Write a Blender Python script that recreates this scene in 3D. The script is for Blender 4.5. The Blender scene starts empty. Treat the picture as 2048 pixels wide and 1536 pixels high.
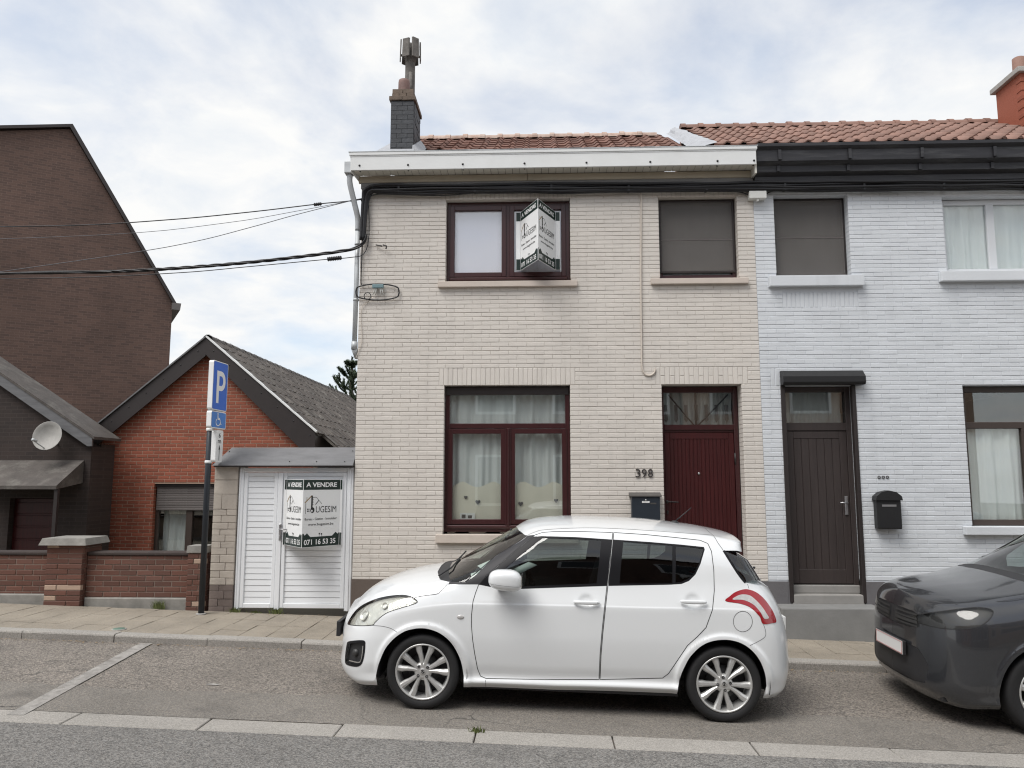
import bpy, bmesh, math, random
import numpy as np
from mathutils import Vector, Matrix, geometry
random.seed(7)
R = math.radians
sc = bpy.context.scene
col = sc.collection

# ------------------------------------------------------------------ camera
F_PX, PITCH, YAW = 1538.0, R(7.0), R(2.2)
CAM = np.array([2.3695, -9.73, 1.70])
c_f = np.array([-math.sin(YAW)*math.cos(PITCH), math.cos(YAW)*math.cos(PITCH), math.sin(PITCH)])
c_r = np.array([math.cos(YAW), math.sin(YAW), 0.0])
c_u = np.cross(c_r, c_f)
cam_d = bpy.data.cameras.new("camera"); cam = bpy.data.objects.new("camera", cam_d); col.objects.link(cam)
cam_d.sensor_fit = 'HORIZONTAL'; cam_d.sensor_width = 36.0; cam_d.lens = F_PX/2048*36.0
cam_d.clip_start = 0.05; cam_d.clip_end = 2000
mw = Matrix.Identity(4)
for i in range(3):
    mw[i][0], mw[i][1], mw[i][2], mw[i][3] = c_r[i], c_u[i], -c_f[i], CAM[i]
cam.matrix_world = mw
sc.camera = cam

# ------------------------------------------------------------------ sky and sun
SUN_EL, SUN_AZ = R(58), R(-138)      # the sun stands behind the camera, to its left
sundir = Vector((math.sin(SUN_AZ)*math.cos(SUN_EL), math.cos(SUN_AZ)*math.cos(SUN_EL), math.sin(SUN_EL)))
world = bpy.data.worlds.new("World"); sc.world = world; world.use_nodes = True
wn, wl = world.node_tree.nodes, world.node_tree.links
wn.clear()
w_out = wn.new("ShaderNodeOutputWorld"); w_bg = wn.new("ShaderNodeBackground")
w_sky = wn.new("ShaderNodeTexSky"); w_sky.sky_type = 'NISHITA'; w_sky.sun_disc = False
w_sky.sun_elevation = SUN_EL; w_sky.sun_rotation = SUN_AZ; w_sky.air_density = 1.0; w_sky.dust_density = 1.5
w_tc = wn.new("ShaderNodeTexCoord")
w_sep = wn.new("ShaderNodeSeparateXYZ"); wl.new(w_tc.outputs["Generated"], w_sep.inputs[0])
def wmath(op, a, b=None):
    n = wn.new("ShaderNodeMath"); n.operation = op
    for i, v in enumerate((a, b)):
        if v is None: continue
        if isinstance(v, (int, float)): n.inputs[i].default_value = v
        else: wl.new(v, n.inputs[i])
    return n.outputs[0]
w_z = wmath('ADD', wmath('MAXIMUM', w_sep.outputs[2], 0.0), 0.22)
w_cmb = wn.new("ShaderNodeCombineXYZ")
wl.new(wmath('DIVIDE', w_sep.outputs[0], w_z), w_cmb.inputs[0]); wl.new(wmath('DIVIDE', w_sep.outputs[1], w_z), w_cmb.inputs[1])
def wnoise(scale, detail, rough, dist):
    n = wn.new("ShaderNodeTexNoise"); n.inputs["Scale"].default_value = scale; n.inputs["Detail"].default_value = detail
    n.inputs["Roughness"].default_value = rough; n.inputs["Distortion"].default_value = dist
    wl.new(w_cmb.outputs[0], n.inputs["Vector"]); return n.outputs["Fac"]
def wramp(src, stops):
    n = wn.new("ShaderNodeValToRGB"); wl.new(src, n.inputs[0])
    e = n.color_ramp.elements
    while len(e) < len(stops): e.new(0.5)
    for q, (p, c) in zip(e, stops): q.position = p; q.color = (*c, 1)
    return n.outputs["Color"]
w_cover = wramp(wnoise(1.7, 9, 0.55, 0.3), [(0.30, (0.35,)*3), (0.56, (1, 1, 1))])
w_tone = wramp(wnoise(5.0, 9, 0.58, 0.35), [(0.32, (0.85, 0.89, 0.94)), (0.58, (1.0, 1.0, 0.99))])
CLOUD = 5.0
w_ct = wn.new("ShaderNodeMix"); w_ct.data_type = 'RGBA'; w_ct.blend_type = 'MULTIPLY'; w_ct.inputs[0].default_value = 1.0
wl.new(w_tone, w_ct.inputs[6]); w_ct.inputs[7].default_value = (CLOUD, CLOUD, CLOUD, 1)
w_mix = wn.new("ShaderNodeMix"); w_mix.data_type = 'RGBA'
wl.new(w_cover, w_mix.inputs[0]); wl.new(w_sky.outputs[0], w_mix.inputs[6]); wl.new(w_ct.outputs[2], w_mix.inputs[7])
wl.new(w_mix.outputs[2], w_bg.inputs[0]); w_bg.inputs[1].default_value = 0.1
wl.new(w_bg.outputs[0], w_out.inputs[0])

sun_d = bpy.data.lights.new("sun", 'SUN'); sun_d.energy = 1.5; sun_d.angle = R(34); sun_d.color = (1.0, 0.97, 0.93)
sun = bpy.data.objects.new("sun", sun_d); col.objects.link(sun)
sun.rotation_euler = sundir.to_track_quat('Z', 'Y').to_euler(); sun.location = (0, -10, 30)
sc.view_settings.view_transform = 'Standard'; sc.view_settings.look = 'None'
sc.view_settings.exposure = 0.98; sc.view_settings.gamma = 1.0; sc.view_settings.use_curve_mapping = False
sc.render.engine = 'CYCLES'
sc.cycles.use_denoising = True; sc.cycles.pixel_filter_type = 'BLACKMAN_HARRIS'; sc.cycles.filter_width = 1.15
sc.cycles.max_bounces = 8; sc.cycles.transparent_max_bounces = 16
sc.cycles.diffuse_bounces = 3; sc.cycles.glossy_bounces = 4; sc.cycles.transmission_bounces = 4

# ------------------------------------------------------------------ pixel -> place
def ray(px, py):
    return c_f + c_r*(px-1024)/F_PX - c_u*(py-768)/F_PX
def atY(px, py, Y=0.0):
    d = ray(px, py); return CAM + d*((Y-CAM[1])/d[1])
def X_(px, py, Y=0.0): return float(atY(px, py, Y)[0])
def Z_(px, py, Y=0.0): return float(atY(px, py, Y)[2])
def proj(P):
    d = np.asarray(P, float)-CAM
    z = d @ c_f
    return np.stack([1024+F_PX*(d @ c_r)/z, 768-F_PX*(d @ c_u)/z], -1)
SL = -0.03                      # the street falls 3 % to the right
CS = 0.0227                     # and the parking strip drains away from the kerb
def gz(x, y):                   # ground level
    if y > -1.51: return SL*x
    if y > -3.67: return -0.08 + SL*x + CS*(y+1.5)
    return -0.129 + SL*x + min(0.06, 0.012*(-3.95-y)) if y < -3.95 else -0.129 + SL*x

# ------------------------------------------------------------------ materials
MATS = {}
def mat(name, c, rough=0.6, var=0.0, vscale=4.0, bump=0.0, bscale=40.0, metal=0.0, coat=0.0, c2=None, isl=0.0, stretch=None, spec=None, dirt=0.0, dirtcol=(0.12, 0.10, 0.08), streak=0.0, brk=None):
    """principled material: base colour with noise wear, per-piece variation and fine relief"""
    m = bpy.data.materials.new(name); m.use_nodes = True; MATS[name] = m
    n, l = m.node_tree.nodes, m.node_tree.links
    b = n["Principled BSDF"]
    b.inputs["Roughness"].default_value = rough; b.inputs["Metallic"].default_value = metal
    b.inputs["Coat Weight"].default_value = coat; b.inputs["Coat Roughness"].default_value = 0.06
    if spec is not None: b.inputs["Specular IOR Level"].default_value = spec
    geo = n.new("ShaderNodeNewGeometry"); pos = geo.outputs["Position"]
    if stretch:
        mp = n.new("ShaderNodeVectorMath"); mp.operation = 'MULTIPLY'; mp.inputs[1].default_value = stretch; l.new(pos, mp.inputs[0]); pos = mp.outputs[0]
    rgb = n.new("ShaderNodeRGB"); rgb.outputs[0].default_value = (*c, 1); cur = rgb.outputs[0]
    def noise(s, d=6, r=0.6):
        t = n.new("ShaderNodeTexNoise"); t.inputs["Scale"].default_value = s; t.inputs["Detail"].default_value = d; t.inputs["Roughness"].default_value = r
        l.new(pos, t.inputs["Vector"]); return t.outputs["Fac"]
    def mr(src, a, bb, lo=0.3, hi=0.7):
        t = n.new("ShaderNodeMapRange"); t.inputs[1].default_value = lo; t.inputs[2].default_value = hi; t.inputs[3].default_value = a; t.inputs[4].default_value = bb; l.new(src, t.inputs[0]); return t.outputs[0]
    def mixc(f, a, bcol, mode='MIX'):
        t = n.new("ShaderNodeMix"); t.data_type = 'RGBA'; t.blend_type = mode
        if isinstance(f, float): t.inputs[0].default_value = f
        else: l.new(f, t.inputs[0])
        l.new(a, t.inputs[6])
        if isinstance(bcol, tuple): t.inputs[7].default_value = (*bcol, 1)
        else: l.new(bcol, t.inputs[7])
        return t.outputs[2]
    if c2: cur = mixc(mr(noise(vscale), 0.0, 1.0), cur, c2)
    if dirt: cur = mixc(mr(noise(vscale*0.7, 8, 0.7), 0.0, dirt, 0.5, 0.75), cur, dirtcol)
    if streak:   # rain streaks running down the face
        sv = n.new("ShaderNodeVectorMath"); sv.operation = 'MULTIPLY'; sv.inputs[1].default_value = (7.0, 7.0, 0.35); l.new(geo.outputs["Position"], sv.inputs[0])
        st = n.new("ShaderNodeTexNoise"); st.inputs["Scale"].default_value = 1.0; st.inputs["Detail"].default_value = 5; l.new(sv.outputs[0], st.inputs["Vector"])
        sm_ = n.new("ShaderNodeMath"); sm_.operation = 'MULTIPLY'; l.new(mr(st.outputs["Fac"], 0.0, streak, 0.52, 0.78), sm_.inputs[0]); l.new(mr(noise(0.9, 3), 0.0, 1.0, 0.4, 0.65), sm_.inputs[1])
        cur = mixc(sm_.outputs[0], cur, tuple(x*0.55 for x in c))
    if brk and (brk[0] or brk[1]):   # courses too far away to build one by one
        sx = n.new("ShaderNodeSeparateXYZ"); l.new(geo.outputs["Position"], sx.inputs[0])
        def mth(op, a, b):
            q = n.new("ShaderNodeMath"); q.operation = op
            for i, v in enumerate((a, b)):
                if isinstance(v, (int, float)): q.inputs[i].default_value = v
                else: l.new(v, q.inputs[i])
            return q.outputs[0]
        cm = n.new("ShaderNodeCombineXYZ"); l.new(mth('ADD', mth('MULTIPLY', sx.outputs[0], brk[0]), mth('MULTIPLY', sx.outputs[1], brk[1])), cm.inputs[0]); l.new(sx.outputs[2], cm.inputs[1])
        bt = n.new("ShaderNodeTexBrick"); l.new(cm.outputs[0], bt.inputs["Vector"]); bt.inputs["Scale"].default_value = 1.0; bt.inputs["Brick Width"].default_value = 0.22; bt.inputs["Row Height"].default_value = 0.068; bt.inputs["Mortar Size"].default_value = 0.006
        bt.inputs["Color1"].default_value = (1.15, 1.1, 1.05, 1); bt.inputs["Color2"].default_value = (0.8, 0.8, 0.8, 1); bt.inputs["Mortar"].default_value = (1.3, 1.35, 1.35, 1)
        cur = mixc(1.0, cur, bt.outputs["Color"], 'MULTIPLY')
    hsv = None
    if var or isl:
        hsv = n.new("ShaderNodeHueSaturation"); l.new(cur, hsv.inputs["Color"])
        v = None
        if var: v = mr(noise(vscale), 1-var, 1+var)
        if isl:
            oi = n.new("ShaderNodeObjectInfo"); ad = n.new("ShaderNodeMath"); ad.operation = 'ADD'
            l.new(geo.outputs["Random Per Island"], ad.inputs[0]); l.new(oi.outputs["Random"], ad.inputs[1])
            fr = n.new("ShaderNodeMath"); fr.operation = 'FRACT'; l.new(ad.outputs[0], fr.inputs[0])
            vi = mr(fr.outputs[0], 1-isl, 1+isl, 0, 1)
            if v is not None:
                mu = n.new("ShaderNodeMath"); mu.operation = 'MULTIPLY'; l.new(v, mu.inputs[0]); l.new(vi, mu.inputs[1]); v = mu.outputs[0]
            else: v = vi
        l.new(v, hsv.inputs["Value"]); cur = hsv.outputs[0]
    l.new(cur, b.inputs["Base Color"])
    if bump:
        bp = n.new("ShaderNodeBump"); bp.inputs["Strength"].default_value = bump; bp.inputs["Distance"].default_value = 0.01
        l.new(noise(bscale, 5, 0.6), bp.inputs["Height"]); l.new(bp.outputs[0], b.inputs["Normal"])
    return m
def glass_mat(name, tint, rough=0.0, refl=1.0, ior=1.5):
    """thin pane: fresnel reflection over tinted see-through"""
    m = bpy.data.materials.new(name); m.use_nodes = True; MATS[name] = m
    n, l = m.node_tree.nodes, m.node_tree.links; n.clear()
    o = n.new("ShaderNodeOutputMaterial"); t = n.new("ShaderNodeBsdfTransparent"); g = n.new("ShaderNodeBsdfGlossy")
    t.inputs[0].default_value = (*tint, 1); g.inputs["Roughness"].default_value = rough; g.inputs[0].default_value = (1, 1, 1, 1)
    geo = n.new("ShaderNodeNewGeometry"); dt = n.new("ShaderNodeVectorMath"); dt.operation = 'DOT_PRODUCT'; l.new(geo.outputs["Normal"], dt.inputs[0]); l.new(geo.outputs["Incoming"], dt.inputs[1])
    def mth(op, a, b=None):
        q = n.new("ShaderNodeMath"); q.operation = op; q.use_clamp = False
        for i, v in enumerate((a, b)):
            if v is None: continue
            if isinstance(v, (int, float)): q.inputs[i].default_value = v
            else: l.new(v, q.inputs[i])
        return q.outputs[0]
    f0 = ((ior-1)/(ior+1))**2
    sch = mth('ADD', mth('MULTIPLY', mth('POWER', mth('SUBTRACT', 1.0, mth('ABSOLUTE', dt.outputs["Value"])), 5.0), 1-f0), f0)
    mu = n.new("ShaderNodeMath"); mu.operation = 'MULTIPLY'; mu.use_clamp = True; mu.inputs[1].default_value = refl; l.new(sch, mu.inputs[0])
    mx = n.new("ShaderNodeMixShader"); l.new(mu.outputs[0], mx.inputs[0]); l.new(t.outputs[0], mx.inputs[1]); l.new(g.outputs[0], mx.inputs[2]); l.new(mx.outputs[0], o.inputs[0])
    return m
def cloth_mat(name, c, trans=0.4, alpha=1.0):
    m = bpy.data.materials.new(name); m.use_nodes = True; MATS[name] = m
    n, l = m.node_tree.nodes, m.node_tree.links; n.clear()
    o = n.new("ShaderNodeOutputMaterial"); d = n.new("ShaderNodeBsdfDiffuse"); t = n.new("ShaderNodeBsdfTranslucent"); x = n.new("ShaderNodeMixShader")
    d.inputs[0].default_value = (*c, 1); t.inputs[0].default_value = (*c, 1); x.inputs[0].default_value = trans
    l.new(d.outputs[0], x.inputs[1]); l.new(t.outputs[0], x.inputs[2])
    if alpha < 1:
        tr = n.new("ShaderNodeBsdfTransparent"); y = n.new("ShaderNodeMixShader"); y.inputs[0].default_value = alpha
        l.new(tr.outputs[0], y.inputs[1]); l.new(x.outputs[0], y.inputs[2]); l.new(y.outputs[0], o.inputs[0])
    else: l.new(x.outputs[0], o.inputs[0])
    return m
def speckle(name, base, lo, hi, scale, rough=0.85, bump=0.5, tone=None, tscale=0.6, wear=0.12, crack=0.0):
    """aggregate surface: voronoi grains of changing tone with relief, over broad worn patches"""
    m = bpy.data.materials.new(name); m.use_nodes = True; MATS[name] = m
    n, l = m.node_tree.nodes, m.node_tree.links; b = n["Principled BSDF"]; b.inputs["Roughness"].default_value = rough
    geo = n.new("ShaderNodeNewGeometry")
    v = n.new("ShaderNodeTexVoronoi"); v.inputs["Scale"].default_value = scale; l.new(geo.outputs["Position"], v.inputs["Vector"])
    v2 = n.new("ShaderNodeTexNoise"); v2.inputs["Scale"].default_value = scale*0.45; v2.inputs["Detail"].default_value = 4; l.new(geo.outputs["Position"], v2.inputs["Vector"])
    sp = n.new("ShaderNodeSeparateColor"); l.new(v.outputs["Color"], sp.inputs[0])
    mr = n.new("ShaderNodeMapRange"); l.new(sp.outputs[0], mr.inputs[0]); mr.inputs[3].default_value = lo; mr.inputs[4].default_value = hi
    t = n.new("ShaderNodeTexNoise"); t.inputs["Scale"].default_value = tscale; t.inputs["Detail"].default_value = 7; t.inputs["Roughness"].default_value = 0.65; l.new(geo.outputs["Position"], t.inputs["Vector"])
    tr = n.new("ShaderNodeMapRange"); l.new(t.outputs["Fac"], tr.inputs[0]); tr.inputs[1].default_value = .3; tr.inputs[2].default_value = .7; tr.inputs[3].default_value = 1-wear; tr.inputs[4].default_value = 1+wear
    mu = n.new("ShaderNodeMath"); mu.operation = 'MULTIPLY'; l.new(mr.outputs[0], mu.inputs[0]); l.new(tr.outputs[0], mu.inputs[1])
    hs = n.new("ShaderNodeHueSaturation"); l.new(mu.outputs[0], hs.inputs["Value"])
    if tone:
        mx = n.new("ShaderNodeMix"); mx.data_type = 'RGBA'; mx.inputs[6].default_value = (*base, 1); mx.inputs[7].default_value = (*tone, 1); l.new(sp.outputs[1], mx.inputs[0]); l.new(mx.outputs[2], hs.inputs["Color"])
    else: hs.inputs["Color"].default_value = (*base, 1)
    cur = hs.outputs[0]
    if crack:
        wv = n.new("ShaderNodeTexNoise"); wv.inputs["Scale"].default_value = 3.0; wv.inputs["Detail"].default_value = 6; l.new(geo.outputs["Position"], wv.inputs["Vector"])
        wa = n.new("ShaderNodeVectorMath"); wa.operation = 'MULTIPLY_ADD'; l.new(wv.outputs["Color"], wa.inputs[0]); wa.inputs[1].default_value = (.5, .5, .5); l.new(geo.outputs["Position"], wa.inputs[2])
        ve = n.new("ShaderNodeTexVoronoi"); ve.feature = 'DISTANCE_TO_EDGE'; ve.inputs["Scale"].default_value = 0.75; l.new(wa.outputs[0], ve.inputs["Vector"])
        ce = n.new("ShaderNodeMapRange"); l.new(ve.outputs["Distance"], ce.inputs[0]); ce.inputs[1].default_value = 0.003; ce.inputs[2].default_value = 0.012; ce.inputs[3].default_value = 1.0; ce.inputs[4].default_value = 0.0
        mk = n.new("ShaderNodeMapRange"); l.new(t.outputs["Fac"], mk.inputs[0]); mk.inputs[1].default_value = 0.48; mk.inputs[2].default_value = 0.60; mk.inputs[4].default_value = crack
        cm = n.new("ShaderNodeMath"); cm.operation = 'MULTIPLY'; l.new(ce.outputs[0], cm.inputs[0]); l.new(mk.outputs[0], cm.inputs[1])
        so = n.new("ShaderNodeTexNoise"); so.inputs["Scale"].default_value = 1.7; so.inputs["Detail"].default_value = 3; l.new(geo.outputs["Position"], so.inputs["Vector"])
        sm = n.new("ShaderNodeMapRange"); l.new(so.outputs["Fac"], sm.inputs[0]); sm.inputs[1].default_value = 0.60; sm.inputs[2].default_value = 0.74; sm.inputs[4].default_value = 0.45
        mxx = n.new("ShaderNodeMath"); mxx.operation = 'MAXIMUM'; l.new(cm.outputs[0], mxx.inputs[0]); l.new(sm.outputs[0], mxx.inputs[1])
        mc_ = n.new("ShaderNodeMix"); mc_.data_type = 'RGBA'; l.new(mxx.outputs[0], mc_.inputs[0]); l.new(cur, mc_.inputs[6]); mc_.inputs[7].default_value = (0.045, 0.042, 0.04, 1); cur = mc_.outputs[2]
    l.new(cur, b.inputs["Base Color"])
    ad = n.new("ShaderNodeMath"); ad.operation = 'ADD'; l.new(v.outputs["Distance"], ad.inputs[0]); l.new(v2.outputs["Fac"], ad.inputs[1])
    bp = n.new("ShaderNodeBump"); bp.inputs["Strength"].default_value = bump; bp.inputs["Distance"].default_value = 0.006
    l.new(ad.outputs[0], bp.inputs["Height"]); l.new(bp.outputs[0], b.inputs["Normal"])
    return m

mat('paint_beige', (0.635, 0.595, 0.545), 0.7, var=0.05, vscale=2.2, isl=0.02, bump=0.3, bscale=60, dirt=0.16, dirtcol=(0.36, 0.32, 0.28), streak=0.35, brk=(0.0, 0.0))
mat('mortar_beige', (0.57, 0.535, 0.49), 0.8, var=0.06, vscale=3)
mat('sill_beige', (0.56, 0.49, 0.43), 0.65, var=0.05, bump=0.1, dirt=0.2, dirtcol=(0.3, 0.27, 0.23))
mat('plinth_brown', (0.115, 0.09, 0.075), 0.7, var=0.12, vscale=2, bump=0.3, bscale=30)
mat('paint_white', (0.63, 0.655, 0.68), 0.6, var=0.04, vscale=2.0, isl=0.035, bump=0.25, bscale=60, streak=0.25)
mat('mortar_white', (0.58, 0.605, 0.635), 0.75, var=0.04)
mat('plinth_grey', (0.13, 0.125, 0.13), 0.7, var=0.1, bump=0.3, bscale=30)
mat('brick_red', (0.30, 0.088, 0.048), 0.8, var=0.14, vscale=3, isl=0.16, bump=0.35, bscale=60, c2=(0.245, 0.07, 0.04))
mat('mortar_red', (0.40, 0.29, 0.22), 0.9, var=0.1)
mat('frame_red', (0.042, 0.010, 0.011), 0.35, var=0.15, vscale=30, stretch=(1, 1, 0.05), coat=0.15)
mat('door_red', (0.046, 0.0050, 0.0055), 0.42, var=0.3, vscale=60, stretch=(1, 1, 0.03), bump=0.05)
mat('dark_rubber', (0.012, 0.012, 0.013), 0.5)
mat('pvc_white', (0.72, 0.73, 0.72), 0.35, var=0.03, vscale=3, dirt=0.12, dirtcol=(0.42, 0.40, 0.35))
mat('pvc_soffit', (0.62, 0.60, 0.54), 0.5, var=0.08, vscale=3)
mat('soffit_board', (0.44, 0.39, 0.30), 0.6, var=0.12, vscale=2)
mat('zinc', (0.48, 0.50, 0.51), 0.5, var=0.15, vscale=6, metal=0.2)
mat('screw_black', (0.01, 0.01, 0.01), 0.5)
mat('tile_brown', (0.20, 0.095, 0.068), 0.75, var=0.2, vscale=7, isl=0.2, bump=0.3, bscale=50, c2=(0.14, 0.075, 0.058))
mat('tile_orange', (0.27, 0.15, 0.115), 0.75, var=0.16, vscale=6, isl=0.16, bump=0.3, bscale=50, c2=(0.20, 0.12, 0.095))
mat('ridge_pale', (0.40, 0.27, 0.21), 0.8, var=0.18, vscale=9, isl=0.12, bump=0.3, c2=(0.42, 0.34, 0.29))
mat('flashing', (0.36, 0.37, 0.39), 0.55, var=0.12, vscale=12, bump=0.5, bscale=25)
mat('chimney_paint', (0.035, 0.038, 0.044), 0.6, var=0.25, vscale=5, bump=0.4, bscale=25, isl=0.1)
mat('chimney_cap', (0.14, 0.105, 0.08), 0.85, var=0.3, vscale=9, bump=0.5, isl=0.15)
mat('pot_clay', (0.19, 0.115, 0.10), 0.7, var=0.25, vscale=10)
mat('pipe_cement', (0.13, 0.12, 0.11), 0.85, var=0.4, vscale=9, bump=0.5)
mat('cable_black', (0.010, 0.010, 0.012), 0.45)
mat('wire_grey', (0.10, 0.10, 0.11), 0.5)
mat('black_wood', (0.018, 0.018, 0.022), 0.55, var=0.4, vscale=8, stretch=(0.3, 1, 3), dirt=0.5, dirtcol=(0.10, 0.10, 0.10))
mat('letterbox_blue', (0.020, 0.027, 0.037), 0.4, var=0.1)
mat('letterbox_lid', (0.075, 0.07, 0.066), 0.45)
mat('number_iron', (0.035, 0.03, 0.03), 0.45)
mat('steel', (0.45, 0.45, 0.46), 0.35, metal=0.8)
mat('white_plate', (0.75, 0.75, 0.74), 0.4)
mat('gate_white', (0.80, 0.82, 0.84), 0.35, var=0.02, vscale=2, dirt=0.06, dirtcol=(0.45, 0.42, 0.36))
mat('block_beige', (0.46, 0.41, 0.355), 0.8, var=0.08, vscale=4, isl=0.07, bump=0.5, bscale=35, dirt=0.4, dirtcol=(0.30, 0.26, 0.22))
mat('block_brown', (0.17, 0.135, 0.12), 0.8, var=0.12, vscale=4, isl=0.1, bump=0.5, bscale=35)
mat('coping_grey', (0.135, 0.135, 0.14), 0.5, var=0.18, vscale=3.5, stretch=(1, 1, 5), bump=0.08)
mat('fascia_brown', (0.026, 0.020, 0.019), 0.5, var=0.1, vscale=4)
mat('slate', (0.085, 0.073, 0.065), 0.7, var=0.25, vscale=5, isl=0.22, bump=0.4, bscale=40, dirt=0.5, dirtcol=(0.26, 0.25, 0.22))
mat('brick_wall', (0.15, 0.062, 0.042), 0.85, var=0.2, vscale=3, isl=0.2, bump=0.4, bscale=50, c2=(0.10, 0.05, 0.038))
mat('concrete_old', (0.24, 0.23, 0.21), 0.9, var=0.2, vscale=7, bump=0.4, bscale=60)
mat('brick_brown', (0.105, 0.066, 0.054), 0.85, var=0.2, vscale=0.5, bump=0.3, bscale=40, streak=0.4, brk=(math.cos(R(32)), math.sin(R(32))))
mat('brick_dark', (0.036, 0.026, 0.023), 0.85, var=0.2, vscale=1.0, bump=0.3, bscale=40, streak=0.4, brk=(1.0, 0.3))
mat('concrete', (0.36, 0.35, 0.33), 0.85, var=0.14, vscale=6, bump=0.4, bscale=80)
mat('shutter_grey', (0.13, 0.115, 0.11), 0.5)
mat('pole_blue', (0.018, 0.023, 0.030), 0.45)
mat('sign_white', (0.84, 0.85, 0.85), 0.45, var=0.03)
mat('sign_blue', (0.010, 0.125, 0.62), 0.4, var=0.05)
mat('sign_blue_pale', (0.045, 0.21, 0.62), 0.4, var=0.05)
mat('sign_green', (0.003, 0.018, 0.013), 0.45)
mat('sign_gold', (0.28, 0.18, 0.05), 0.45)
mat('ink', (0.012, 0.012, 0.013), 0.5)
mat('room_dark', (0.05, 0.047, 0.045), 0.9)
mat('leaf_dry', (0.26, 0.19, 0.11), 0.8, isl=0.25)
mat('weed', (0.10, 0.12, 0.035), 0.7, isl=0.3)
mat('needle', (0.045, 0.068, 0.034), 0.7, isl=0.35)
mat('bark', (0.07, 0.055, 0.04), 0.9, var=0.2)
mat('tube_beige', (0.55, 0.49, 0.43), 0.6)
mat('plastic_box', (0.66, 0.66, 0.63), 0.5, var=0.03)
mat('connector_blue', (0.16, 0.25, 0.27), 0.4)
mat('door_brown', (0.042, 0.032, 0.030), 0.5, var=0.15, vscale=30, stretch=(1, 1, 0.05))
mat('step_grey', (0.21, 0.21, 0.205), 0.7, var=0.12, vscale=4, bump=0.2)
mat('stone_step', (0.27, 0.26, 0.245), 0.7, var=0.1, vscale=6)
mat('screen_grey', (0.14, 0.13, 0.122), 0.8, var=0.12, vscale=1.2)
glass_mat('window_glass', (0.95, 0.97, 0.96), refl=2.6)
glass_mat('lamp_glass', (0.93, 0.93, 0.9), refl=1.2)
cloth_mat('curtain_white', (0.85, 0.87, 0.87), 0.15)
cloth_mat('curtain_sheer', (0.74, 0.76, 0.75), 0.2, alpha=0.8)
cloth_mat('curtain_cream', (0.84, 0.80, 0.70), 0.12)
cloth_mat('film_lilac', (0.84, 0.80, 0.92), 0.05)
speckle('asphalt_road', (0.165, 0.162, 0.155), 0.45, 1.55, 105, bump=0.9, tone=(0.178, 0.166, 0.152), crack=0.5)
speckle('asphalt_parking', (0.215, 0.188, 0.16), 0.42, 1.55, 90, bump=0.95, tone=(0.165, 0.150, 0.134), wear=0.2, crack=0.8)
speckle('asphalt_fine', (0.205, 0.182, 0.155), 0.6, 1.4, 140, bump=0.6, tone=(0.155, 0.147, 0.135), wear=0.18, crack=0.9)
speckle('kerb_concrete', (0.32, 0.30, 0.27), 0.75, 1.25, 150, bump=0.35, tone=(0.28, 0.265, 0.245), wear=0.14)
speckle('slab_concrete', (0.275, 0.235, 0.18), 0.8, 1.2, 170, bump=0.3, tone=(0.245, 0.22, 0.185), tscale=1.6, wear=0.2)

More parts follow.
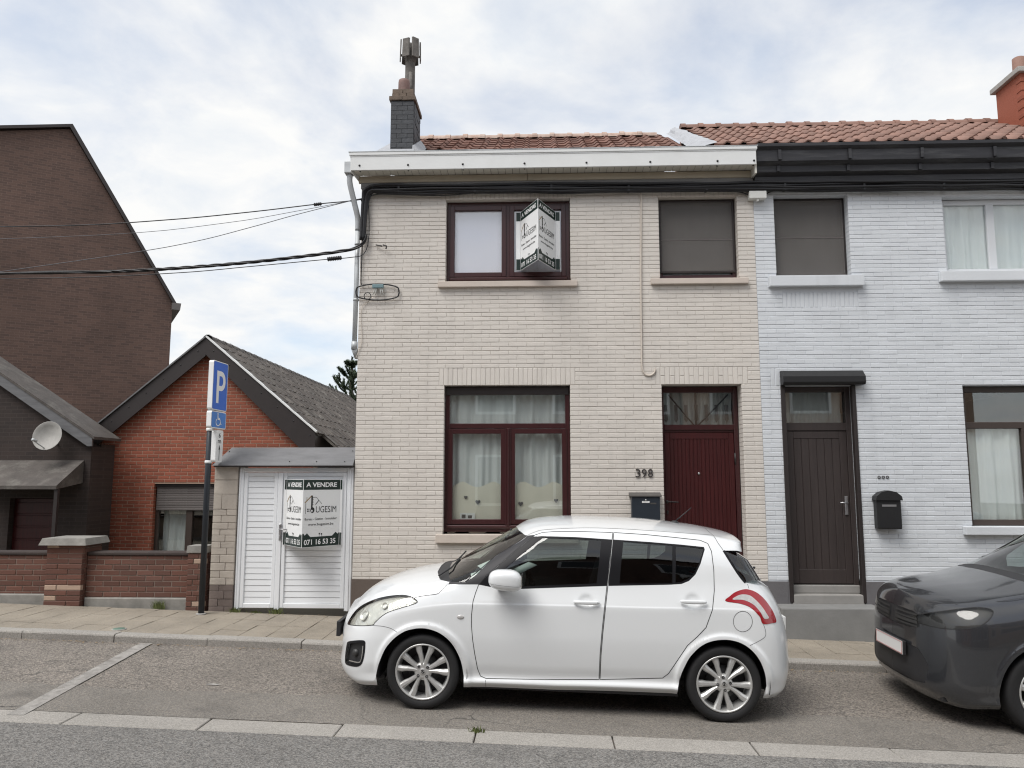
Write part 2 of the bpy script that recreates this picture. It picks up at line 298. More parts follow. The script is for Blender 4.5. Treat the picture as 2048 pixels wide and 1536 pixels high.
# ------------------------------------------------------------------ mesh builder
def root_of(o):
    while o.parent: o = o.parent
    return o
class MB:
    def __init__(s): s.v = []; s.f = []; s.sm = []
    def add(s, vs, fs, smooth=False):
        k = len(s.v); s.v += [tuple(map(float, p)) for p in vs]; s.f += [tuple(i+k for i in f) for f in fs]; s.sm += [smooth]*len(fs); return s
    def box(s, x0, x1, y0, y1, z0, z1):
        return s.add([(x0,y0,z0),(x1,y0,z0),(x1,y1,z0),(x0,y1,z0),(x0,y0,z1),(x1,y0,z1),(x1,y1,z1),(x0,y1,z1)],
              [(0,3,2,1),(4,5,6,7),(0,1,5,4),(1,2,6,5),(2,3,7,6),(3,0,4,7)])
    def cbox(s, x0, x1, y0, y1, z0, z1, c=0.004):
        """box whose front (-y) edges are chamfered"""
        vs = [(x0+c,y0,z0+c),(x1-c,y0,z0+c),(x1-c,y0,z1-c),(x0+c,y0,z1-c),(x0,y0+c,z0),(x1,y0+c,z0),(x1,y0+c,z1),(x0,y0+c,z1),(x0,y1,z0),(x1,y1,z0),(x1,y1,z1),(x0,y1,z1)]
        fs = [(0,1,2,3),(0,4,5,1),(1,5,6,2),(2,6,7,3),(3,7,4,0),(4,8,9,5),(5,9,10,6),(6,10,11,7),(7,11,8,4),(8,11,10,9)]
        return s.add(vs, fs)
    def bbox(s, x0, x1, y0, y1, z0, z1, c=0.01):
        """box bevelled on all edges"""
        bm = bmesh.new(); bmesh.ops.create_cube(bm, size=1)
        for v in bm.verts: v.co = Vector(((x0+x1)/2+v.co.x*(x1-x0), (y0+y1)/2+v.co.y*(y1-y0), (z0+z1)/2+v.co.z*(z1-z0)))
        bmesh.ops.bevel(bm, geom=bm.edges[:], offset=c, segments=2, affect='EDGES', profile=0.6)
        return s.bm(bm)
    def bm(s, bm, smooth=False):
        bm.verts.ensure_lookup_table(); bm.verts.index_update()
        s.add([v.co[:] for v in bm.verts], [tuple(v.index for v in f.verts) for f in bm.faces], smooth); bm.free(); return s
    def quad(s, a, b, c, d): return s.add([a, b, c, d], [(0, 1, 2, 3)])
    def hexa(s, bot, top):
        """solid between two quads (same winding)"""
        return s.add(list(bot)+list(top), [(0,3,2,1),(4,5,6,7),(0,1,5,4),(1,2,6,5),(2,3,7,6),(3,0,4,7)])
    def tube(s, pts, r, n=8, smooth=True, cap=True):
        pts = [Vector(p) for p in pts]; m = len(pts); rs = r if isinstance(r, (list, tuple)) else [r]*m
        vs = []; nrm = None
        for i, p in enumerate(pts):
            t = (pts[min(i+1, m-1)]-pts[max(i-1, 0)]).normalized()
            if nrm is None:
                nrm = t.orthogonal().normalized()
            else:
                nrm = (nrm - t*nrm.dot(t)); nrm = nrm.normalized() if nrm.length > 1e-6 else t.orthogonal().normalized()
            bn = t.cross(nrm)
            for k in range(n):
                a = 2*math.pi*k/n; vs.append(p+(nrm*math.cos(a)+bn*math.sin(a))*rs[i])
        fs = [(i*n+k, i*n+(k+1) % n, (i+1)*n+(k+1) % n, (i+1)*n+k) for i in range(m-1) for k in range(n)]
        if cap: fs += [tuple(range(n-1, -1, -1)), tuple((m-1)*n+k for k in range(n))]
        return s.add(vs, fs, smooth)
    def lathe(s, prof, n=32, origin=(0,0,0), axis='Z', smooth=True, close=False):
        """profile [(r, h)] turned round an axis"""
        vs = []
        for r, h in prof:
            for k in range(n):
                a = 2*math.pi*k/n; c, d = r*math.cos(a), r*math.sin(a)
                p = (c, d, h) if axis == 'Z' else ((c, h, d) if axis == 'Y' else (h, c, d))
                vs.append((p[0]+origin[0], p[1]+origin[1], p[2]+origin[2]))
        m = len(prof)
        fs = [(i*n+k, i*n+(k+1) % n, (i+1)*n+(k+1) % n, (i+1)*n+k) for i in range(m-1) for k in range(n)]
        if close: fs += [((m-1)*n+k, (m-1)*n+(k+1) % n, (k+1) % n, k) for k in range(n)]
        return s.add(vs, fs, smooth)
    def prism(s, poly, fa, fb):
        """polygon [(a,b)] extruded between two maps (a,b)->point"""
        n = len(poly); tris = geometry.tessellate_polygon([[Vector((a, b, 0)) for a, b in poly]])
        A = [fa(a, b) for a, b in poly]; B = [fb(a, b) for a, b in poly]
        fs = [tuple(t) for t in tris]+[tuple(i+n for i in reversed(t)) for t in tris]+[(i, (i+1) % n, n+(i+1) % n, n+i) for i in range(n)]
        return s.add(A+B, fs)
    def build(s, name, m, parent=None, local=False, kind=None, normals=True):
        me = bpy.data.meshes.new(name); v = s.v
        if parent is not None and not local:
            o = root_of(parent).location; v = [(a-o[0], b-o[1], c-o[2]) for a, b, c in v]
        me.from_pydata(v, [], s.f)
        me.polygons.foreach_set("use_smooth", s.sm)
        if normals:
            b = bmesh.new(); b.from_mesh(me); bmesh.ops.recalc_face_normals(b, faces=b.faces[:]); b.to_mesh(me); b.free()
        me.materials.append(MATS[m] if isinstance(m, str) else m)
        ob = bpy.data.objects.new(name, me); col.objects.link(ob)
        if parent is not None: ob.parent = parent
        if kind: ob['kind'] = kind
        return ob
def thing(name, label, cat, loc, group=None):
    o = bpy.data.objects.new(name, None); o.empty_display_size = 0.1; col.objects.link(o); o.location = loc
    return tag(o, label, cat, group)
def tag(o, label, cat, group=None):
    o['label'] = label; o['category'] = cat
    if group: o['group'] = group
    return o
def struct(o): o['kind'] = 'structure'; return o
def piece(name, me, parent, loc, rot=(0,0,0), local=False):
    """an object that shares mesh data, placed by world position"""
    ob = bpy.data.objects.new(name, me); col.objects.link(ob); ob.parent = parent
    o = root_of(parent).location if not local else (0,0,0)
    ob.location = (loc[0]-o[0], loc[1]-o[1], loc[2]-o[2]); ob.rotation_euler = rot
    return ob
def mesh_of(mb, m, name):
    me = bpy.data.meshes.new(name); me.from_pydata(mb.v, [], mb.f); me.polygons.foreach_set("use_smooth", mb.sm)
    b = bmesh.new(); b.from_mesh(me); bmesh.ops.recalc_face_normals(b, faces=b.faces[:]); b.to_mesh(me); b.free()
    me.materials.append(MATS[m]); return me
_txt = {}
def text_tris(s, bold=0.0):
    """letter outlines as triangles, 1 unit = cap box; returns verts 2d, faces, width, height"""
    key = (s, bold)
    if key in _txt: return _txt[key]
    cu = bpy.data.curves.new("t", 'FONT'); cu.body = s; cu.size = 1.0; cu.offset = bold; cu.resolution_u = 3
    ob = bpy.data.objects.new("t", cu); col.objects.link(ob); bpy.context.view_layer.update()
    me = bpy.data.meshes.new_from_object(ob.evaluated_get(bpy.context.evaluated_depsgraph_get()))
    v = [(q.co.x, q.co.y) for q in me.vertices]; f = [tuple(p.vertices) for p in me.polygons]
    bpy.data.objects.remove(ob); bpy.data.curves.remove(cu); bpy.data.meshes.remove(me)
    xs = [a for a, b in v]; ys = [b for a, b in v]
    x0, x1, y0, y1 = min(xs), max(xs), min(ys), max(ys)
    v = [((a-x0)/(x1-x0), (b-y0)/(y1-y0)) for a, b in v]
    _txt[key] = (v, f); return _txt[key]
def text_on(mb, s, u0, u1, v0, v1, fmap, bold=0.0, shear=0.0):
    """letters stretched over the box u0..u1, v0..v1 of a surface map"""
    v, f = text_tris(s, bold)
    mb.add([fmap(u0+(u1-u0)*a, v0+(v1-v0)*b+shear*a) for a, b in v], f)
def catmull(ps, n=6):
    ps = [Vector(p) for p in ps]; out = []
    for i in range(len(ps)-1):
        a, b, c, d = ps[max(i-1, 0)], ps[i], ps[i+1], ps[min(i+2, len(ps)-1)]
        for k in range(n):
            t = k/n; out.append(0.5*((2*b)+(c-a)*t+(2*a-5*b+4*c-d)*t*t+(3*b-a-3*c+d)*t**3))
    out.append(ps[-1]); return out

# ------------------------------------------------------------------ brickwork
def brickwork(root, y, x0, x1, z0, z1, pitch, blen, joint, openings, m_brick, m_mortar, zref, rows=None, keep=300, score=None, depth=0.11, recess=0.009, jit=1.0, back=0.22, rnd=None, skip=None, holes=(), vj=1.0):
    """stretcher-bond wall, front at y facing -y; openings (xa,xb,za,zb) get deep bricks as reveals; holes are filled by other brick parts"""
    rnd = rnd or random.Random(3)
    ops = list(openings); cuts = ops+list(holes)
    bricks = []
    k0 = math.floor((z0-zref)/pitch); k1 = math.ceil((z1-zref)/pitch)
    for k in range(k0, k1):
        a = max(z0, zref+k*pitch+joint/2); b = min(z1, zref+(k+1)*pitch-joint/2)
        if b-a < 0.012: continue
        zm = (a+b)/2
        lo, hi = (x0, x1) if rows is None else rows(zm)
        if hi-lo < 0.05: continue
        segs = [(lo, hi)]
        for (xa, xb, za, zb) in cuts:
            if b > za+0.006 and a < zb-0.006:
                ns = []
                for (p, q) in segs:
                    if xb <= p or xa >= q: ns.append((p, q)); continue
                    if xa > p: ns.append((p, xa))
                    if xb < q: ns.append((xb, q))
                segs = ns
        off = (k % 2)*0.5*blen + rnd.uniform(-0.012, 0.012)
        for (p, q) in segs:
            i = math.floor((p-x0-off)/blen); xs = [p]
            while True:
                i += 1; xx = x0+off+i*blen
                if xx >= q-0.035: break
                if xx > p+0.035: xs.append(xx)
            xs.append(q)
            for j in range(len(xs)-1):
                hj = joint*vj/2; xa_ = xs[j]+(hj if j else 0); xb_ = xs[j+1]-(hj if j < len(xs)-2 else 0)
                edge = any((abs(xs[j]-o[1]) < 1e-4 or abs(xs[j+1]-o[0]) < 1e-4) for o in ops)
                bricks.append((xa_, xb_, a, b, depth if edge else recess+0.012))
    if skip: bricks = [t for t in bricks if not skip(t)]
    sc_ = score or (lambda t: (t[0]+t[1]-2*CAM[0])**2/4+(t[2]+t[3]-2*CAM[2])**2/4)
    order = sorted(range(len(bricks)), key=lambda i: sc_(bricks[i])); top = set(order[:keep])
    cache = {}; rest = MB()
    for i, (a, b, c, d, dp) in enumerate(bricks):
        dy = rnd.uniform(-0.0016, 0.0016)*jit; rx, rz = rnd.uniform(-0.008, 0.008)*jit, rnd.uniform(-0.004, 0.004)*jit; ry = rnd.uniform(-0.0035, 0.0035)*jit
        w, h = b-a, d-c
        if i in top:
            key = (round(w, 3), round(h, 3), dp)
            if key not in cache: cache[key] = mesh_of(MB().cbox(-w/2, w/2, 0, dp, -h/2, h/2, 0.0035), m_brick, 'brick')
            piece('brick', cache[key], root, ((a+b)/2, y+dy, (c+d)/2), (rx, ry, rz))
        else:
            k = len(rest.v); rest.cbox(-w/2, w/2, 0, dp, -h/2, h/2, 0.0035)
            M3 = Matrix.Rotation(ry, 3, 'Y') @ Matrix.Rotation(rx, 3, 'X')
            for n in range(k, len(rest.v)):
                q = M3 @ Vector(rest.v[n]); rest.v[n] = (q.x+(a+b)/2, q.y+y+dy, q.z+(c+d)/2)
    if rest.v: rest.build('brickwork', m_brick, root, kind='stuff', normals=False)
    # mortar bed behind the bricks, with the openings left free
    xs = sorted(set([x0, x1]+[v for o in ops for v in (o[0]-recess, o[1]+recess) if x0 < v < x1]))
    zs = sorted(set([z0, z1]+[v for o in ops for v in (o[2]-recess, o[3]+recess) if z0 < v < z1]))
    if rows is None:
        mb = MB()
        for i in range(len(xs)-1):
            run = None
            for j in range(len(zs)-1):
                xm, zm = (xs[i]+xs[i+1])/2, (zs[j]+zs[j+1])/2
                free = any(o[0]-recess < xm < o[1]+recess and o[2]-recess < zm < o[3]+recess for o in ops)
                if not free:
                    if run is None: run = zs[j]
                if (free or j == len(zs)-2) and run is not None:
                    e = zs[j] if free else zs[j+1]
                    mb.box(xs[i], xs[i+1], y+recess, y+back, run, e); run = None
        mb.build('wall', m_mortar, root)
    return bricks
# ================================================================== ground
def sheet(name, m, ring, dz=0.0, kind='structure', parent=None):
    mb = MB(); mb.add([(x, y, gz(x, y)+dz) for x, y in ring], [tuple(range(len(ring)))])
    o = mb.build(name, m, parent)
    if parent is None: o['kind'] = kind
    return o
def strip(name, m, y0, y1, x0, x1, dz=0.0, zf=None, ny=1):
    """ground sheet between two lines of constant y (y0 < y1)"""
    zf = zf or gz; mb = MB(); ys = [y0+(y1-y0)*i/ny for i in range(ny+1)]
    v = []
    for q in ys: v += [(x0, q, zf(x0, q)+dz), (x1, q, zf(x1, q)+dz)]
    mb.add(v, [(2*i, 2*i+1, 2*i+3, 2*i+2) for i in range(ny)])
    return struct(mb.build(name, m, normals=False))
mat('earth', (0.11, 0.10, 0.075), 0.95, var=0.25, vscale=0.8, bump=0.5, bscale=20)
mb = MB()
prof = [(-150, -0.40), (-1.42, -0.40), (-1.40, -0.022), (150, -0.022)]
v = []
for y, dz in prof: v += [(-150, y, SL*-150+dz), (150, y, SL*150+dz)]
mb.add(v, [(2*i, 2*i+1, 2*i+3, 2*i+2) for i in range(3)])
struct(mb.build('ground', 'earth', normals=False))
zroad = lambda x, y: -0.129 + SL*x + min(0.05, 0.012*(-3.95-y))
strip('road', 'asphalt_road', -9.3, -3.95, -60, 60, zf=zroad, ny=6)
zopp = lambda x, y: SL*x + 0.02
strip('far_pavement', 'slab_concrete', -13.5, -9.3, -60, 60, zf=zopp)
zpark = lambda x, y: -0.08 + SL*x + CS*(y+1.5)
strip('parking_strip', 'asphalt_parking', -3.68, -1.46, -60, 60, zf=zpark)
# smoother tarred band along the gutter, laid on the coarse layer with a ragged edge
rnd = random.Random(5); mb = MB(); vs = []; n = 260
for i in range(n+1):
    x = -14+28*i/n
    yy = -3.02+0.035*math.sin(x*1.7)+rnd.uniform(-0.022, 0.022)
    vs += [(x, -3.675, zpark(x, -3.675)+0.004), (x, yy, zpark(x, yy)+0.004)]
mb.add(vs, [(2*i, 2*i+2, 2*i+3, 2*i+1) for i in range(n)])
struct(mb.build('asphalt_band', 'asphalt_fine'))
# flush concrete gutter band, one stone a metre
gb = strip('gutter_band', 'plinth_brown', -3.95, -3.67, -60, 60, dz=-0.02, zf=lambda x, y: -0.129+SL*x)
gme = [mesh_of(MB().cbox(-0.503, 0.503, 0, 0.03, -0.138, 0.138, 0.006), 'kerb_concrete', 'kerb_stone')]
for i in range(-11, 12):
    x = 0.854+0.508+1.016*i
    piece('kerb_stone', gme[0], gb, (x, -3.81+rnd.uniform(-.004, .004), -0.126+SL*x+rnd.uniform(-.003, .003)), (-math.pi/2+rnd.uniform(-.012, .012), math.atan(-SL), rnd.uniform(-.003, .003)))
# raised kerb along the pavement
kb = strip('kerb', 'plinth_brown', -1.50, -1.36, -60, 60, dz=-0.03, zf=lambda x, y: SL*x)
kp = [(-0.002, -0.20), (-0.14, -0.20), (-0.15, -0.02), (-0.142, -0.006), (-0.125, 0.0), (-0.002, 0.0)]
def kerbmesh(L):
    mb = MB(); mb.prism(kp, lambda a, b: (-L/2, a, b), lambda a, b: (L/2, a, b)); return mesh_of(mb, 'kerb_concrete', 'kerb_stone')
kme = kerbmesh(0.992)
for i in range(-13, 13):
    x = -0.15+0.5+1.0*i
    piece('kerb_stone', kme, kb, (x, -1.363+rnd.uniform(-.004, .004), SL*x+rnd.uniform(-.003, .004)), (rnd.uniform(-.01, .01), math.atan(-SL), rnd.uniform(-.003, .003)))
# paving slabs
pv = strip('pavement', 'earth', -1.36, 0.02, -60, 60, dz=-0.014)
S = 0.305
sme = {}
for w in (0.300, ):
    sme[w] = mesh_of(MB().cbox(-w/2, w/2, 0, 0.03, -w/2, w/2, 0.003), 'slab_concrete', 'slab')
hme = mesh_of(MB().cbox(-0.150, 0.150, 0, 0.03, -0.070, 0.070, 0.003), 'slab_concrete', 'slab')
for r in range(5):
    for i in range(-26, 34):
        x = 0.02+S*i+S/2; y = -1.362+S*r+S/2
        if -0.1 < x < 5.2 and r < 4 and 0.6 < x < 4.6: pass
        me = sme[0.300]
        if r == 4:
            me = hme; y = -1.362+S*4+0.073
        piece('slab', me, pv, (x, y, SL*x+rnd.uniform(-.003, .003)), (-math.pi/2+rnd.uniform(-.008, .008), math.atan(-SL)+rnd.uniform(-.006, .006), rnd.uniform(-.004, .004)))
# painted bay line, worn
def gpt(px, py, zf):
    d = ray(px, py); t = 6.0
    for _ in range(40):
        P = CAM+d*t; t += (P[2]-zf(P[0], P[1]))/(-d[2])*0.9
    return CAM+d*t
mat('road_paint', (0.30, 0.285, 0.265), 0.85, var=0.3, vscale=14, bump=0.8, bscale=110, dirt=0.9, dirtcol=(0.17, 0.155, 0.14))
a = gpt(292, 1288, zpark); b_ = gpt(30, 1432, zpark)
dirv = Vector((b_[0]-a[0], b_[1]-a[1])).normalized(); nv = Vector((-dirv.y, dirv.x))*0.065
mb = MB(); ring = [(a[0]+nv.x, a[1]+nv.y), (b_[0]+nv.x, b_[1]+nv.y), (b_[0]-nv.x, b_[1]-nv.y), (a[0]-nv.x, a[1]-nv.y)]
mb.add([(x, y, zpark(x, y)+0.009) for x, y in ring], [(0, 1, 2, 3)]); struct(mb.build('bay_line', 'road_paint'))
# dry leaves swept against the kerb
mb = MB(); rl = random.Random(11)
for i in range(420):
    x = rl.uniform(-4.5, 0.6) if i % 3 else rl.uniform(4.6, 7.0)
    y = -1.53-abs(rl.gauss(0, 0.05)); z = zpark(x, y)+0.006
    if i % 9 == 0: y = rl.uniform(-0.12, -0.01); x = rl.uniform(-1.4, 0.1); z = SL*x+0.006
    s = rl.uniform(0.006, 0.018); a_ = rl.uniform(0, 6.3); t = rl.uniform(-.4, .4)
    ca, sa = math.cos(a_)*s, math.sin(a_)*s
    mb.add([(x-ca, y-sa, z), (x+sa*.5, y-ca*.5, z+abs(t)*s), (x+ca, y+sa, z+.003), (x-sa*.5, y+ca*.5, z+.002)], [(0, 1, 2, 3)])
lo = mb.build('leaf_litter', 'leaf_dry', kind='stuff'); tag(lo, 'dry brown leaf bits swept along the pavement kerb', 'leaves')

# splashed paint on the parking strip and a small green cover by the kerb
g = gpt(427, 1370, zpark); rs = random.Random(2); ring = [(g[0]+(.055+rs.uniform(-.02, .02))*math.cos(a), g[1]+(.028+rs.uniform(-.012, .012))*math.sin(a)) for a in [2*math.pi*k/14 for k in range(14)]]
MB().add([(x, y, zpark(x, y)+.006) for x, y in ring], [tuple(range(14))]).build('paint_splash', 'road_paint', kind='structure')
g = gpt(238, 1259, lambda x, y: SL*x); mat('cover_green', (0.10, 0.17, 0.13), 0.7, var=0.2, vscale=20)
cv = thing('utility_cover', 'small round green utility cover in the pavement at the left', 'cover', (g[0], g[1], g[2]))
MB().lathe([(.075, .0), (.075, .008), (.066, .010)], 20, (g[0], g[1], SL*g[0]), 'Z').build('ring', 'concrete', cv); MB().lathe([(.065, .006), (.06, .012), (.0, .014)], 20, (g[0], g[1], SL*g[0]), 'Z').build('lid', 'cover_green', cv)
# ================================================================== the beige terraced house
H = thing('brick_house', 'beige painted brick terraced house with dark red window frames and white gutter', 'house', (2.565, 0.0, 0.0))
HX0, HX1, WTOP = 0.0, 5.13, 5.60
PITCH_B, BLEN = 0.0557, 0.2284
OP_LW = (1.128, 2.735, 1.006, 2.88); OP_UW = (1.128, 2.755, 4.232, 5.348)
OP_RW = (3.905, 4.915, 4.245, 5.345); OP_D = (3.89, 4.89, 0.02, 2.88)
LH = 4*PITCH_B
HOLES = [(1.06, 2.80, 2.88, 2.88+LH), (3.815, 4.975, 2.88, 2.88+LH),
         (1.06, 2.83, 5.348, 5.348+0.2), (3.83, 4.99, 5.345, 5.345+0.2)]
SILLS = [(1.045, 2.82, 0.904, 1.006), (1.035, 2.84, 4.158, 4.232), (3.786, 5.02, 4.172, 4.245)]
def hscore(t):
    d = (t[0]+t[1])/2-2.6, (t[2]+t[3])/2-1.7
    hid = 50 if (t[3] < 1.25 and t[0] > 0.5) or t[3] < 0.6 else 0
    return d[0]**2+d[1]**2+hid
brickwork(H, 0.0, HX0, HX1, 0.452, WTOP, PITCH_B, BLEN, 0.0072, [OP_LW, OP_UW, OP_RW, OP_D], 'paint_beige', 'mortar_beige', 2.88, holes=HOLES+SILLS, score=hscore, back=0.30, depth=0.20, vj=.36, recess=.0055)
MB().box(-0.006, 3.884, -0.012, 0.30, -0.25, 0.452).build('plinth', 'plinth_brown', H)
MB().box(4.896, 5.36, -0.012, 0.30, -0.25, 0.452).build('plinth', 'plinth_grey', H)
# body of the house behind the front
MB().box(0.0, 0.22, 0.30, 8.0, -0.2, 6.0).build('side_wall', 'mortar_beige', H)
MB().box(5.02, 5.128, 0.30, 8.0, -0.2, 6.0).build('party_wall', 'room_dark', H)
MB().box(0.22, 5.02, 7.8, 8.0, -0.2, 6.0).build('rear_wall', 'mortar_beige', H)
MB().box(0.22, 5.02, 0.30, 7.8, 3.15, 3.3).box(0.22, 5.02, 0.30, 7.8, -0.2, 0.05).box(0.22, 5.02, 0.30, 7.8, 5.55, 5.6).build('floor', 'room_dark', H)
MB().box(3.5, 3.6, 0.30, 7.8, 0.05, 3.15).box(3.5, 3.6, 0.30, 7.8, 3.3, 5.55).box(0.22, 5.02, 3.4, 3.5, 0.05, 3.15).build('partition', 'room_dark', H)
# soldier courses over the openings, brick by brick
def soldier(x0, x1, z0, z1, n, split=None, m='paint_beige', root=None, y=0.0, name='lintel', mm='mortar_beige'):
    root = root or H
    L = MB().box(x0, x1, y+0.009, y+0.10, z0+0.001, z1-0.001).build(name, mm, root)
    w = (x1-x0)/n; r = random.Random(n)
    cache = {}
    def bk(cx, za, zb):
        h = zb-za; key = round(h, 3)
        if key not in cache: cache[key] = mesh_of(MB().cbox(-(w-0.008)/2, (w-0.008)/2, 0, 0.03, -h/2+0.003, h/2-0.003, 0.0035), m, 'brick')
        piece('brick', cache[key], L, (cx, y+r.uniform(-.0015, .0015), (za+zb)/2), (r.uniform(-.012, .012), r.uniform(-.006, .006), 0))
    for i in range(n):
        cx = x0+w*(i+0.5)
        if split and i % 2: zm = z0+(z1-z0)*split; bk(cx, z0, zm); bk(cx, zm, z1)
        else: bk(cx, z0, z1)
soldier(1.06, 2.80, 2.88, 2.88+LH, 29)
soldier(3.815, 4.975, 2.88, 2.88+LH, 19, split=0.5)
soldier(1.06, 2.83, 5.348, 5.548, 30)
soldier(3.83, 4.99, 5.345, 5.545, 19)
for (a, b, c, d) in SILLS:
    MB().bbox(a, b, -0.055, 0.15, c, d, 0.006).build('sill', 'sill_beige', H)
# lintel undersides
for o in (OP_LW, OP_UW, OP_RW, OP_D):
    MB().box(o[0]-.009, o[1]+.009, 0.101, 0.30, o[3]+0.002, o[3]+0.09).build('lintel_beam', 'mortar_beige', H)

def frame_rect(mb, x0, x1, z0, z1, w, y0, y1, wt=None, wb=None):
    wt = w if wt is None else wt; wb = w if wb is None else wb
    mb.cbox(x0, x0+w, y0, y1, z0, z1, 0.004); mb.cbox(x1-w, x1, y0, y1, z0, z1, 0.004)
    mb.cbox(x0+w-.001, x1-w+.001, y0+.002, y1, z1-wt, z1, 0.004); mb.cbox(x0+w-.001, x1-w+.001, y0+.002, y1, z0, z0+wb, 0.004)
def pane(parent, x0, x1, z0, z1, y, m='window_glass', name='pane'):
    return MB().box(x0, x1, y, y+0.006, z0, z1).build(name, m, parent)
def curtain(name, x0, x1, z0, z1, y, m, label, waves, amp, seed=1, gather=0.0, cat='curtain', scallop=0.0):
    """hanging cloth with uneven folds"""
    r = random.Random(seed); mb = MB(); nx, nz = 110, 10; ph = [r.uniform(0, 6) for _ in range(4)]
    vs = []
    for j in range(nz+1):
        t = j/nz
        for i in range(nx+1):
            s = i/nx; z = z1-scallop*abs(math.cos(s*4*math.pi))**1.5+(z0-z1)*t
            f = math.sin(s*waves*6.28+ph[0]+0.5*math.sin(s*5+ph[1]))*0.7+math.sin(s*waves*2.6*6.28+ph[2])*0.3
            vs.append((x0+(x1-x0)*s+gather*(0.5-s)*(1-t)*0.3+0.006*math.sin(7*t+s*20), y+amp*f*(0.75+0.35*t), z))
    mb.add(vs, [(j*(nx+1)+i, j*(nx+1)+i+1, (j+1)*(nx+1)+i+1, (j+1)*(nx+1)+i) for j in range(nz) for i in range(nx)], True)
    return tag(mb.build(name, m, normals=False), label, cat)

# --- ground-floor window
x0, x1, z0, z1 = OP_LW[0]+0.004, OP_LW[1]-0.004, 1.03, 2.872
W = MB(); frame_rect(W, x0, x1, z0, z1, 0.058, 0.105, 0.17, wt=0.055, wb=0.10)
W.cbox(x0+.05, x1-.05, 0.107, 0.17, 2.335, 2.40, 0.006)
W.cbox(1.94-.026, 1.94+.026, 0.107, 0.17, 1.10, 2.34, 0.006)
W = W.build('window', 'frame_red', H)
sb = MB().cbox(x0+.01, x1-.01, 0.088, 0.104, 2.765, 2.868, 0.006).build('shutter_slot', 'fascia_brown', W)
for xa, xb in ((1.172, 1.912), (1.968, 2.69)):
    S_ = MB(); frame_rect(S_, xa, xb, 1.125, 2.330, 0.062, 0.088, 0.15)
    S_.build('sash', 'frame_red', W); pane(W, xa+.058, xb-.058, 1.18, 2.272, 0.125)
MB().cbox(1.925, 1.955, 0.062, 0.088, 1.11, 2.335, 0.008).cbox(1.905, 1.925, 0.075, 0.088, 1.11, 2.335, 0.004).cbox(1.955, 1.975, 0.075, 0.088, 1.11, 2.335, 0.004).build('mullion_cover', 'frame_red', W)
MB().cbox(x0+.03, x1-.03, 0.07, 0.104, 1.075, 1.115, 0.012).build('drip_bar', 'frame_red', W)
pane(W, x0+.057, x1-.057, 2.402, 2.80, 0.13)
curtain('curtain', 1.14, 1.99, 1.06, 2.80, 0.215, 'curtain_white', 'white net curtain with folds behind the left half of the ground floor window', 3.4, 0.030, 2, cat='curtain')
curtain('curtain', 1.93, 2.73, 1.06, 2.80, 0.24, 'curtain_white', 'white net curtain with folds behind the right half of the ground floor window', 3.0, 0.035, 5)
bl = curtain('blind_panel', 1.16, 2.72, 1.06, 1.66, 0.168, 'curtain_cream', 'cream half curtain with cut-out hearts low in the ground floor window', 2.5, 0.010, 8, scallop=.07)
heart = [(0.0, -1.0)]+[(math.sin(t)**3*0.92, (13*math.cos(t)-5*math.cos(2*t)-2*math.cos(3*t)-math.cos(4*t))/16.0) for t in [math.pi*(1-k/12) for k in range(1, 12)]]+[(0, 0.35)]
heart = [(a, b) for a, b in heart]+[(-a, b) for a, b in heart[-2:0:-1]]
for hx, hz, s in ((1.555, 1.40, 0.036), (1.40, 1.46, 0.026), (2.10, 1.38, 0.034), (2.55, 1.42, 0.03)):
    MB().prism(heart, lambda a, b: (hx+a*s, 0.152, hz+b*s), lambda a, b: (hx+a*s, 0.155, hz+b*s)).build('heart', 'plinth_grey', bl)
pb = tag(MB().bbox(1.33, 1.52, 0.138, 0.148, 1.185, 1.262, 0.003).build('card', 'white_plate'), 'small white picture card standing inside the ground floor window', 'card')
MB().box(1.35, 1.40, 0.135, 0.1375, 1.20, 1.245).box(1.43, 1.48, 0.135, 0.1375, 1.20, 1.235).build('picture', 'shutter_grey', pb)

# --- upper left window
x0, x1, z0, z1 = OP_UW[0]+0.004, OP_UW[1]-0.004, 4.235, 5.345
W = MB(); frame_rect(W, x0, x1, z0, z1, 0.055, 0.11, 0.18, wt=0.05, wb=0.085); W.cbox(1.905, 1.965, 0.108, 0.18, 4.31, 5.30, 0.006)
W = W.build('window', 'frame_red', H)
for xa, xb in ((1.172, 1.915), (1.96, 2.70)):
    S_ = MB(); frame_rect(S_, xa, xb, 4.325, 5.292, 0.060, 0.09, 0.16); S_.build('sash', 'frame_red', W)
    pane(W, xa+.056, xb-.056, 4.38, 5.236, 0.13)
MB().cbox(x0+.03, x1-.03, 0.075, 0.108, 4.275, 4.318, 0.012).build('drip_bar', 'frame_red', W)
tag(MB().box(1.225, 1.862, 0.139, 0.144, 4.36, 5.25).build('blind_panel', 'film_lilac'), 'pale lilac blind behind the left pane of the upstairs window', 'blind')
tag(MB().box(2.01, 2.65, 0.139, 0.144, 4.36, 5.25).build('blind_panel', 'film_lilac'), 'pale lilac blind behind the pane with the hanging sale sign', 'blind')

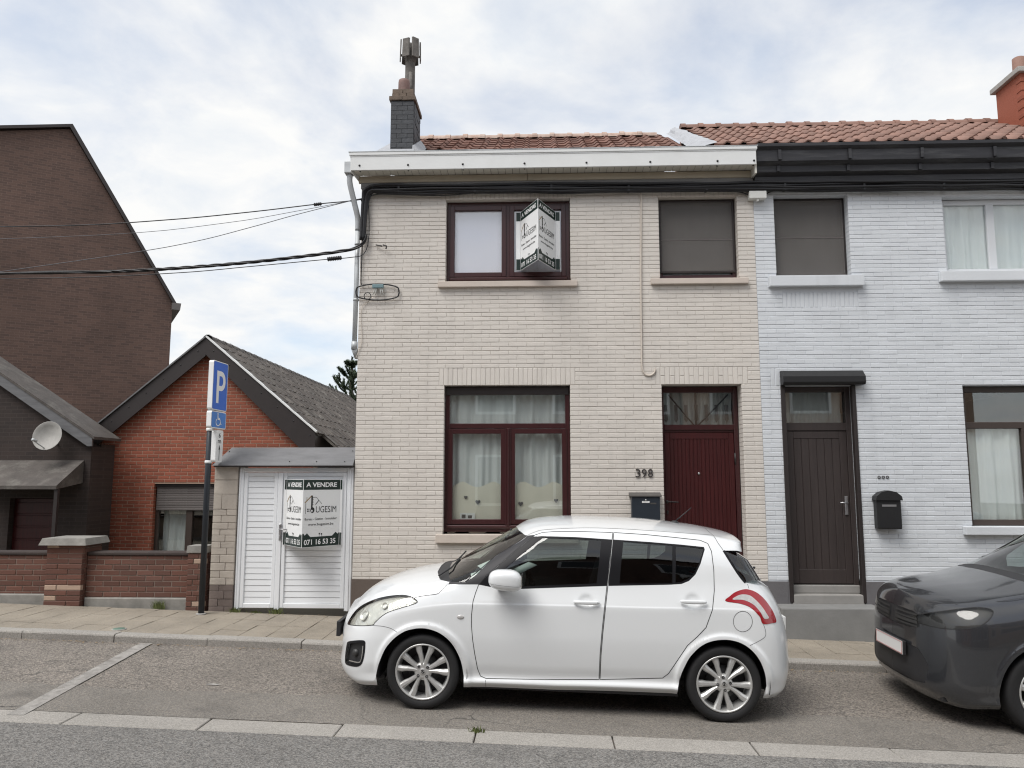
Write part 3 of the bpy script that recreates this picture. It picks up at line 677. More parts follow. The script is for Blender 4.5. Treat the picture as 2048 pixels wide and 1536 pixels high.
# --- upper right window with a fly screen
x0, x1, z0, z1 = OP_RW[0]+0.004, OP_RW[1]-0.004, 4.248, 5.342
W = MB(); frame_rect(W, x0, x1, z0, z1, 0.05, 0.125, 0.19, wt=0.045, wb=0.085); W = W.build('window', 'frame_red', H)
S_ = MB(); frame_rect(S_, x0+.012, x1-.012, z0+.105, z1-.015, 0.026, 0.10, 0.124); S_.build('screen_frame', 'fascia_brown', W)
pane(W, x0+.045, x1-.045, z0+.08, z1-.04, 0.15)
SC = MB().box(x0+.035, x1-.035, 0.110, 0.1115, z0+.125, z1-.035).build('fly_screen', 'screen_grey', W)
n_ = SC.data.materials[0].node_tree
bp_ = n_.nodes["Principled BSDF"]; bp_.inputs["Alpha"].default_value = 0.66
MB().box(x0+.03, x1-.03, 0.106, 0.1095, 4.79, 4.80).build('screen_bar', 'shutter_grey', W)
curtain('curtain', 3.96, 4.86, 4.33, 5.30, 0.24, 'curtain_sheer', 'grey net curtain behind the fly screen of the upstairs window', 2.6, 0.02, 3)

# --- front door with transom
x0, x1 = OP_D[0]+0.003, OP_D[1]-0.003
D = MB(); D.cbox(x0, x0+.05, 0.205, 0.28, 0.03, 2.872, .006); D.cbox(x1-.055, x1, 0.205, 0.28, 0.03, 2.872, .006)
D.cbox(x0+.049, x1-.054, 0.207, 0.28, 2.80, 2.872, .006); D.cbox(x0+.049, x1-.054, 0.207, 0.28, 2.315, 2.385, .006)
D.cbox(x0+.049, x1-.054, 0.225, 0.28, 2.285, 2.316, .004)
D = D.build('door_frame', 'frame_red', H)
leaf = MB().cbox(x0+.05, x1-.056, 0.238, 0.275, 0.05, 2.284, .006).build('door', 'door_red', H)
rail = MB(); rail.cbox(x0+.052, x0+.12, 0.226, 0.239, 0.06, 2.282, .006); rail.cbox(x1-.126, x1-.058, 0.226, 0.239, 0.06, 2.282, .006); rail.cbox(x0+.119, x1-.125, 0.226, 0.239, 2.20, 2.282, .006); rail.cbox(x0+.119, x1-.125, 0.226, 0.239, 0.06, 0.2, .006)
rail.build('stile', 'door_red', leaf)
pw = (x1-.126-(x0+.12))/15
bme = mesh_of(MB().cbox(-(pw-.007)/2, (pw-.007)/2, 0, 0.01, -1.0, 1.0, .003), 'door_red', 'board')
for i in range(15): piece('board', bme, leaf, (x0+.12+pw*(i+.5), 0.2305, 1.20))
MB().lathe([(0.0, -.004), (.012, -.004), (.014, 0), (.014, .012)], 14, (X_(1398, 947, .22), 0.222, Z_(1398, 947, .22)), 'Y').build('peephole', 'steel', leaf)
hx, hz = 3.962, 1.405
hd = MB().tube([(hx, 0.232, hz), (hx, 0.18, hz)], .009, 10).tube(catmull([(hx-.004, 0.182, hz+.003), (hx+.05, 0.178, hz), (hx+.135, 0.182, hz-.004)], 4), .0085, 8).lathe([(0, -.006), (.02, -.005), (.023, .004)], 16, (hx, .226, hz), 'Y')
hd.lathe([(0, -.006), (.013, -.005), (.015, .004)], 14, (hx+.002, .226, hz-.125), 'Y'); hd.cbox(hx-.008, hx+.012, .218, .232, hz-.15, hz-.11, .003)
hd.build('handle', 'number_iron', leaf)
MB().tube([(x1-.055, 0.205, 1.88), (x1-.055, 0.205, 2.02)], .011, 10).build('hinge', 'number_iron', leaf)
pane(D, x0+.05, x1-.055, 2.386, 2.80, 0.25)
MB().tube([(4.02, .30, 2.78), (4.34, .30, 2.385)], .010, 6).tube([(4.79, .30, 2.78), (4.40, .30, 2.385)], .010, 6).tube([(4.37, .30, 2.80), (4.37, .30, 2.385)], .014, 6).build('grille_bar', 'number_iron', D)
lc = curtain('curtain', 3.93, 4.84, 2.38, 2.83, 0.36, 'curtain_sheer', 'lace net curtain hanging behind the glass above the red front door', 5.0, 0.022, 6)
for i in range(7):
    lx = 3.99+i*0.13; dd = [(-.022, .25), (.022, .25), (.02, .15), (.026, .06), (0, .02), (-.026, .06), (-.02, .15)]
    MB().prism(dd, lambda a, b: (lx+a, .330, 2.40+b), lambda a, b: (lx+a, .331, 2.40+b)).build('lace_motif', 'shutter_grey', lc)
MB().bbox(x0-.05, x1+.03, -.02, .30, -.10, .045, .008).build('doorstep', 'step_grey', H)

# --- cornice, gutter and downpipe
gy = -0.26
MB().bbox(-0.085, 5.115, gy, gy+.03, 5.665, 5.845, .004).build('fascia', 'pvc_white', H)
MB().bbox(-0.11, 5.13, gy-.012, gy+.05, 5.862, 5.905, .006).bbox(-.10, 5.12, gy-.004, gy+.03, 5.846, 5.861, .003).build('gutter_edge', 'pvc_white', H)
MB().box(-0.12, 5.14, gy-.016, -.05, 5.906, 5.914).build('gutter_lip', 'zinc', H)
MB().box(-.10, 5.12, gy+.05, -.06, 5.75, 5.80).build('gutter_bed', 'zinc', H)
MB().hexa([(-.10, gy+.031, 5.665), (-.085, gy+.031, 5.665), (-.02, -.03, 5.60), (-.035, -.03, 5.60)], [(-.10, gy+.031, 5.86), (-.085, gy+.031, 5.86), (-.02, -.03, 5.86), (-.035, -.03, 5.86)]).build('cornice_end', 'pvc_white', H)
MB().box(5.10, 5.125, gy+.031, -.03, 5.56, 5.86).build('cornice_end', 'pvc_soffit', H)
sme_ = mesh_of(MB().box(-.0445, .0445, gy+.031, -.056, 5.668, 5.674), 'pvc_soffit', 'soffit_slat')
MB().box(-.08, 5.10, gy+.031, -.056, 5.682, 5.69).build('soffit', 'plinth_brown', H)
n_s = 55
for i in range(n_s): piece('soffit_slat', sme_, H, (-.06+0.094*(i+.5), 0, 0), (0, 0, 0))
MB().cbox(-.03, 2.2, -.055, -.01, 5.575, 5.668, .006).build('cornice_board', 'soffit_board', H)
MB().cbox(2.204, 5.10, -.056, -.01, 5.573, 5.666, .006).build('cornice_board', 'soffit_board', H)
MB().box(0, 5.128, -.045, -.012, 5.50, 5.574).build('eave_shade_band', 'step_grey', H)  # grey strip painting in the eave shadow on the wall above the cables
for px in (719, 816, 925.5, 1049, 1173, 1300.5, 1435, 1508):
    py = 331+(px-719)*(-10/790.0)
    x = X_(px, py, gy); z = Z_(px, py, gy)
    MB().lathe([(0, -.010), (.010, -.009), (.014, -.002), (.014, .002)], 12, (x, gy-.001, z), 'Y').build('screw', 'screw_black', H)
    MB().lathe([(0, -.008), (.009, -.006), (.012, .0)], 10, (x, gy+.045, 5.667), 'Z').build('screw', 'screw_black', H)
dp = MB().bbox(-.19, -.085, -.20, -.06, 5.66, 5.82, .01)
dp.tube(catmull([(-.125, -.13, 5.66), (-.13, -.12, 5.55), (-.08, -.05, 5.30), (-.045, .0, 5.12), (-.043, .02, 4.95)], 5), .036, 12)
dp.tube([(-.043, .02, 4.96), (-.045, .02, 4.2), (-.05, .02, 3.42)], .031, 12); dp.tube([(-.05, .02, 3.46), (-.05, .02, 3.36)], .040, 12)
for z in (4.75, 4.0): dp.tube([(-.044, .02, z), (-.044, .02, z+.03)], .037, 12)
dp.tube([(-.05, .02, 3.37), (-.03, .12, 3.27)], .04, 12)
dp.build('downpipe', 'zinc', H)

# --- roof
RP = math.tan(R(30)); RY0, RZ0 = -0.14, 5.875
def roofz(y): return RZ0+RP*(y-RY0)
d_ = ray(1000, 277); t_ = (RZ0-CAM[2]+RP*(CAM[1]-RY0))/(d_[2]-RP*d_[1]); RIDGE_Y = float(CAM[1]+d_[1]*t_)
print('ridge', RIDGE_Y, roofz(RIDGE_Y))
def tile_mesh(m, w, l, nm='roof_tile'):
    """pantile: flat pan with a raised roll, stepped at the lower edge; local x across, y up the slope"""
    mb = MB(); prof = [(-w/2, .008), (-w*.30, .0), (0.0, .0), (w*.14, .010), (w*.24, .032), (w*.36, .038), (w*.47, .026), (w*.54, .010)]
    n = len(prof); vs = []
    for (y, dz) in ((0, .032), (0, .010), (0.0, .010), (l*1.10, .0)):
        vs += [(a, y, b+dz) for a, b in prof]
    vs = [(a, 0, b-.004) for a, b in prof]+[(a, 0, b+.016) for a, b in prof]+[(a, l*1.08, b) for a, b in prof]
    fs = [(k*n+i, k*n+i+1, (k+1)*n+i+1, (k+1)*n+i) for k in range(2) for i in range(n-1)]
    mb.add(vs, fs); mb.sm = [False]*(n-1)+[True]*(n-1)
    me = bpy.data.meshes.new(nm); me.from_pydata(mb.v, [], mb.f); me.polygons.foreach_set("use_smooth", mb.sm); me.materials.append(MATS[m]); return me
def tiled_roof(root, x0, x1, dz, m, ridge_y, mr, seed, tw=0.205, tl=0.305, skip=None):
    ang = math.atan(RP); L = (ridge_y-RY0)/math.cos(ang); nr = int(L/tl)+1; tl = L/nr
    me = tile_mesh(m, tw, tl); r = random.Random(seed)
    base = MB().hexa([(x0, RY0-.02, RZ0+dz-.16), (x1, RY0-.02, RZ0+dz-.16), (x1, ridge_y, roofz(ridge_y)+dz-.16), (x0, ridge_y, roofz(ridge_y)+dz-.16)],
                     [(x0, RY0-.02, RZ0+dz-.025), (x1, RY0-.02, RZ0+dz-.025), (x1, ridge_y, roofz(ridge_y)+dz-.025), (x0, ridge_y, roofz(ridge_y)+dz-.025)])
    yb = ridge_y*2+.2
    base.hexa([(x0, ridge_y, roofz(ridge_y)+dz-.16), (x1, ridge_y, roofz(ridge_y)+dz-.16), (x1, yb, roofz(RY0)+dz-.2), (x0, yb, roofz(RY0)+dz-.2)],
              [(x0, ridge_y, roofz(ridge_y)+dz-.025), (x1, ridge_y, roofz(ridge_y)+dz-.025), (x1, yb, roofz(RY0)+dz-.05), (x0, yb, roofz(RY0)+dz-.05)])
    RF = base.build('roof', m, root)
    nc = int((x1-x0)/tw)
    for j in range(nr):
        for i in range(nc):
            x = x0+tw*(i+.5)+.01; y = RY0+tl*j*math.cos(ang)
            if skip and skip(x, y): continue
            piece('roof_tile', me, RF, (x, y, roofz(y)+dz+r.uniform(-.003, .003)-.012), (ang+r.uniform(-.012, .012), r.uniform(-.012, .012), r.uniform(-.008, .008)))
    # half-round ridge tiles with a collar
    rl = 0.275; n = int((x1-x0)/rl)
    mb = MB(); prof = [(.105*math.cos(a), .105*math.sin(a)*.85) for a in [math.pi*k/8 for k in range(9)]]
    vs = [(x, b_, c_) for x in (0, rl) for b_, c_ in prof]; mb.add(vs, [(i, i+1, i+10, i+9) for i in range(8)], True)
    pr2 = [(p*1.16, q*1.16) for p, q in prof]; vs = [(x, b_, c_) for x in (-.03, .045) for b_, c_ in pr2]; mb.add(vs, [(i, i+1, i+10, i+9) for i in range(8)]+[tuple(range(9)), tuple(range(17, 8, -1))], False)
    rme = mesh_of(mb, mr, 'ridge_tile')
    for i in range(n): piece('ridge_tile', rme, RF, (x0+rl*i, ridge_y, roofz(ridge_y)+dz-.035+r.uniform(-.006, .006)), (0, r.uniform(-.015, .015), 0))
    return RF
XF = 4.37
tiled_roof(H, 0.35, XF+.02, 0.0, 'tile_brown', RIDGE_Y, 'ridge_pale', 1, skip=lambda x, y: x < 0.88 and y < 0.55)
MB().hexa([(.0, RY0-.02, RZ0-.2), (.36, RY0-.02, RZ0-.2), (.36, RIDGE_Y, roofz(RIDGE_Y)-.2), (0, RIDGE_Y, roofz(RIDGE_Y)-.2)], [(.0, RY0-.02, RZ0-.03), (.36, RY0-.02, RZ0-.03), (.36, RIDGE_Y, roofz(RIDGE_Y)-.03), (0, RIDGE_Y, roofz(RIDGE_Y)-.03)]).build('roof_edge', 'flashing', H)
# cement fillet where the two roofs meet
fl = MB(); n = 24; vs = []; r = random.Random(9)
for i in range(n+1):
    t = i/n; y = RY0+.0+(RIDGE_Y-RY0)*t; xa = XF+r.uniform(-.012, .012); xb = XF+.30-.17*t+r.uniform(-.025, .025)
    zz = roofz(y)
    vs += [(xa, y, zz+.03), (xa+.05, y, zz+.06+r.uniform(-.008, .008)), ((xa+xb)/2, y, zz+.10+r.uniform(-.01, .01)), (xb, y, zz+.145)]
fl.add(vs, [(4*i+k, 4*i+k+1, 4*i+k+5, 4*i+k+4) for i in range(n) for k in range(3)], False); fl.build('flashing', 'flashing', H, normals=False)

# --- chimney
cy = 0.10
cx0, cx1 = X_(781, 250, cy), X_(827, 250, cy)
cz0, cz1 = roofz(cy)-.15, Z_(800, 201, cy); cd = 0.55
CH = MB().box(cx0+.006, cx1-.006, cy+.006, cy+cd-.006, cz0, cz1+.02).build('chimney', 'chimney_paint', H)
cw = cx1-cx0; hb = 0.0655; r = random.Random(4); k = 0; z = cz0
cme = {}
def chb(w, d, h, m):
    key = (round(w, 3), round(d, 3), round(h, 3), m)
    if key not in cme: cme[key] = mesh_of(MB().bbox(-w/2, w/2, -d/2, d/2, -h/2, h/2, .003), m, 'brick')
    return cme[key]
while z+hb < cz1+.005:
    h = hb-.003; zc = z+hb/2
    fr = [.5, .5] if k % 2 else [.27, .46, .27]
    x = cx0
    for f in fr: piece('brick', chb(cw*f-.003, .04, h, 'chimney_paint'), CH, (x+cw*f/2, cy+.017+r.uniform(-.002, .002), zc)); x += cw*f
    ys = [.5, .5] if k % 2 else [.25, .5, .25]; y = cy+.04
    for f in ys: piece('brick', chb(.04, (cd-.04)*f-.003, h, 'chimney_paint'), CH, (cx1-.017+r.uniform(-.004, .004), y+(cd-.04)*f/2, zc)); y += (cd-.04)*f
    z += hb; k += 1
for j, (gx, hz_) in enumerate(((.024, .055), (-.008, .05), (-.012, .062))):
    a, b = cx0-gx, cx1+gx; n = 2 if j != 1 else 3
    zb = cz1+.002+[0, .057, .109][j]
    for i in range(n):
        for q in range(3):
            wv = (b-a)/n; dv = (cd+2*gx)/3
            piece('brick', chb(wv-.005, dv-.005, hz_, 'chimney_cap'), CH, (a+wv*(i+.5), cy-gx+dv*(q+.5), zb+hz_/2), (r.uniform(-.02, .02), r.uniform(-.02, .02), r.uniform(-.02, .02)))
ctop = cz1+.173
pc = (X_(808.5, 165, cy+.16), cy+.16)
MB().lathe([(.082, -.02), (.080, .16), (.075, .195), (.060, .205), (.055, .19), (.052, .0)], 20, (pc[0], pc[1], ctop), 'Z').build('chimney_pot', 'pot_clay', CH)
p2 = (X_(820, 160, cy+.42), cy+.42); zt = Z_(820, 118, cy+.42)
MB().lathe([(.072, 0), (.070, zt-ctop-.01)], 20, (p2[0], p2[1], ctop-.05), 'Z').tube([(p2[0]+.02, p2[1]-.075, ctop-.03), (p2[0]+.02, p2[1]-.075, ctop+.42)], .026, 8).build('flue_pipe', 'pipe_cement', CH)
cow = MB().lathe([(.074, -.05), (.083, .0), (.098, .05), (.095, .055), (.07, .0)], 20, (p2[0], p2[1], zt-.01), 'Z')
ztop = Z_(820, 84, cy+.42)
for k in range(6):
    a = math.pi*2*k/6+.2
    ca, sa = math.cos(a), math.sin(a); ta, tb = -sa, ca
    ro, ri = .150, .105; w = .058
    def P3(rr, s, z): return (p2[0]+ca*rr+ta*s, p2[1]+sa*rr+tb*s, z)
    zb, zc = zt-.03, ztop-.02+(.02 if k % 2 else 0)
    cow.hexa([P3(ri+.03, -w, zb), P3(ro, -w*.9, zb), P3(ro, w*.9, zb), P3(ri+.03, w, zb)], [P3(ri+.02, -w, zc), P3(ro-.005, -w*.8, zc), P3(ro-.005, w*.8, zc), P3(ri+.02, w, zc)])
    cow.hexa([P3(.06, -.012, zt+.03), P3(ri+.04, -.012, zt+.03), P3(ri+.04, .012, zt+.03), P3(.06, .012, zt+.03)], [P3(.06, -.012, zt+.055), P3(ri+.04, -.012, zt+.055), P3(ri+.04, .012, zt+.055), P3(.06, .012, zt+.055)])
cow.lathe([(.0, ztop-zt-.03), (.05, ztop-zt-.035), (.07, ztop-zt-.06), (.05, .03)], 12, (p2[0], p2[1], zt), 'Z')
cow.build('cowl', 'pipe_cement', CH)
ly = cy-.02
MB().hexa([(cx0-.07, RY0-.03, RZ0+.0), (cx1+.02, RY0-.03, RZ0), (cx1+.02, ly, roofz(ly)), (cx0-.07, ly, roofz(ly))], [(cx0-.02, RY0-.01, RZ0+.055), (cx1+.02, RY0-.01, RZ0+.055), (cx1+.02, ly+.015, roofz(ly)+.10), (cx0-.02, ly+.015, roofz(ly)+.10)]).build('flashing', 'flashing', CH)
MB().hexa([(cx1-.012, ly-.02, roofz(ly)+.02), (cx1+.10, ly-.02, roofz(ly)+.02), (cx1+.10, cy+cd, roofz(cy+cd)+.02), (cx1-.012, cy+cd, roofz(cy+cd)+.02)], [(cx1-.004, ly-.01, roofz(ly)+.14), (cx1+.012, ly-.01, roofz(ly)+.14), (cx1+.012, cy+cd, roofz(cy+cd)+.14), (cx1-.004, cy+cd, roofz(cy+cd)+.14)]).build('flashing', 'flashing', CH)
# ================================================================== the white neighbour house
N = thing('brick_house', 'white painted brick house with black cornice and brown door, right of the beige house', 'house', (7.3, 0.0, -0.2))
NX0, NX1 = 5.132, 10.6
OP_NU = (5.39, 6.335, 4.262, 5.342); OP_N2 = (7.53, 9.05, 4.30, 5.29); OP_ND = (5.40, 6.28, 0.15, 2.86); OP_NL = (7.62, 9.2, 1.12, 2.85)
nh = [(5.26, 5.372, 2.86, 2.86+LH), (5.45, 6.40, 3.86, 4.06)]
def nscore(t): return (t[0]-5.13)**2*1.5+((t[2]-2.4)*0.8)**2
NS = [(5.28, 6.46, 4.125, 4.262), (7.42, 9.15, 4.17, 4.30), (7.5, 9.3, 1.02, 1.12)]
brickwork(N, 0.004, NX0, NX1, 0.452, 5.62, PITCH_B, BLEN, 0.0065, [OP_NU, OP_N2, OP_ND, OP_NL], 'paint_white', 'mortar_white', 2.86, holes=nh+NS, score=nscore, back=0.30, depth=0.20, rnd=random.Random(21), vj=.35, recess=.0045)
soldier(5.26, 5.372, 2.86, 2.86+LH, 2, m='paint_white', root=N, y=0.004, mm='mortar_white')
soldier(5.45, 6.40, 3.86, 4.06, 17, m='paint_white', root=N, y=0.004, name='brick_band', mm='mortar_white')
MB().box(5.362, 5.392, -0.01, 0.3, -0.3, 0.45).box(6.29, 10.6, -0.01, 0.3, -0.4, 0.45).build('plinth', 'plinth_grey', N)
MB().box(10.4, 10.6, 0.3, 8, -.4, 6).box(5.14, 10.4, 7.8, 8, -.4, 6).build('rear_wall', 'mortar_white', N)
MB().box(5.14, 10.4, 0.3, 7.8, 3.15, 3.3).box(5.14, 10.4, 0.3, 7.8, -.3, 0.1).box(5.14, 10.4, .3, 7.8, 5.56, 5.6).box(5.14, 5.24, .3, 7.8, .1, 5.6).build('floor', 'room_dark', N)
for i, (a, b, c, d) in enumerate(NS): MB().bbox(a, b, -0.075, 0.15, c, d, 0.008).build('sill', 'paint_white', N)
for o in (OP_NU, OP_N2, OP_ND, OP_NL): MB().box(o[0]-.009, o[1]+.009, 0.101, 0.30, o[3]+0.002, o[3]+0.09).build('lintel_beam', 'mortar_white', N)
mat('frame_brown', (0.05, 0.036, 0.03), 0.45)
mat('frame_white', (0.62, 0.64, 0.66), 0.4)
x0, x1, z0, z1 = OP_NU[0]+.004, OP_NU[1]-.004, OP_NU[2]+.004, OP_NU[3]-.004
W = MB(); frame_rect(W, x0, x1, z0, z1, .045, .125, .19); W = W.build('window', 'fascia_brown', N)
pane(W, x0+.04, x1-.04, z0+.04, z1-.04, .15)
MB().box(x0+.03, x1-.03, .112, .1135, z0+.03, z1-.03).build('fly_screen', 'screen_grey', W)
MB().box(x0+.03, x1-.03, .108, .111, 4.80, 4.81).build('screen_bar', 'shutter_grey', W)
curtain('curtain', x0+.05, x1-.05, z0+.05, z1-.05, .24, 'curtain_sheer', 'grey net curtain in the upstairs window of the white house above the brown door', 2.2, .02, 13)
def twin(o, m, nm, lab, lab2, mull):
    x0, x1, z0, z1 = o[0]+.004, o[1]-.004, o[2]+.004, o[3]-.004
    W = MB(); frame_rect(W, x0, x1, z0, z1, .065, .11, .18); W.cbox(mull-.05, mull+.05, .108, .18, z0+.06, z1-.06, .006); W = W.build('window', m, N)
    pane(W, x0+.06, mull-.05, z0+.06, z1-.06, .14); pane(W, mull+.05, x1-.06, z0+.06, z1-.06, .14)
    curtain('curtain', x0+.05, mull-.03, z0+.05, z1-.05, .19, 'curtain_white', lab, 2.4, .03, 17); curtain('curtain', mull+.03, x1-.05, z0+.05, z1-.05, .19, 'curtain_white', lab2, 2.2, .03, 18)
twin(OP_N2, 'frame_white', 'window', 'white curtain behind the left pane of the far upstairs window of the white house', 'white curtain behind the right pane of the far upstairs window of the white house', 8.18)
x0, x1, z0, z1 = OP_NL[0]+.004, OP_NL[1]-.004, OP_NL[2]+.004, OP_NL[3]-.004
W = MB(); frame_rect(W, x0, x1, z0, z1, .07, .11, .18); W.cbox(x0+.06, x1-.06, .108, .18, 2.32, 2.40, .006); W.cbox(8.36, 8.48, .108, .18, z0+.06, 2.33, .006); W = W.build('window', 'frame_brown', N)
pane(W, x0+.065, 8.36, z0+.065, 2.32, .14); pane(W, 8.48, x1-.065, z0+.065, 2.32, .14); pane(W, x0+.065, x1-.065, 2.40, z1-.065, .14)
curtain('curtain', x0+.06, 8.38, z0+.05, 2.36, .19, 'curtain_white', 'white curtain in the ground floor window of the white house, behind the grey car', 2.6, .03, 19)
# door with roller-shutter box and steps
x0, x1 = OP_ND[0]+.003, OP_ND[1]-.003
bx = [(-.11, 2.86), (-.13, 2.89), (-.13, 2.96), (-.05, 3.04), (.0, 3.04), (.0, 2.86)]
sbx = MB(); sbx.prism(bx, lambda a, b: (5.375, a, b), lambda a, b: (6.385, a, b)); sbx.build('shutter_box', 'dark_rubber', N)
MB().cbox(5.375, 5.43, -.012, .06, .20, 2.858, .004).cbox(6.255, 6.30, -.012, .06, .20, 2.858, .004).build('shutter_rail', 'fascia_brown', N)
D = MB(); D.cbox(x0, x0+.06, .13, .2, .38, 2.855, .005); D.cbox(x1-.06, x1, .13, .2, .38, 2.855, .005); D.cbox(x0+.059, x1-.059, .132, .2, 2.79, 2.855, .005); D.cbox(x0+.059, x1-.059, .132, .2, 2.30, 2.40, .005)
D = D.build('door_frame', 'door_brown', N)
leaf = MB().cbox(x0+.06, x1-.06, .155, .195, .40, 2.30, .005).build('door', 'door_brown', N)
st = MB(); st.cbox(x0+.062, x0+.15, .143, .156, .41, 2.295, .005); st.cbox(x1-.15, x1-.062, .143, .156, .41, 2.295, .005); st.cbox(x0+.149, x1-.149, .143, .156, 2.20, 2.295, .005); st.cbox(x0+.149, x1-.149, .143, .156, .41, .58, .005); st.build('stile', 'door_brown', leaf)
pw = (x1-x0-.30)/6; bme = mesh_of(MB().cbox(-(pw-.007)/2, (pw-.007)/2, 0, .01, -.81, .81, .003), 'door_brown', 'board')
for i in range(6): piece('board', bme, leaf, (x0+.15+pw*(i+.5), .1475, 1.39))
MB().cbox(x1-.125, x1-.09, .128, .144, 1.25, 1.48, .004).tube([(x1-.108, .13, 1.40), (x1-.108, .09, 1.40), (x1-.2, .088, 1.40)], .009, 8).build('handle', 'steel', leaf)
pane(D, x0+.06, x1-.06, 2.40, 2.79, .16)
curtain('curtain', x0+.07, x1-.07, 2.38, 2.82, .28, 'curtain_sheer', 'lace curtain behind the glass above the brown door', 4.0, .015, 23)
MB().bbox(5.17, 6.36, -.34, -.012, -.30, .19, .015).build('step', 'step_grey', N)
MB().bbox(5.41, 6.27, -.011, .30, -.2, .295, .012).bbox(5.405, 6.275, .11, .31, .296, .395, .012).build('step', 'stone_step', N)
# black timber cornice
cb = MB(); cp = [(-.02, 5.49), (-.09, 5.49), (-.09, 5.56), (-.15, 5.60), (-.15, 5.68), (-.22, 5.72), (-.22, 5.86), (-.26, 5.90), (-.26, 5.94), (-.02, 5.94)]
cb.prism(cp, lambda a, b: (5.135, a, b), lambda a, b: (10.62, a, b)); cb.build('cornice', 'black_wood', N)
for i, x in enumerate((5.42, 6.3, 7.2, 8.1, 9.0)): MB().bbox(x-.02, x+.02, -.245, -.22, 5.73, 5.86, .004).bbox(x-.02, x+.02, -.17, -.151, 5.60, 5.68, .004).build('bracket', 'black_wood', N)
tiled_roof(N, XF+.24, 10.6, 0.115, 'tile_orange', RIDGE_Y, 'tile_orange', 2)
bxm = mesh_of(MB().bbox(-.115, .115, -.06, .06, -.03, .03, .004), 'brick_red', 'brick')
CHN = MB().box(9.43, 10.13, 1.22, 1.83, 6.5, 7.62).build('chimney', 'brick_red', N)
r = random.Random(33)
for k in range(16):
    for i in range(-1, 3):
        x = 9.42+.235*(i+.5)+(k % 2)*.1175
        if 9.50 < x < 10.10: piece('brick', bxm, CHN, (x, 1.27, 6.54+.0675*(k+.5)), (0, 0, r.uniform(-.01, .01)))
MB().bbox(9.37, 10.19, 1.16, 1.89, 7.62, 7.70, .01).build('chimney_cap', 'concrete', CHN)
for x in (9.6, 9.95): MB().lathe([(.09, 0), (.085, .3), (.07, .31), (.065, 0)], 16, (x, 1.5, 7.70), 'Z').build('chimney_pot', 'tile_orange', CHN)
# letterbox of the white house
lb = thing('letterbox', 'small black letterbox with rounded lid on the white house wall', 'letterbox', (6.58, 0.0, 1.06))
MB().bbox(6.44, 6.73, -.11, .004, 1.09, 1.44, .015).build('body', 'dark_rubber', lb)
pp = [(-.16, 0), (-.15, .05), (-.09, .10), (0, .12), (.09, .10), (.15, .05), (.16, 0)]
MB().prism(pp, lambda a, b: (6.585+a, -.13, 1.435+b), lambda a, b: (6.585+a, .0, 1.435+b)).build('lid', 'dark_rubber', lb)
MB().box(6.50, 6.67, -.113, -.109, 1.36, 1.385).build('slot', 'steel', lb)
hn = thing('house_number', 'small dark house number on the white wall above the black letterbox', 'house number', (6.58, 0, 1.72))
mb = MB(); fm = lambda u, v: (6.52+u, -.004, 1.70+v)
for i in range(3): mb.lathe([(.012, -.004), (.019, -.006), (.019, .0), (.012, 0)], 12, (6.53+.05*i, .0, 1.715), 'Y')
mb.build('digit', 'number_iron', hn)
# ================================================================== gate between the houses
GP = thing('gate_pillar', 'beige painted block pillar with brown foot beside the white gate', 'pillar', (-1.66, .2, .03))
MB().box(-1.80, -1.515, .03, .38, -.05, 1.86).build('core', 'block_beige', GP)
r = random.Random(8)
def pbl(x0, x1, z0, z1, m):
    w, h = x1-x0, z1-z0
    mb = MB().bbox(x0+.002, x1-.002, .014+r.uniform(-.003, .003), .06, z0+.002, z1-.002, .006); mb.build('block', m, GP)
pbl(-1.81, -1.507, 1.68, 1.86, 'block_beige'); pbl(-1.81, -1.507, 1.50, 1.68, 'block_beige'); pbl(-1.70, -1.507, 1.31, 1.50, 'block_beige'); pbl(-1.81, -1.70, 1.31, 1.50, 'block_beige')
z = 1.31; k = 0
while z > .06:
    h = r.uniform(.075, .10); zb = max(z-h, .02); m = 'block_beige' if z > .40 else 'block_brown'
    f = r.uniform(.3, .45) if k % 2 else r.uniform(.55, .7)
    pbl(-1.81, -1.81+.303*f, zb, z, m); pbl(-1.81+.303*f, -1.507, zb, z, m); z = zb; k += 1
# sheet coping over pillar and gate
CP = thing('wall_coping', 'grey sheet metal coping lying over the white gate and its pillar', 'coping', (-.9, .2, 1.86))
c0, c1 = -1.815, -.012
MB().add([(c0, -.07, 1.862), (c1, -.07, 1.862), (c1, .50, 1.862), (c0, .50, 1.862), (c0+.14, .20, 2.10), (c1, .20, 2.10)], [(0, 1, 5, 4), (1, 2, 5), (2, 3, 4, 5), (3, 0, 4), (3, 2, 1, 0)]).build('sheet', 'coping_grey', CP)
MB().box(c0+.02, c1-.006, -.06, -.04, 1.845, 1.861).build('drip_edge', 'fascia_brown', CP)
for px, py in ((450, 903), (430, 928), (580, 924), (634, 924), (690, 924), (700, 902)):
    x, z = X_(px, py, 0), Z_(px, py, 0); t = (z-1.862)/.238; MB().lathe([(0, .012), (.006, .010), (.008, .0)], 8, (x, -.07+.27*t, 1.862+.238*t+.002), 'Z').build('screw', 'screw_black', CP)
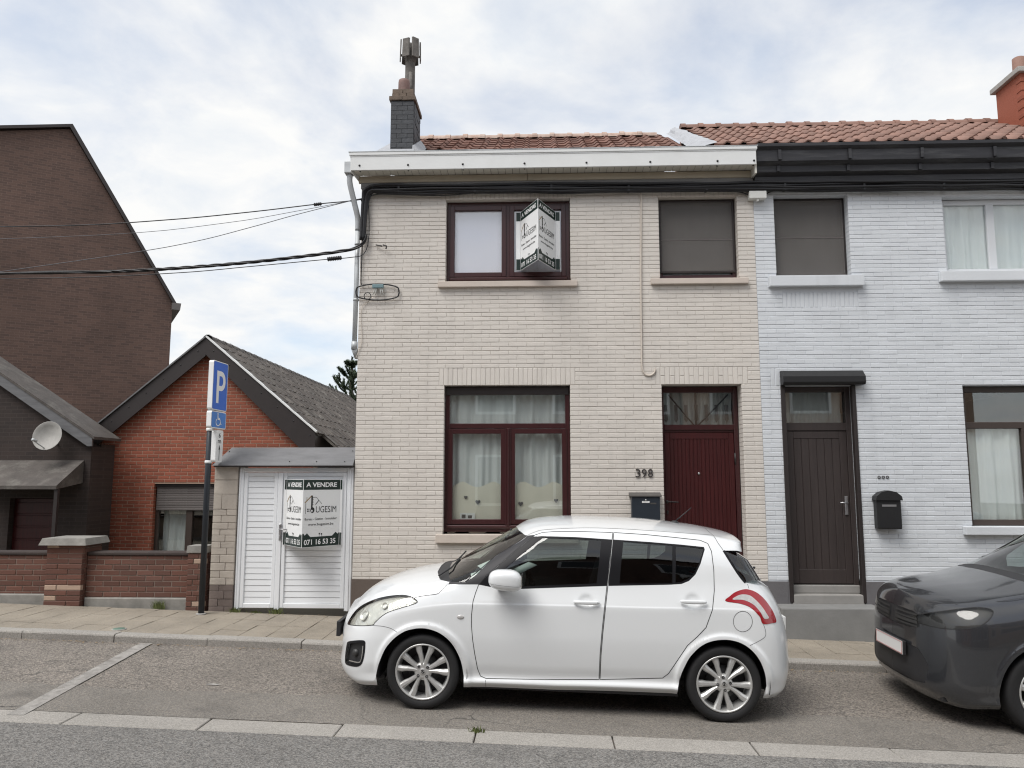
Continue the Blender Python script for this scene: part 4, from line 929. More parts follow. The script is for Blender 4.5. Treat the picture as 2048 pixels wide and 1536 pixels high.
# white double gate of slats
G = thing('garden_gate', 'white slatted double gate with steel handle between pillar and beige house', 'gate', (-.77, .06, .04))
gx0, gx1, gzb, gzt = -1.503, -.022, .055, 1.838
f = MB(); f.cbox(gx0, gx0+.065, .045, .11, gzb, gzt, .008); f.cbox(gx1-.085, gx1, .045, .11, gzb, gzt, .008); f.cbox(gx0+.064, gx1-.084, .047, .11, gzt-.055, gzt, .008)
f.cbox(gx1-.055, gx1-.03, .036, .046, gzb, gzt-.01, .004); f.cbox(gx0+.012, gx0+.03, .036, .046, gzb, gzt-.01, .004)
f.build('gate_frame', 'gate_white', G)
def gleaf(xa, xb, nm):
    L = MB(); zb, zt = gzb+.03, gzt-.06; w = .048
    L.cbox(xa, xa+w, .05, .10, zb, zt, .006); L.cbox(xb-w, xb, .05, .10, zb, zt, .006); L.cbox(xa+w-.001, xb-w+.001, .052, .10, zt-w, zt, .006); L.cbox(xa+w-.001, xb-w+.001, .052, .10, zb, zb+.06, .006)
    L = L.build(nm, 'gate_white', G)
    MB().box(xa+w-.004, xb-w+.004, .085, .095, zb+.05, zt-w+.01).build('back_sheet', 'gate_white', L)
    za, zc = zb+.06, zt-w; n = 22; p = (zc-za)/n
    # slat: clapboard leaning forward at its foot
    mb = MB(); h = p; xx = (xb-xa-2*w)/2+.003
    mb.prism([(.0685, -h/2+.003), (.0735, h/2-.001), (.084, h/2-.001), (.084, -h/2+.003)], lambda a, b: (-xx, a, b), lambda a, b: (xx, a, b))
    me = mesh_of(mb, 'gate_white', 'slat')
    for i in range(n): piece('slat', me, L, ((xa+xb)/2, 0, za+p*(i+.5)))
    return L
gleaf(gx0+.068, -.995, 'gate_leaf'); L2 = gleaf(-.925, gx1-.09, 'gate_leaf')
MB().cbox(-.992, -.928, .040, .10, gzb+.01, gzt-.06, .006).build('centre_post', 'gate_white', G)
hx, hz = X_(560, 1060, .03), Z_(560, 1063, .03)
MB().cbox(hx-.016, hx+.016, .030, .041, hz-.11, hz+.10, .004).tube([(hx, .03, hz+.03), (hx, -.01, hz+.03), (hx+.11, -.014, hz+.03)], .008, 8).cbox(hx-.008, hx+.008, .022, .031, hz-.085, hz-.045, .002).lathe([(0, -.02), (.012, -.018), (.013, .0)], 12, (hx, .030, hz+.085), 'Y').build('handle', 'steel', L2)

# ================================================================== red brick bungalow behind
BY = 4.8
B = thing('brick_bungalow', 'red brick bungalow gable with brown verge boards and grey slate roof', 'bungalow', (-4.08, BY, 0))
ax, az = -4.08, 4.40; ex1, ez1 = -1.90, 2.56; ex0 = 2*ax-ex1-.02
sl = (az-ez1)/(ex1-ax)
wx0, wx1 = -6.18, -1.97
def brow(z):
    if z < ez1-.2: return (wx0, wx1)
    h = (az-.12-z)/sl; return (max(wx0, ax-h), min(wx1, ax+h))
BW = (-5.02, -3.72, .24, 1.60)
brickwork(B, BY, wx0, wx1, -.25, az, .0675, .222, .011, [BW], 'brick_red', 'mortar_red', 0.0, rows=brow, score=lambda t: ((t[0]+t[1])/2+2.9)**2+((t[2]+t[3])/2-2.6)**2, depth=.10, recess=.006, rnd=random.Random(14), skip=lambda t: t[3] < .1)
rc = .006
w = MB(); w.box(wx0, BW[0]-rc, BY+rc, BY+.3, -.3, 2.35).box(BW[1]+rc, wx1, BY+rc, BY+.3, -.3, 2.35).box(BW[0]-rc, BW[1]+rc, BY+rc, BY+.3, -.3, BW[2]).box(BW[0]-rc, BW[1]+rc, BY+rc, BY+.3, BW[3], 2.35)
w.prism([(wx0, 2.35), (wx1, 2.35), (wx1, ez1-.12), (ax, az-.10), (wx0, ez1-.12)], lambda a, b: (a, BY+rc, b), lambda a, b: (a, BY+.3, b)); w.build('wall', 'mortar_red', B)
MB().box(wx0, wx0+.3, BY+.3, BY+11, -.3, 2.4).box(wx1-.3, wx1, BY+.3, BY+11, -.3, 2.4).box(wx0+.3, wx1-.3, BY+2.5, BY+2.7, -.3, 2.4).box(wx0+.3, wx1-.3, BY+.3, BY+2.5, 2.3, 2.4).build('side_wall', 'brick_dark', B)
# verge boards
def verge(sgn):
    e = ex1 if sgn > 0 else ex0; d = .30
    pts = [(ax, az), (e, ez1), (e, ez1-.30), (e-sgn*.10, ez1-.30), (ax, az-.36)]
    if sgn > 0: pts = [(ax, az), (e, ez1), (e, ez1-.30), (e-.28, ez1-.30), (ax, az-.33)]
    MB().prism(pts, lambda a, b: (a, BY-.16, b), lambda a, b: (a, BY-.12, b)).build('verge_board', 'fascia_brown', B)
    MB().prism([(ax, az+.035), (e+sgn*.02, ez1+.03), (e+sgn*.02, ez1), (ax, az)], lambda a, b: (a, BY-.19, b), lambda a, b: (a, BY-.06, b)).build('verge_trim', 'pvc_white' if sgn > 0 else 'coping_grey', B)
    u = Vector((e-ax, ez1-az)).normalized(); nn = Vector((-u.y, u.x)) if sgn < 0 else Vector((u.y, -u.x))
    for k in range(7):
        p = Vector((ax, az-.14))+u*(.2+k*.42); MB().lathe([(0, -.006), (.012, -.005), (.013, 0)], 8, (p.x, BY-.161, p.y), 'Y').build('screw', 'screw_black', B)
verge(1); verge(-1)
MB().prism([(ex1-.02, ez1-.30), (ex1, ez1-.30), (ex1, ez1), (ex1-.02, ez1)], lambda a, b: (a, BY-.12, b), lambda a, b: (a, BY+10.9, b)).prism([(wx1, 2.24), (ex1-.02, 2.24), (ex1-.02, 2.26), (wx1, 2.26)], lambda a, b: (a, BY-.12, b), lambda a, b: (a, BY+10.9, b)).build('eave_board', 'fascia_brown', B)
# slates on the right slope, laid in overlapping courses
RB = MB(); RL = 10.9
RB.hexa([(ax, BY-.10, az-.03), (ex1+.03, BY-.10, ez1-.05), (ex1+.03, BY+RL, ez1-.05), (ax, BY+RL, az-.03)], [(ax, BY-.10, az+.01), (ex1+.03, BY-.10, ez1-.01), (ex1+.03, BY+RL, ez1-.01), (ax, BY+RL, az+.01)])
RB.hexa([(ex0-.03, BY-.10, ez1-.05), (ax, BY-.10, az-.03), (ax, BY+RL, az-.03), (ex0-.03, BY+RL, ez1-.05)], [(ex0-.03, BY-.10, ez1-.01), (ax, BY-.10, az+.01), (ax, BY+RL, az+.01), (ex0-.03, BY+RL, ez1-.01)])
xe_, ze_ = ex1+.03+.50, ez1-.01-.50*sl
RB.hexa([(ex1+.03, BY+.2, ez1-.06), (xe_, BY+.2, ze_-.05), (xe_, BY+RL, ze_-.05), (ex1+.03, BY+RL, ez1-.06)], [(ex1+.03, BY+.2, ez1-.015), (xe_, BY+.2, ze_-.005), (xe_, BY+RL, ze_-.005), (ex1+.03, BY+RL, ez1-.015)])
RB = RB.build('roof', 'slate', B)
ang = math.atan(sl); slen = math.hypot(ex1+.03-ax, az-ez1+.02); nrow = 9; rl_ = slen/nrow; nrow = 11; cwid = .33; ncol = int(RL/cwid)
tm = MB(); tw, tl = cwid-.012, rl_*1.1
tm.hexa([(0, -tw/2, 0), (tl, -tw/2, 0), (tl, tw/2, 0), (0, tw/2, 0)], [(0, -tw/2, .012), (tl, -tw/2, .012), (tl, tw/2, .012), (0, tw/2, .012)])
tm.hexa([(0, tw/2-.05, .012), (tl, tw/2-.05, .012), (tl, tw/2, .012), (0, tw/2, .012)], [(0, tw/2-.035, .035), (tl, tw/2-.035, .035), (tl, tw/2-.01, .035), (0, tw/2-.01, .035)])
tme = mesh_of(tm, 'slate', 'slate'); r = random.Random(77)
cnt = 0; far = MB()
for c_ in range(ncol):
    for k in range(nrow):
        if k > 8 and c_ == 0: continue
        u0 = rl_*k; x = ax+u0*math.cos(ang); z = az-u0*math.sin(ang)+.014; y = BY-.10+cwid*(c_+.5)
        piece('slate', tme, RB, (x, y, z+r.uniform(0, .006)), (r.uniform(-.01, .01), ang-.035+r.uniform(-.01, .01), r.uniform(-.012, .012))); cnt += 1
rt = MB().lathe([(.09, 0), (.09, .34)], 10, axis='Y').lathe([(.10, 0), (.10, .05)], 10, axis='Y'); rtm = mesh_of(rt, 'slate', 'ridge_tile')
for c_ in range(int(RL/.34)): piece('ridge_tile', rtm, RB, (ax, BY-.10+.34*c_, az-.03+r.uniform(-.004, .004)))
# window with a half-lowered shutter
x0, x1, z0, z1 = BW
W = MB(); frame_rect(W, x0+.004, x1-.004, z0+.004, z1-.004, .06, BY+.10, BY+.17); W.cbox(-4.42, -4.30, BY+.098, BY+.17, z0+.06, z1-.06, .005); W = W.build('window', 'frame_brown', B)
pane(W, x0+.06, -4.42, z0+.06, z1-.06, BY+.14); pane(W, -4.30, x1-.06, z0+.06, z1-.06, BY+.14)
shm = mesh_of(MB().cbox((x0-x1)/2+.02, (x1-x0)/2-.02, 0, .012, -.021, .021, .006), 'shutter_grey', 'shutter_slat')
for k in range(10): piece('shutter_slat', shm, W, ((x0+x1)/2, BY+.07, 1.52-.045*k))
MB().box(x0+.01, x1-.01, BY+.04, BY+.09, 1.545, 1.595).build('shutter_box', 'fascia_brown', W)
MB().bbox(x0-.06, x1+.06, BY-.05, BY+.12, z0-.09, z0, .01).build('sill', 'concrete', B)
curtain('curtain', -4.95, -4.40, .30, 1.5, BY+.3, 'curtain_white', 'white curtain below the half lowered shutter of the red bungalow', 2.2, .03, 31)

# ================================================================== dark gabled house at the left
DY = 3.7
DH = thing('gabled_house', 'dark brown brick house with grey verge board at the left edge, lower half shaded', 'house', (-7.4, DY, 0.1))
p1 = atY(190, 876, DY); p0 = atY(0, 745, DY); s2 = (p0[2]-p1[2])/(p1[0]-p0[0]); rx = p1[0]; apx = rx-2.9; apz = p1[2]+s2*2.9
lx = apx-2.9
OPD = (-7.05, -6.2, .15, 1.35)
w = MB(); w.box(lx, OPD[0], DY, DY+.3, -.2, p1[2]-.15).box(OPD[1], rx-.05, DY, DY+.3, -.2, p1[2]-.15).box(OPD[0], OPD[1], DY, DY+.3, OPD[3], p1[2]-.15)
w.prism([(lx, p1[2]-.15), (rx-.05, p1[2]-.15), (apx, apz-.15)], lambda a, b: (a, DY, b), lambda a, b: (a, DY+.3, b)); w.box(rx-.35, rx-.05, DY+.3, DY+.75, -.2, p1[2]-.1); w.box(lx, lx+.3, DY+.3, DY+.75, -.2, p1[2]-.1)
w.build('wall', 'brick_dark', DH)
MB().prism([(apx, apz), (rx+.02, p1[2]), (rx+.02, p1[2]-.15), (rx-.06, p1[2]-.15), (apx, apz-.17)], lambda a, b: (a, DY-.12, b), lambda a, b: (a, DY-.08, b)).prism([(apx, apz), (lx-.05, p1[2]), (lx-.05, p1[2]-.15), (apx, apz-.17)], lambda a, b: (a, DY-.12, b), lambda a, b: (a, DY-.08, b)).build('verge_board', 'coping_grey', DH)
rf = MB(); rf.hexa([(apx, DY-.13, apz), (rx+.06, DY-.13, p1[2]-.03), (rx+.06, DY+.75, p1[2]-.03), (apx, DY+.75, apz)], [(apx, DY-.13, apz+.05), (rx+.06, DY-.13, p1[2]+.02), (rx+.06, DY+.75, p1[2]+.02), (apx, DY+.75, apz+.05)])
rf.hexa([(lx-.06, DY-.13, p1[2]-.03), (apx, DY-.13, apz), (apx, DY+.75, apz), (lx-.06, DY+.75, p1[2]-.03)], [(lx-.06, DY-.13, p1[2]+.02), (apx, DY-.13, apz+.05), (apx, DY+.75, apz+.05), (lx-.06, DY+.75, p1[2]+.02)]); rf.build('roof', 'slate', DH)
dl = MB().cbox(OPD[0]+.004, OPD[1]-.004, DY+.12, DY+.17, .12, OPD[3]-.004, .006).build('door', 'door_red', DH)
for k in range(5): MB().cbox(OPD[0]+.05, OPD[1]-.05, DY+.108, DY+.121, .2+.22*k, .39+.22*k, .006).build('panel', 'door_red', dl)
MB().hexa([(-7.5, DY-.75, 1.52), (-5.75, DY-.75, 1.52), (-5.75, DY-.01, 1.62), (-7.5, DY-.01, 1.62)], [(-7.5, DY-.75, 1.58), (-5.75, DY-.75, 1.58), (-5.75, DY-.01, 2.02), (-7.5, DY-.01, 2.02)]).build('canopy', 'slate', DH)
for q_ in (-5.80, -7.49): MB().box(q_, q_+.06, DY-.72, DY-.66, .1, 1.52).build('canopy_post', 'fascia_brown', DH)
ds = thing('satellite_dish', 'pale round satellite dish on the dark gable at the left edge', 'satellite dish', (X_(95, 905, DY), DY-.02, Z_(95, 905, DY)))
sx, sz = X_(95, 872, DY-.3), Z_(95, 872, DY-.3)
mb = MB(); mb.lathe([(0, .07), (.10, .06), (.20, .02), (.25, -.02), (.255, -.02), (.205, .03), (.10, .07), (0, .08)], 24, (0, 0, 0), 'Y')
Mx = Matrix.Rotation(R(-18), 3, 'X') @ Matrix.Rotation(R(15), 3, 'Z'); mb.v = [tuple(Mx @ Vector((p[0]*.9, p[1], p[2]*1.05))+Vector((sx, DY-.3, sz))) for p in mb.v]
mb.build('dish', 'concrete', ds)
MB().tube([(sx, DY-.22, sz), (sx, DY-.08, sz-.12), (sx, DY, sz-.12)], .018, 8).tube([(sx, DY-.30, sz-.24), (sx-.02, DY-.62, sz-.10)], .010, 6).tube([(sx-.02, DY-.56, sz-.10), (sx-.02, DY-.66, sz-.08)], .025, 8).build('bracket', 'zinc', ds)

# ================================================================== tall brown house behind
TY = 12.0
T = thing('tall_house', 'tall brown brick house with a long sloping gable behind the bungalow', 'house', (-12, TY, .4))
# its gable is turned 32 degrees, so only the gable is seen
ta = R(32); tf_ = np.array([math.cos(ta), math.sin(ta), 0]); td_ = np.array([-math.sin(ta), math.cos(ta), 0]); tc_ = atY(345, 720, TY)
def onface(px, py):
    d = ray(px, py); t = ((tc_-CAM) @ td_)/(d @ td_); p = CAM+d*t; return float((p-tc_) @ tf_), float(p[2])
fa = lambda o: (lambda a, b: tuple(tc_*np.array([1, 1, 0])+tf_*a+td_*o+np.array([0, 0, b])))
e0, e1, e2 = onface(345, 606), onface(140, 258), onface(-250, 268)
MB().prism([(e2[0], -.5), (e0[0], -.5), e0, e1, e2], fa(0), fa(9)).build('wall', 'brick_brown', T)
dv = (e0[0]+.12, e0[1]-.05)
MB().prism([(e0[0]-.02, e0[1]+.02), dv, (e1[0]+.06, e1[1]+.12), (e2[0], e2[1]+.12), (e2[0], e2[1]+.02), (e1[0], e1[1]+.02)], fa(-.12), fa(9)).build('roof', 'fascia_brown', T)
MB().prism([(e0[0]-.02, e0[1]-.22), (e0[0]+.20, e0[1]-.22), (e0[0]+.22, e0[1]-.02), (e0[0]-.02, e0[1]-.02)], fa(-.16), fa(9)).build('gutter', 'shutter_grey', T)

# ================================================================== low garden walls and pillars
mat('mortar_wall', (0.22, 0.17, 0.14), 0.9, var=0.15)
def brick_pier(name, label, x0, x1, y0, y1, zb, zt, cap, seed, m='brick_wall'):
    P = thing(name, label, 'pillar', ((x0+x1)/2, (y0+y1)/2, zb))
    MB().box(x0+.008, x1-.008, y0+.008, y1-.008, zb-.1, zt).build('core', 'mortar_wall', P)
    r = random.Random(seed); z = zb-.02; k = 0
    while z < zt-.03:
        f = .33 if k % 2 else .62; xm = x0+(x1-x0)*f; h = .0655
        for a, b in ((x0, xm), (xm, x1)):
            mm = 'mortar_red' if r.random() < .22 else m
            MB().cbox(a+.004, b-.004, y0+r.uniform(-.003, .003), y0+.06, z+.004, z+h-.004, .005).build('brick', mm, P)
        MB().box(x0, x0+.03, y0+.062, y1-.002, z+.004, z+h-.004).box(x1-.03, x1, y0+.062, y1-.002, z+.004, z+h-.004).build('brick', m, P)
        z += h; k += 1
    MB().hexa([(x0-cap, y0-cap, zt), (x1+cap, y0-cap, zt), (x1+cap, y1+cap, zt), (x0-cap, y1+cap, zt)], [(x0-cap*.6, y0-cap*.6, zt+.085), (x1+cap*.6, y0-cap*.6, zt+.085), (x1+cap*.6, y1+cap*.6, zt+.085), (x0-cap*.6, y1+cap*.6, zt+.085)]).build('cap', 'concrete_old', P)
brick_pier('brick_pillar', 'narrow worn red brick pillar with pale cap beside the parking sign pole', -2.10, -1.86, .0, .24, .06, .77, .012, 3)
lx0, lx1 = X_(92, 1120, .0), X_(165, 1120, .0)
brick_pier('brick_pillar', 'wide brick pillar with broad pale cap at the left end of the garden wall', lx0, lx1, .0, .42, .12, .86, .07, 4)
LWL = thing('garden_wall', 'low brown brick garden wall between the two brick pillars', 'garden wall', ((lx1-2.1)/2, .15, .1))
xa, xb = lx1+.005, -2.105
brickwork(LWL, .10, xa, xb, .20, .72, .0675, .222, .011, [], 'brick_wall', 'mortar_wall', .20, keep=300, score=lambda t: -t[0], back=.2, recess=.006, rnd=random.Random(6))
MB().cbox(xa, xb, .07, .32, -.05, .20, .015).build('footing', 'concrete_old', LWL)
MB().cbox(xa, xb, .08, .33, .7205, .765, .01).build('coping', 'brick_dark', LWL)
LW2 = thing('garden_wall', 'low brown brick garden wall running out of the left edge of the picture', 'garden wall', (lx0-2, .15, .2))
brickwork(LW2, .10, lx0-4, lx0-.005, .24, .72, .0675, .222, .011, [], 'brick_wall', 'mortar_wall', .20, keep=120, score=lambda t: -t[0], back=.2, recess=.006, rnd=random.Random(7))
MB().cbox(lx0-4, lx0-.005, .07, .32, -.05, .24, .015).build('footing', 'concrete_old', LW2); MB().cbox(lx0-4, lx0-.005, .08, .33, .7205, .765, .01).build('coping', 'brick_dark', LW2)
# ================================================================== cars
mat('car_white', (0.77, 0.79, 0.80), 0.3, coat=1.0)
mat('car_grey', (0.042, 0.044, 0.049), 0.25, coat=1.0, metal=0.4)
mat('car_black', (0.010, 0.010, 0.012), 0.45, spec=0.2)
mat('car_trim', (0.022, 0.022, 0.024), 0.55)
mat('pillar_grey', (0.050, 0.049, 0.052), 0.5, spec=0.2)
mat('tyre', (0.013, 0.013, 0.014), 0.75, bump=0.15, bscale=120)
mat('alloy', (0.56, 0.56, 0.55), 0.36, metal=0.55)
mat('alloy_dark', (0.07, 0.07, 0.07), 0.5, metal=0.6)
mat('lamp_silver', (0.80, 0.80, 0.76), 0.2, metal=0.55, var=0.10, vscale=18, bump=0.6, bscale=22)
mat('lamp_chrome', (0.75, 0.75, 0.74), 0.12, metal=0.9)
mat('lamp_red', (0.33, 0.004, 0.012), 0.18, coat=1.0)
mat('lamp_clear', (0.52, 0.51, 0.50), 0.25, coat=1.0, var=0.15, vscale=30)
mat('car_seat', (0.018, 0.018, 0.02), 0.9)
mat('seam', (0.02, 0.02, 0.021), 0.8)
mat('paper', (0.70, 0.72, 0.70), 0.8)
mat('paper_cream', (0.70, 0.62, 0.50), 0.8)
mat('plate_red', (0.35, 0.02, 0.02), 0.5)
glass_mat('car_glass', (0.42, 0.48, 0.47), refl=1.7)
glass_mat('car_glass_dark', (0.34, 0.39, 0.39), refl=1.8)
glass_mat('windscreen_glass', (0.70, 0.77, 0.74), refl=1.2)

def pchip(xs, ys):
    xs, ys = np.array(xs, float), np.array(ys, float); h = np.diff(xs); d = np.diff(ys)/h; m = np.zeros_like(ys)
    for i in range(1, len(xs)-1):
        if d[i-1]*d[i] > 0:
            w1, w2 = 2*h[i]+h[i-1], h[i]+2*h[i-1]; m[i] = (w1+w2)/(w1/d[i-1]+w2/d[i])
    m[0], m[-1] = d[0], d[-1]
    def f(x):
        x = np.clip(np.asarray(x, float), xs[0], xs[-1]); i = np.clip(np.searchsorted(xs, x)-1, 0, len(h)-1); s = (x-xs[i])/h[i]
        return ((1+2*s)*(1-s)**2)*ys[i]+s*(1-s)**2*h[i]*m[i]+s*s*(3-2*s)*ys[i+1]+s*s*(s-1)*h[i]*m[i+1]
    return f

class Body:
    """half a car shell as a surface P(u, t): u along the length (nose to tail), t from the sill over the side to the centre line of the roof"""
    def __init__(s, tab, wheels, archr, dents=()):
        U = tab['u']; s.u0, s.u1 = U[0], U[-1]; s.wheels = wheels; s.archr = archr; s.dents = dents
        s.z = [pchip(U, q) for q in tab['z']]; s.y = [pchip(U, q) for q in tab['y']]; s.top = pchip(U, tab['top'])
        s.xf = pchip(*tab['xf']); s.xr = pchip(*tab['xr']); s.Lf, s.pf, s.Lr, s.pr, s.rs = tab['round']
        s.F = [.87, .62, .32, 0.0]; s.T = len(tab['z'])+3
    def P(s, u, t):
        u = np.atleast_1d(np.asarray(u, float)); t = np.atleast_1d(np.asarray(t, float))
        zs = [f(u) for f in s.z]; ys = [f(u) for f in s.y]; zt = s.top(u); ze, ye = zs[-1], ys[-1]
        for f in s.F: ys.append(ye*f); zs.append(zt-(zt-ze)*f**2.2)
        ys.append(-ys[-2]); zs.append(zs[-2])
        Ysec, Zsec = np.stack(ys), np.stack(zs)
        i = np.clip(np.floor(t).astype(int), 0, s.T-1); k = t-i; col_ = np.arange(len(u))
        def cr(A):   # monotone cubic through the section rows: no overshoot at the creases
            d = np.diff(A, axis=0); pr = d[:-1]*d[1:]; m = np.zeros_like(A); den = d[:-1]+d[1:]
            m[1:-1] = np.where(pr > 0, 2*pr/np.where(np.abs(den) < 1e-12, 1e-12, den), 0); m[0] = d[0]; m[-1] = d[-1]
            a, b, ma, mb_ = A[i, col_], A[i+1, col_], m[i, col_], m[i+1, col_]
            return (1+2*k)*(1-k)**2*a+k*(1-k)**2*ma+k*k*(3-2*k)*b+k*k*(k-1)*mb_
        y, z = cr(Ysec), cr(Zsec); y = np.maximum(y, 0)
        sf = np.clip((u-s.u0)/s.Lf, 0, 1); sr = np.clip((s.u1-u)/s.Lr, 0, 1)
        g = (1-(1-sf)**s.pf)**(1/s.pf)*(1-(1-sr)**s.pr)**(1/s.pr)
        x = u+(s.xf(z)-s.u0)*np.clip(1-(u-s.u0)/.6, 0, 1)**2
        wr = np.clip((u-s.rs)/(s.u1-s.rs), 0, 1)**1.6; x = x+(s.xr(z)-s.u1)*wr
        for (wx, wz) in s.wheels:
            r = np.hypot(x-wx, z-wz); y = y+.017*np.exp(-(np.maximum(np.abs(r-s.archr-.008)-.014, 0)/.022)**2)/(1+np.exp((t-5.7)*5))
        for (dx, dz, a, b, dep) in s.dents: y = y-dep*np.exp(-(((x-dx)/a)**2+((z-dz)/b)**2)**2)*(t < 7)
        return np.stack([x, y*g, z], -1)
    def N(s, u, t, e=.004):
        u = np.atleast_1d(np.asarray(u, float)); t = np.atleast_1d(np.asarray(t, float))
        ua, ub = np.clip(u-e, s.u0, s.u1), np.clip(u+e, s.u0, s.u1); ta, tb = np.clip(t-e*4, 0, s.T), np.clip(t+e*4, 0, s.T)
        n = np.cross(s.P(ub, t)-s.P(ua, t), s.P(u, tb)-s.P(u, ta)); ln = np.linalg.norm(n, axis=-1, keepdims=True); n = n/np.maximum(ln, 1e-12)
        return -n     # points outward on the +y half
class Car:
    def __init__(s, body, O, ex, ey, ez, root):
        s.b, s.O, s.ex, s.ey, s.ez, s.root = body, O, ex, ey, ez, root
        uu = np.linspace(body.u0+.004, body.u1-.004, 260); tt = np.linspace(0.02, body.T-.05, 140); A, B = np.meshgrid(uu, tt, indexing='ij'); s.gu, s.gt = A.ravel(), B.ravel()
        s.gp = body.P(s.gu, s.gt); s.gpx = s.px(s.gp)
        n = body.N(s.gu, s.gt)*np.array([1, -1, 1]); w = s.world(s.gp); nw = n[:, :1]*ex+n[:, 1:2]*ey+n[:, 2:]*ez
        s.vis = np.einsum('ij,ij->i', nw, CAM-w) > 0
    def world(s, p): return s.O+p[:, :1]*s.ex-p[:, 1:2]*s.ey+p[:, 2:]*s.ez      # near side
    def px(s, p): return proj(s.world(p))
    def inv(s, pts, fun=None, grid=None):
        """pixel -> (u, t) on the near side of the shell"""
        fun = fun or s.px; G = (s.gpx if grid is None else grid)[s.vis]; gu, gt = s.gu[s.vis], s.gt[s.vis]; Q = np.array(pts, float)
        idx = np.concatenate([((G[None]-q[:, None])**2).sum(-1).argmin(1) for q in np.array_split(Q, max(1, len(Q)//64))])
        u, t = gu[idx].copy(), gt[idx].copy(); e = 1e-3; best = None
        for _ in range(8):
            f0 = fun(s.b.P(u, t)); r = Q-f0; err = (r**2).sum(-1)
            if best is None: best = [err.copy(), u.copy(), t.copy()]
            else:
                k = err < best[0]; best[0][k] = err[k]; best[1][k] = u[k]; best[2][k] = t[k]
            ju = (fun(s.b.P(u+e, t))-f0)/e; jt = (fun(s.b.P(u, t+e))-f0)/e
            det = ju[:, 0]*jt[:, 1]-ju[:, 1]*jt[:, 0]; det = np.where(np.abs(det) < 1e-6, 1e-6, det)
            du = (r[:, 0]*jt[:, 1]-r[:, 1]*jt[:, 0])/det; dt = (ju[:, 0]*r[:, 1]-ju[:, 1]*r[:, 0])/det
            m = np.maximum(np.maximum(np.abs(du)/.03, np.abs(dt)/.2), 1); u = np.clip(u+du/m, s.b.u0, s.b.u1); t = np.clip(t+dt/m, 0, s.b.T)
        return [(float(a), float(b)) for a, b in zip(best[1], best[2])]
    def side(s, pts):
        """side-view metres (x, z) -> (u, t)"""
        return s.inv([(a*1000, b*1000) for a, b in pts], fun=lambda p: p[:, [0, 2]]*1000, grid=s.gp[:, [0, 2]]*1000)

def resample(pts, step, closed, smooth):
    v = [Vector((a, b, 0)) for a, b in pts]
    if closed: v = v+[v[0]]
    if smooth:
        if closed:
            w = [v[-2]]+v+[v[1]]; c = []
            for i in range(1, len(w)-2):
                a, b, cc, d = w[i-1], w[i], w[i+1], w[i+2]
                for k in range(8): t = k/8; c.append(.5*((2*b)+(cc-a)*t+(2*a-5*b+4*cc-d)*t*t+(3*b-a-3*cc+d)*t**3))
            v = c+[c[0]]
        else: v = catmull(v, 8)
    out = []
    for a, b in zip(v[:-1], v[1:]):
        n = max(1, int(math.ceil((b-a).length/step)))
        out += [tuple((a+(b-a)*(k/n)).xy) for k in range(n)]
    if not closed: out.append(tuple(v[-1].xy))
    res = [out[0]]
    for q in out[1:]:
        if math.hypot(q[0]-res[-1][0], q[1]-res[-1][1]) > step*.3: res.append(q)
    return res
def inpoly(P, poly):
    """which of the points P (n,2) lie inside the polygon"""
    c = np.zeros(len(P), bool); q = np.array(poly); j = len(q)-1
    for i in range(len(q)):
        (xi, yi), (xj, yj) = q[i], q[j]
        c ^= ((yi > P[:, 1]) != (yj > P[:, 1])) & (P[:, 0] < (xj-xi)*(P[:, 1]-yi)/(yj-yi+1e-15)+xi); j = i
    return c
TS = 0.14
def shell(car, regions, lines, ucols, trows, extra=()):
    """triangulate the (u,t) domain with all outlines as edges; returns verts (u,t) and faces sorted by region"""
    b = car.b; cons = []; pts = []; edges = []
    for nm, poly in regions:
        k = len(pts); q = [(u, t*TS) for u, t in poly]; pts += q; edges += [(k+i, k+(i+1) % len(q)) for i in range(len(q))]
    k = len(pts)
    cor = [(b.u0, 0), (b.u1, 0), (b.u1, b.T*TS), (b.u0, b.T*TS)]; pts += cor; edges += [(k, k+1), (k+1, k+2), (k+2, k+3), (k+3, k)]
    cp = np.array(pts); G = np.array([(u, t*TS) for u in ucols for t in trows]+[(u, t*TS) for u, t in extra])
    near = np.concatenate([((g[:, None]-cp[None])**2).sum(-1).min(1) for g in np.array_split(G, 12)])
    pts += [tuple(g) for g in G[near > .008**2]]
    vo, eo, fo, _, _, _ = geometry.delaunay_2d_cdt([Vector(p) for p in pts], edges, [], 0, 1e-6)
    VA = np.array([tuple(v) for v in vo]); V = [(float(np.clip(x, b.u0, b.u1)), float(np.clip(y/TS, 0, b.T))) for x, y in VA]
    C = np.array([VA[list(f)].mean(0) for f in fo]); free = np.ones(len(fo), bool); out = {}
    for nm, p in regions:
        k = inpoly(C, [(u, t*TS) for u, t in p]) & free; free &= ~k
        if k.any(): out[nm] = [tuple(fo[i]) for i in np.nonzero(k)[0]]
    out['body'] = [tuple(fo[i]) for i in np.nonzero(free)[0]]
    return V, out
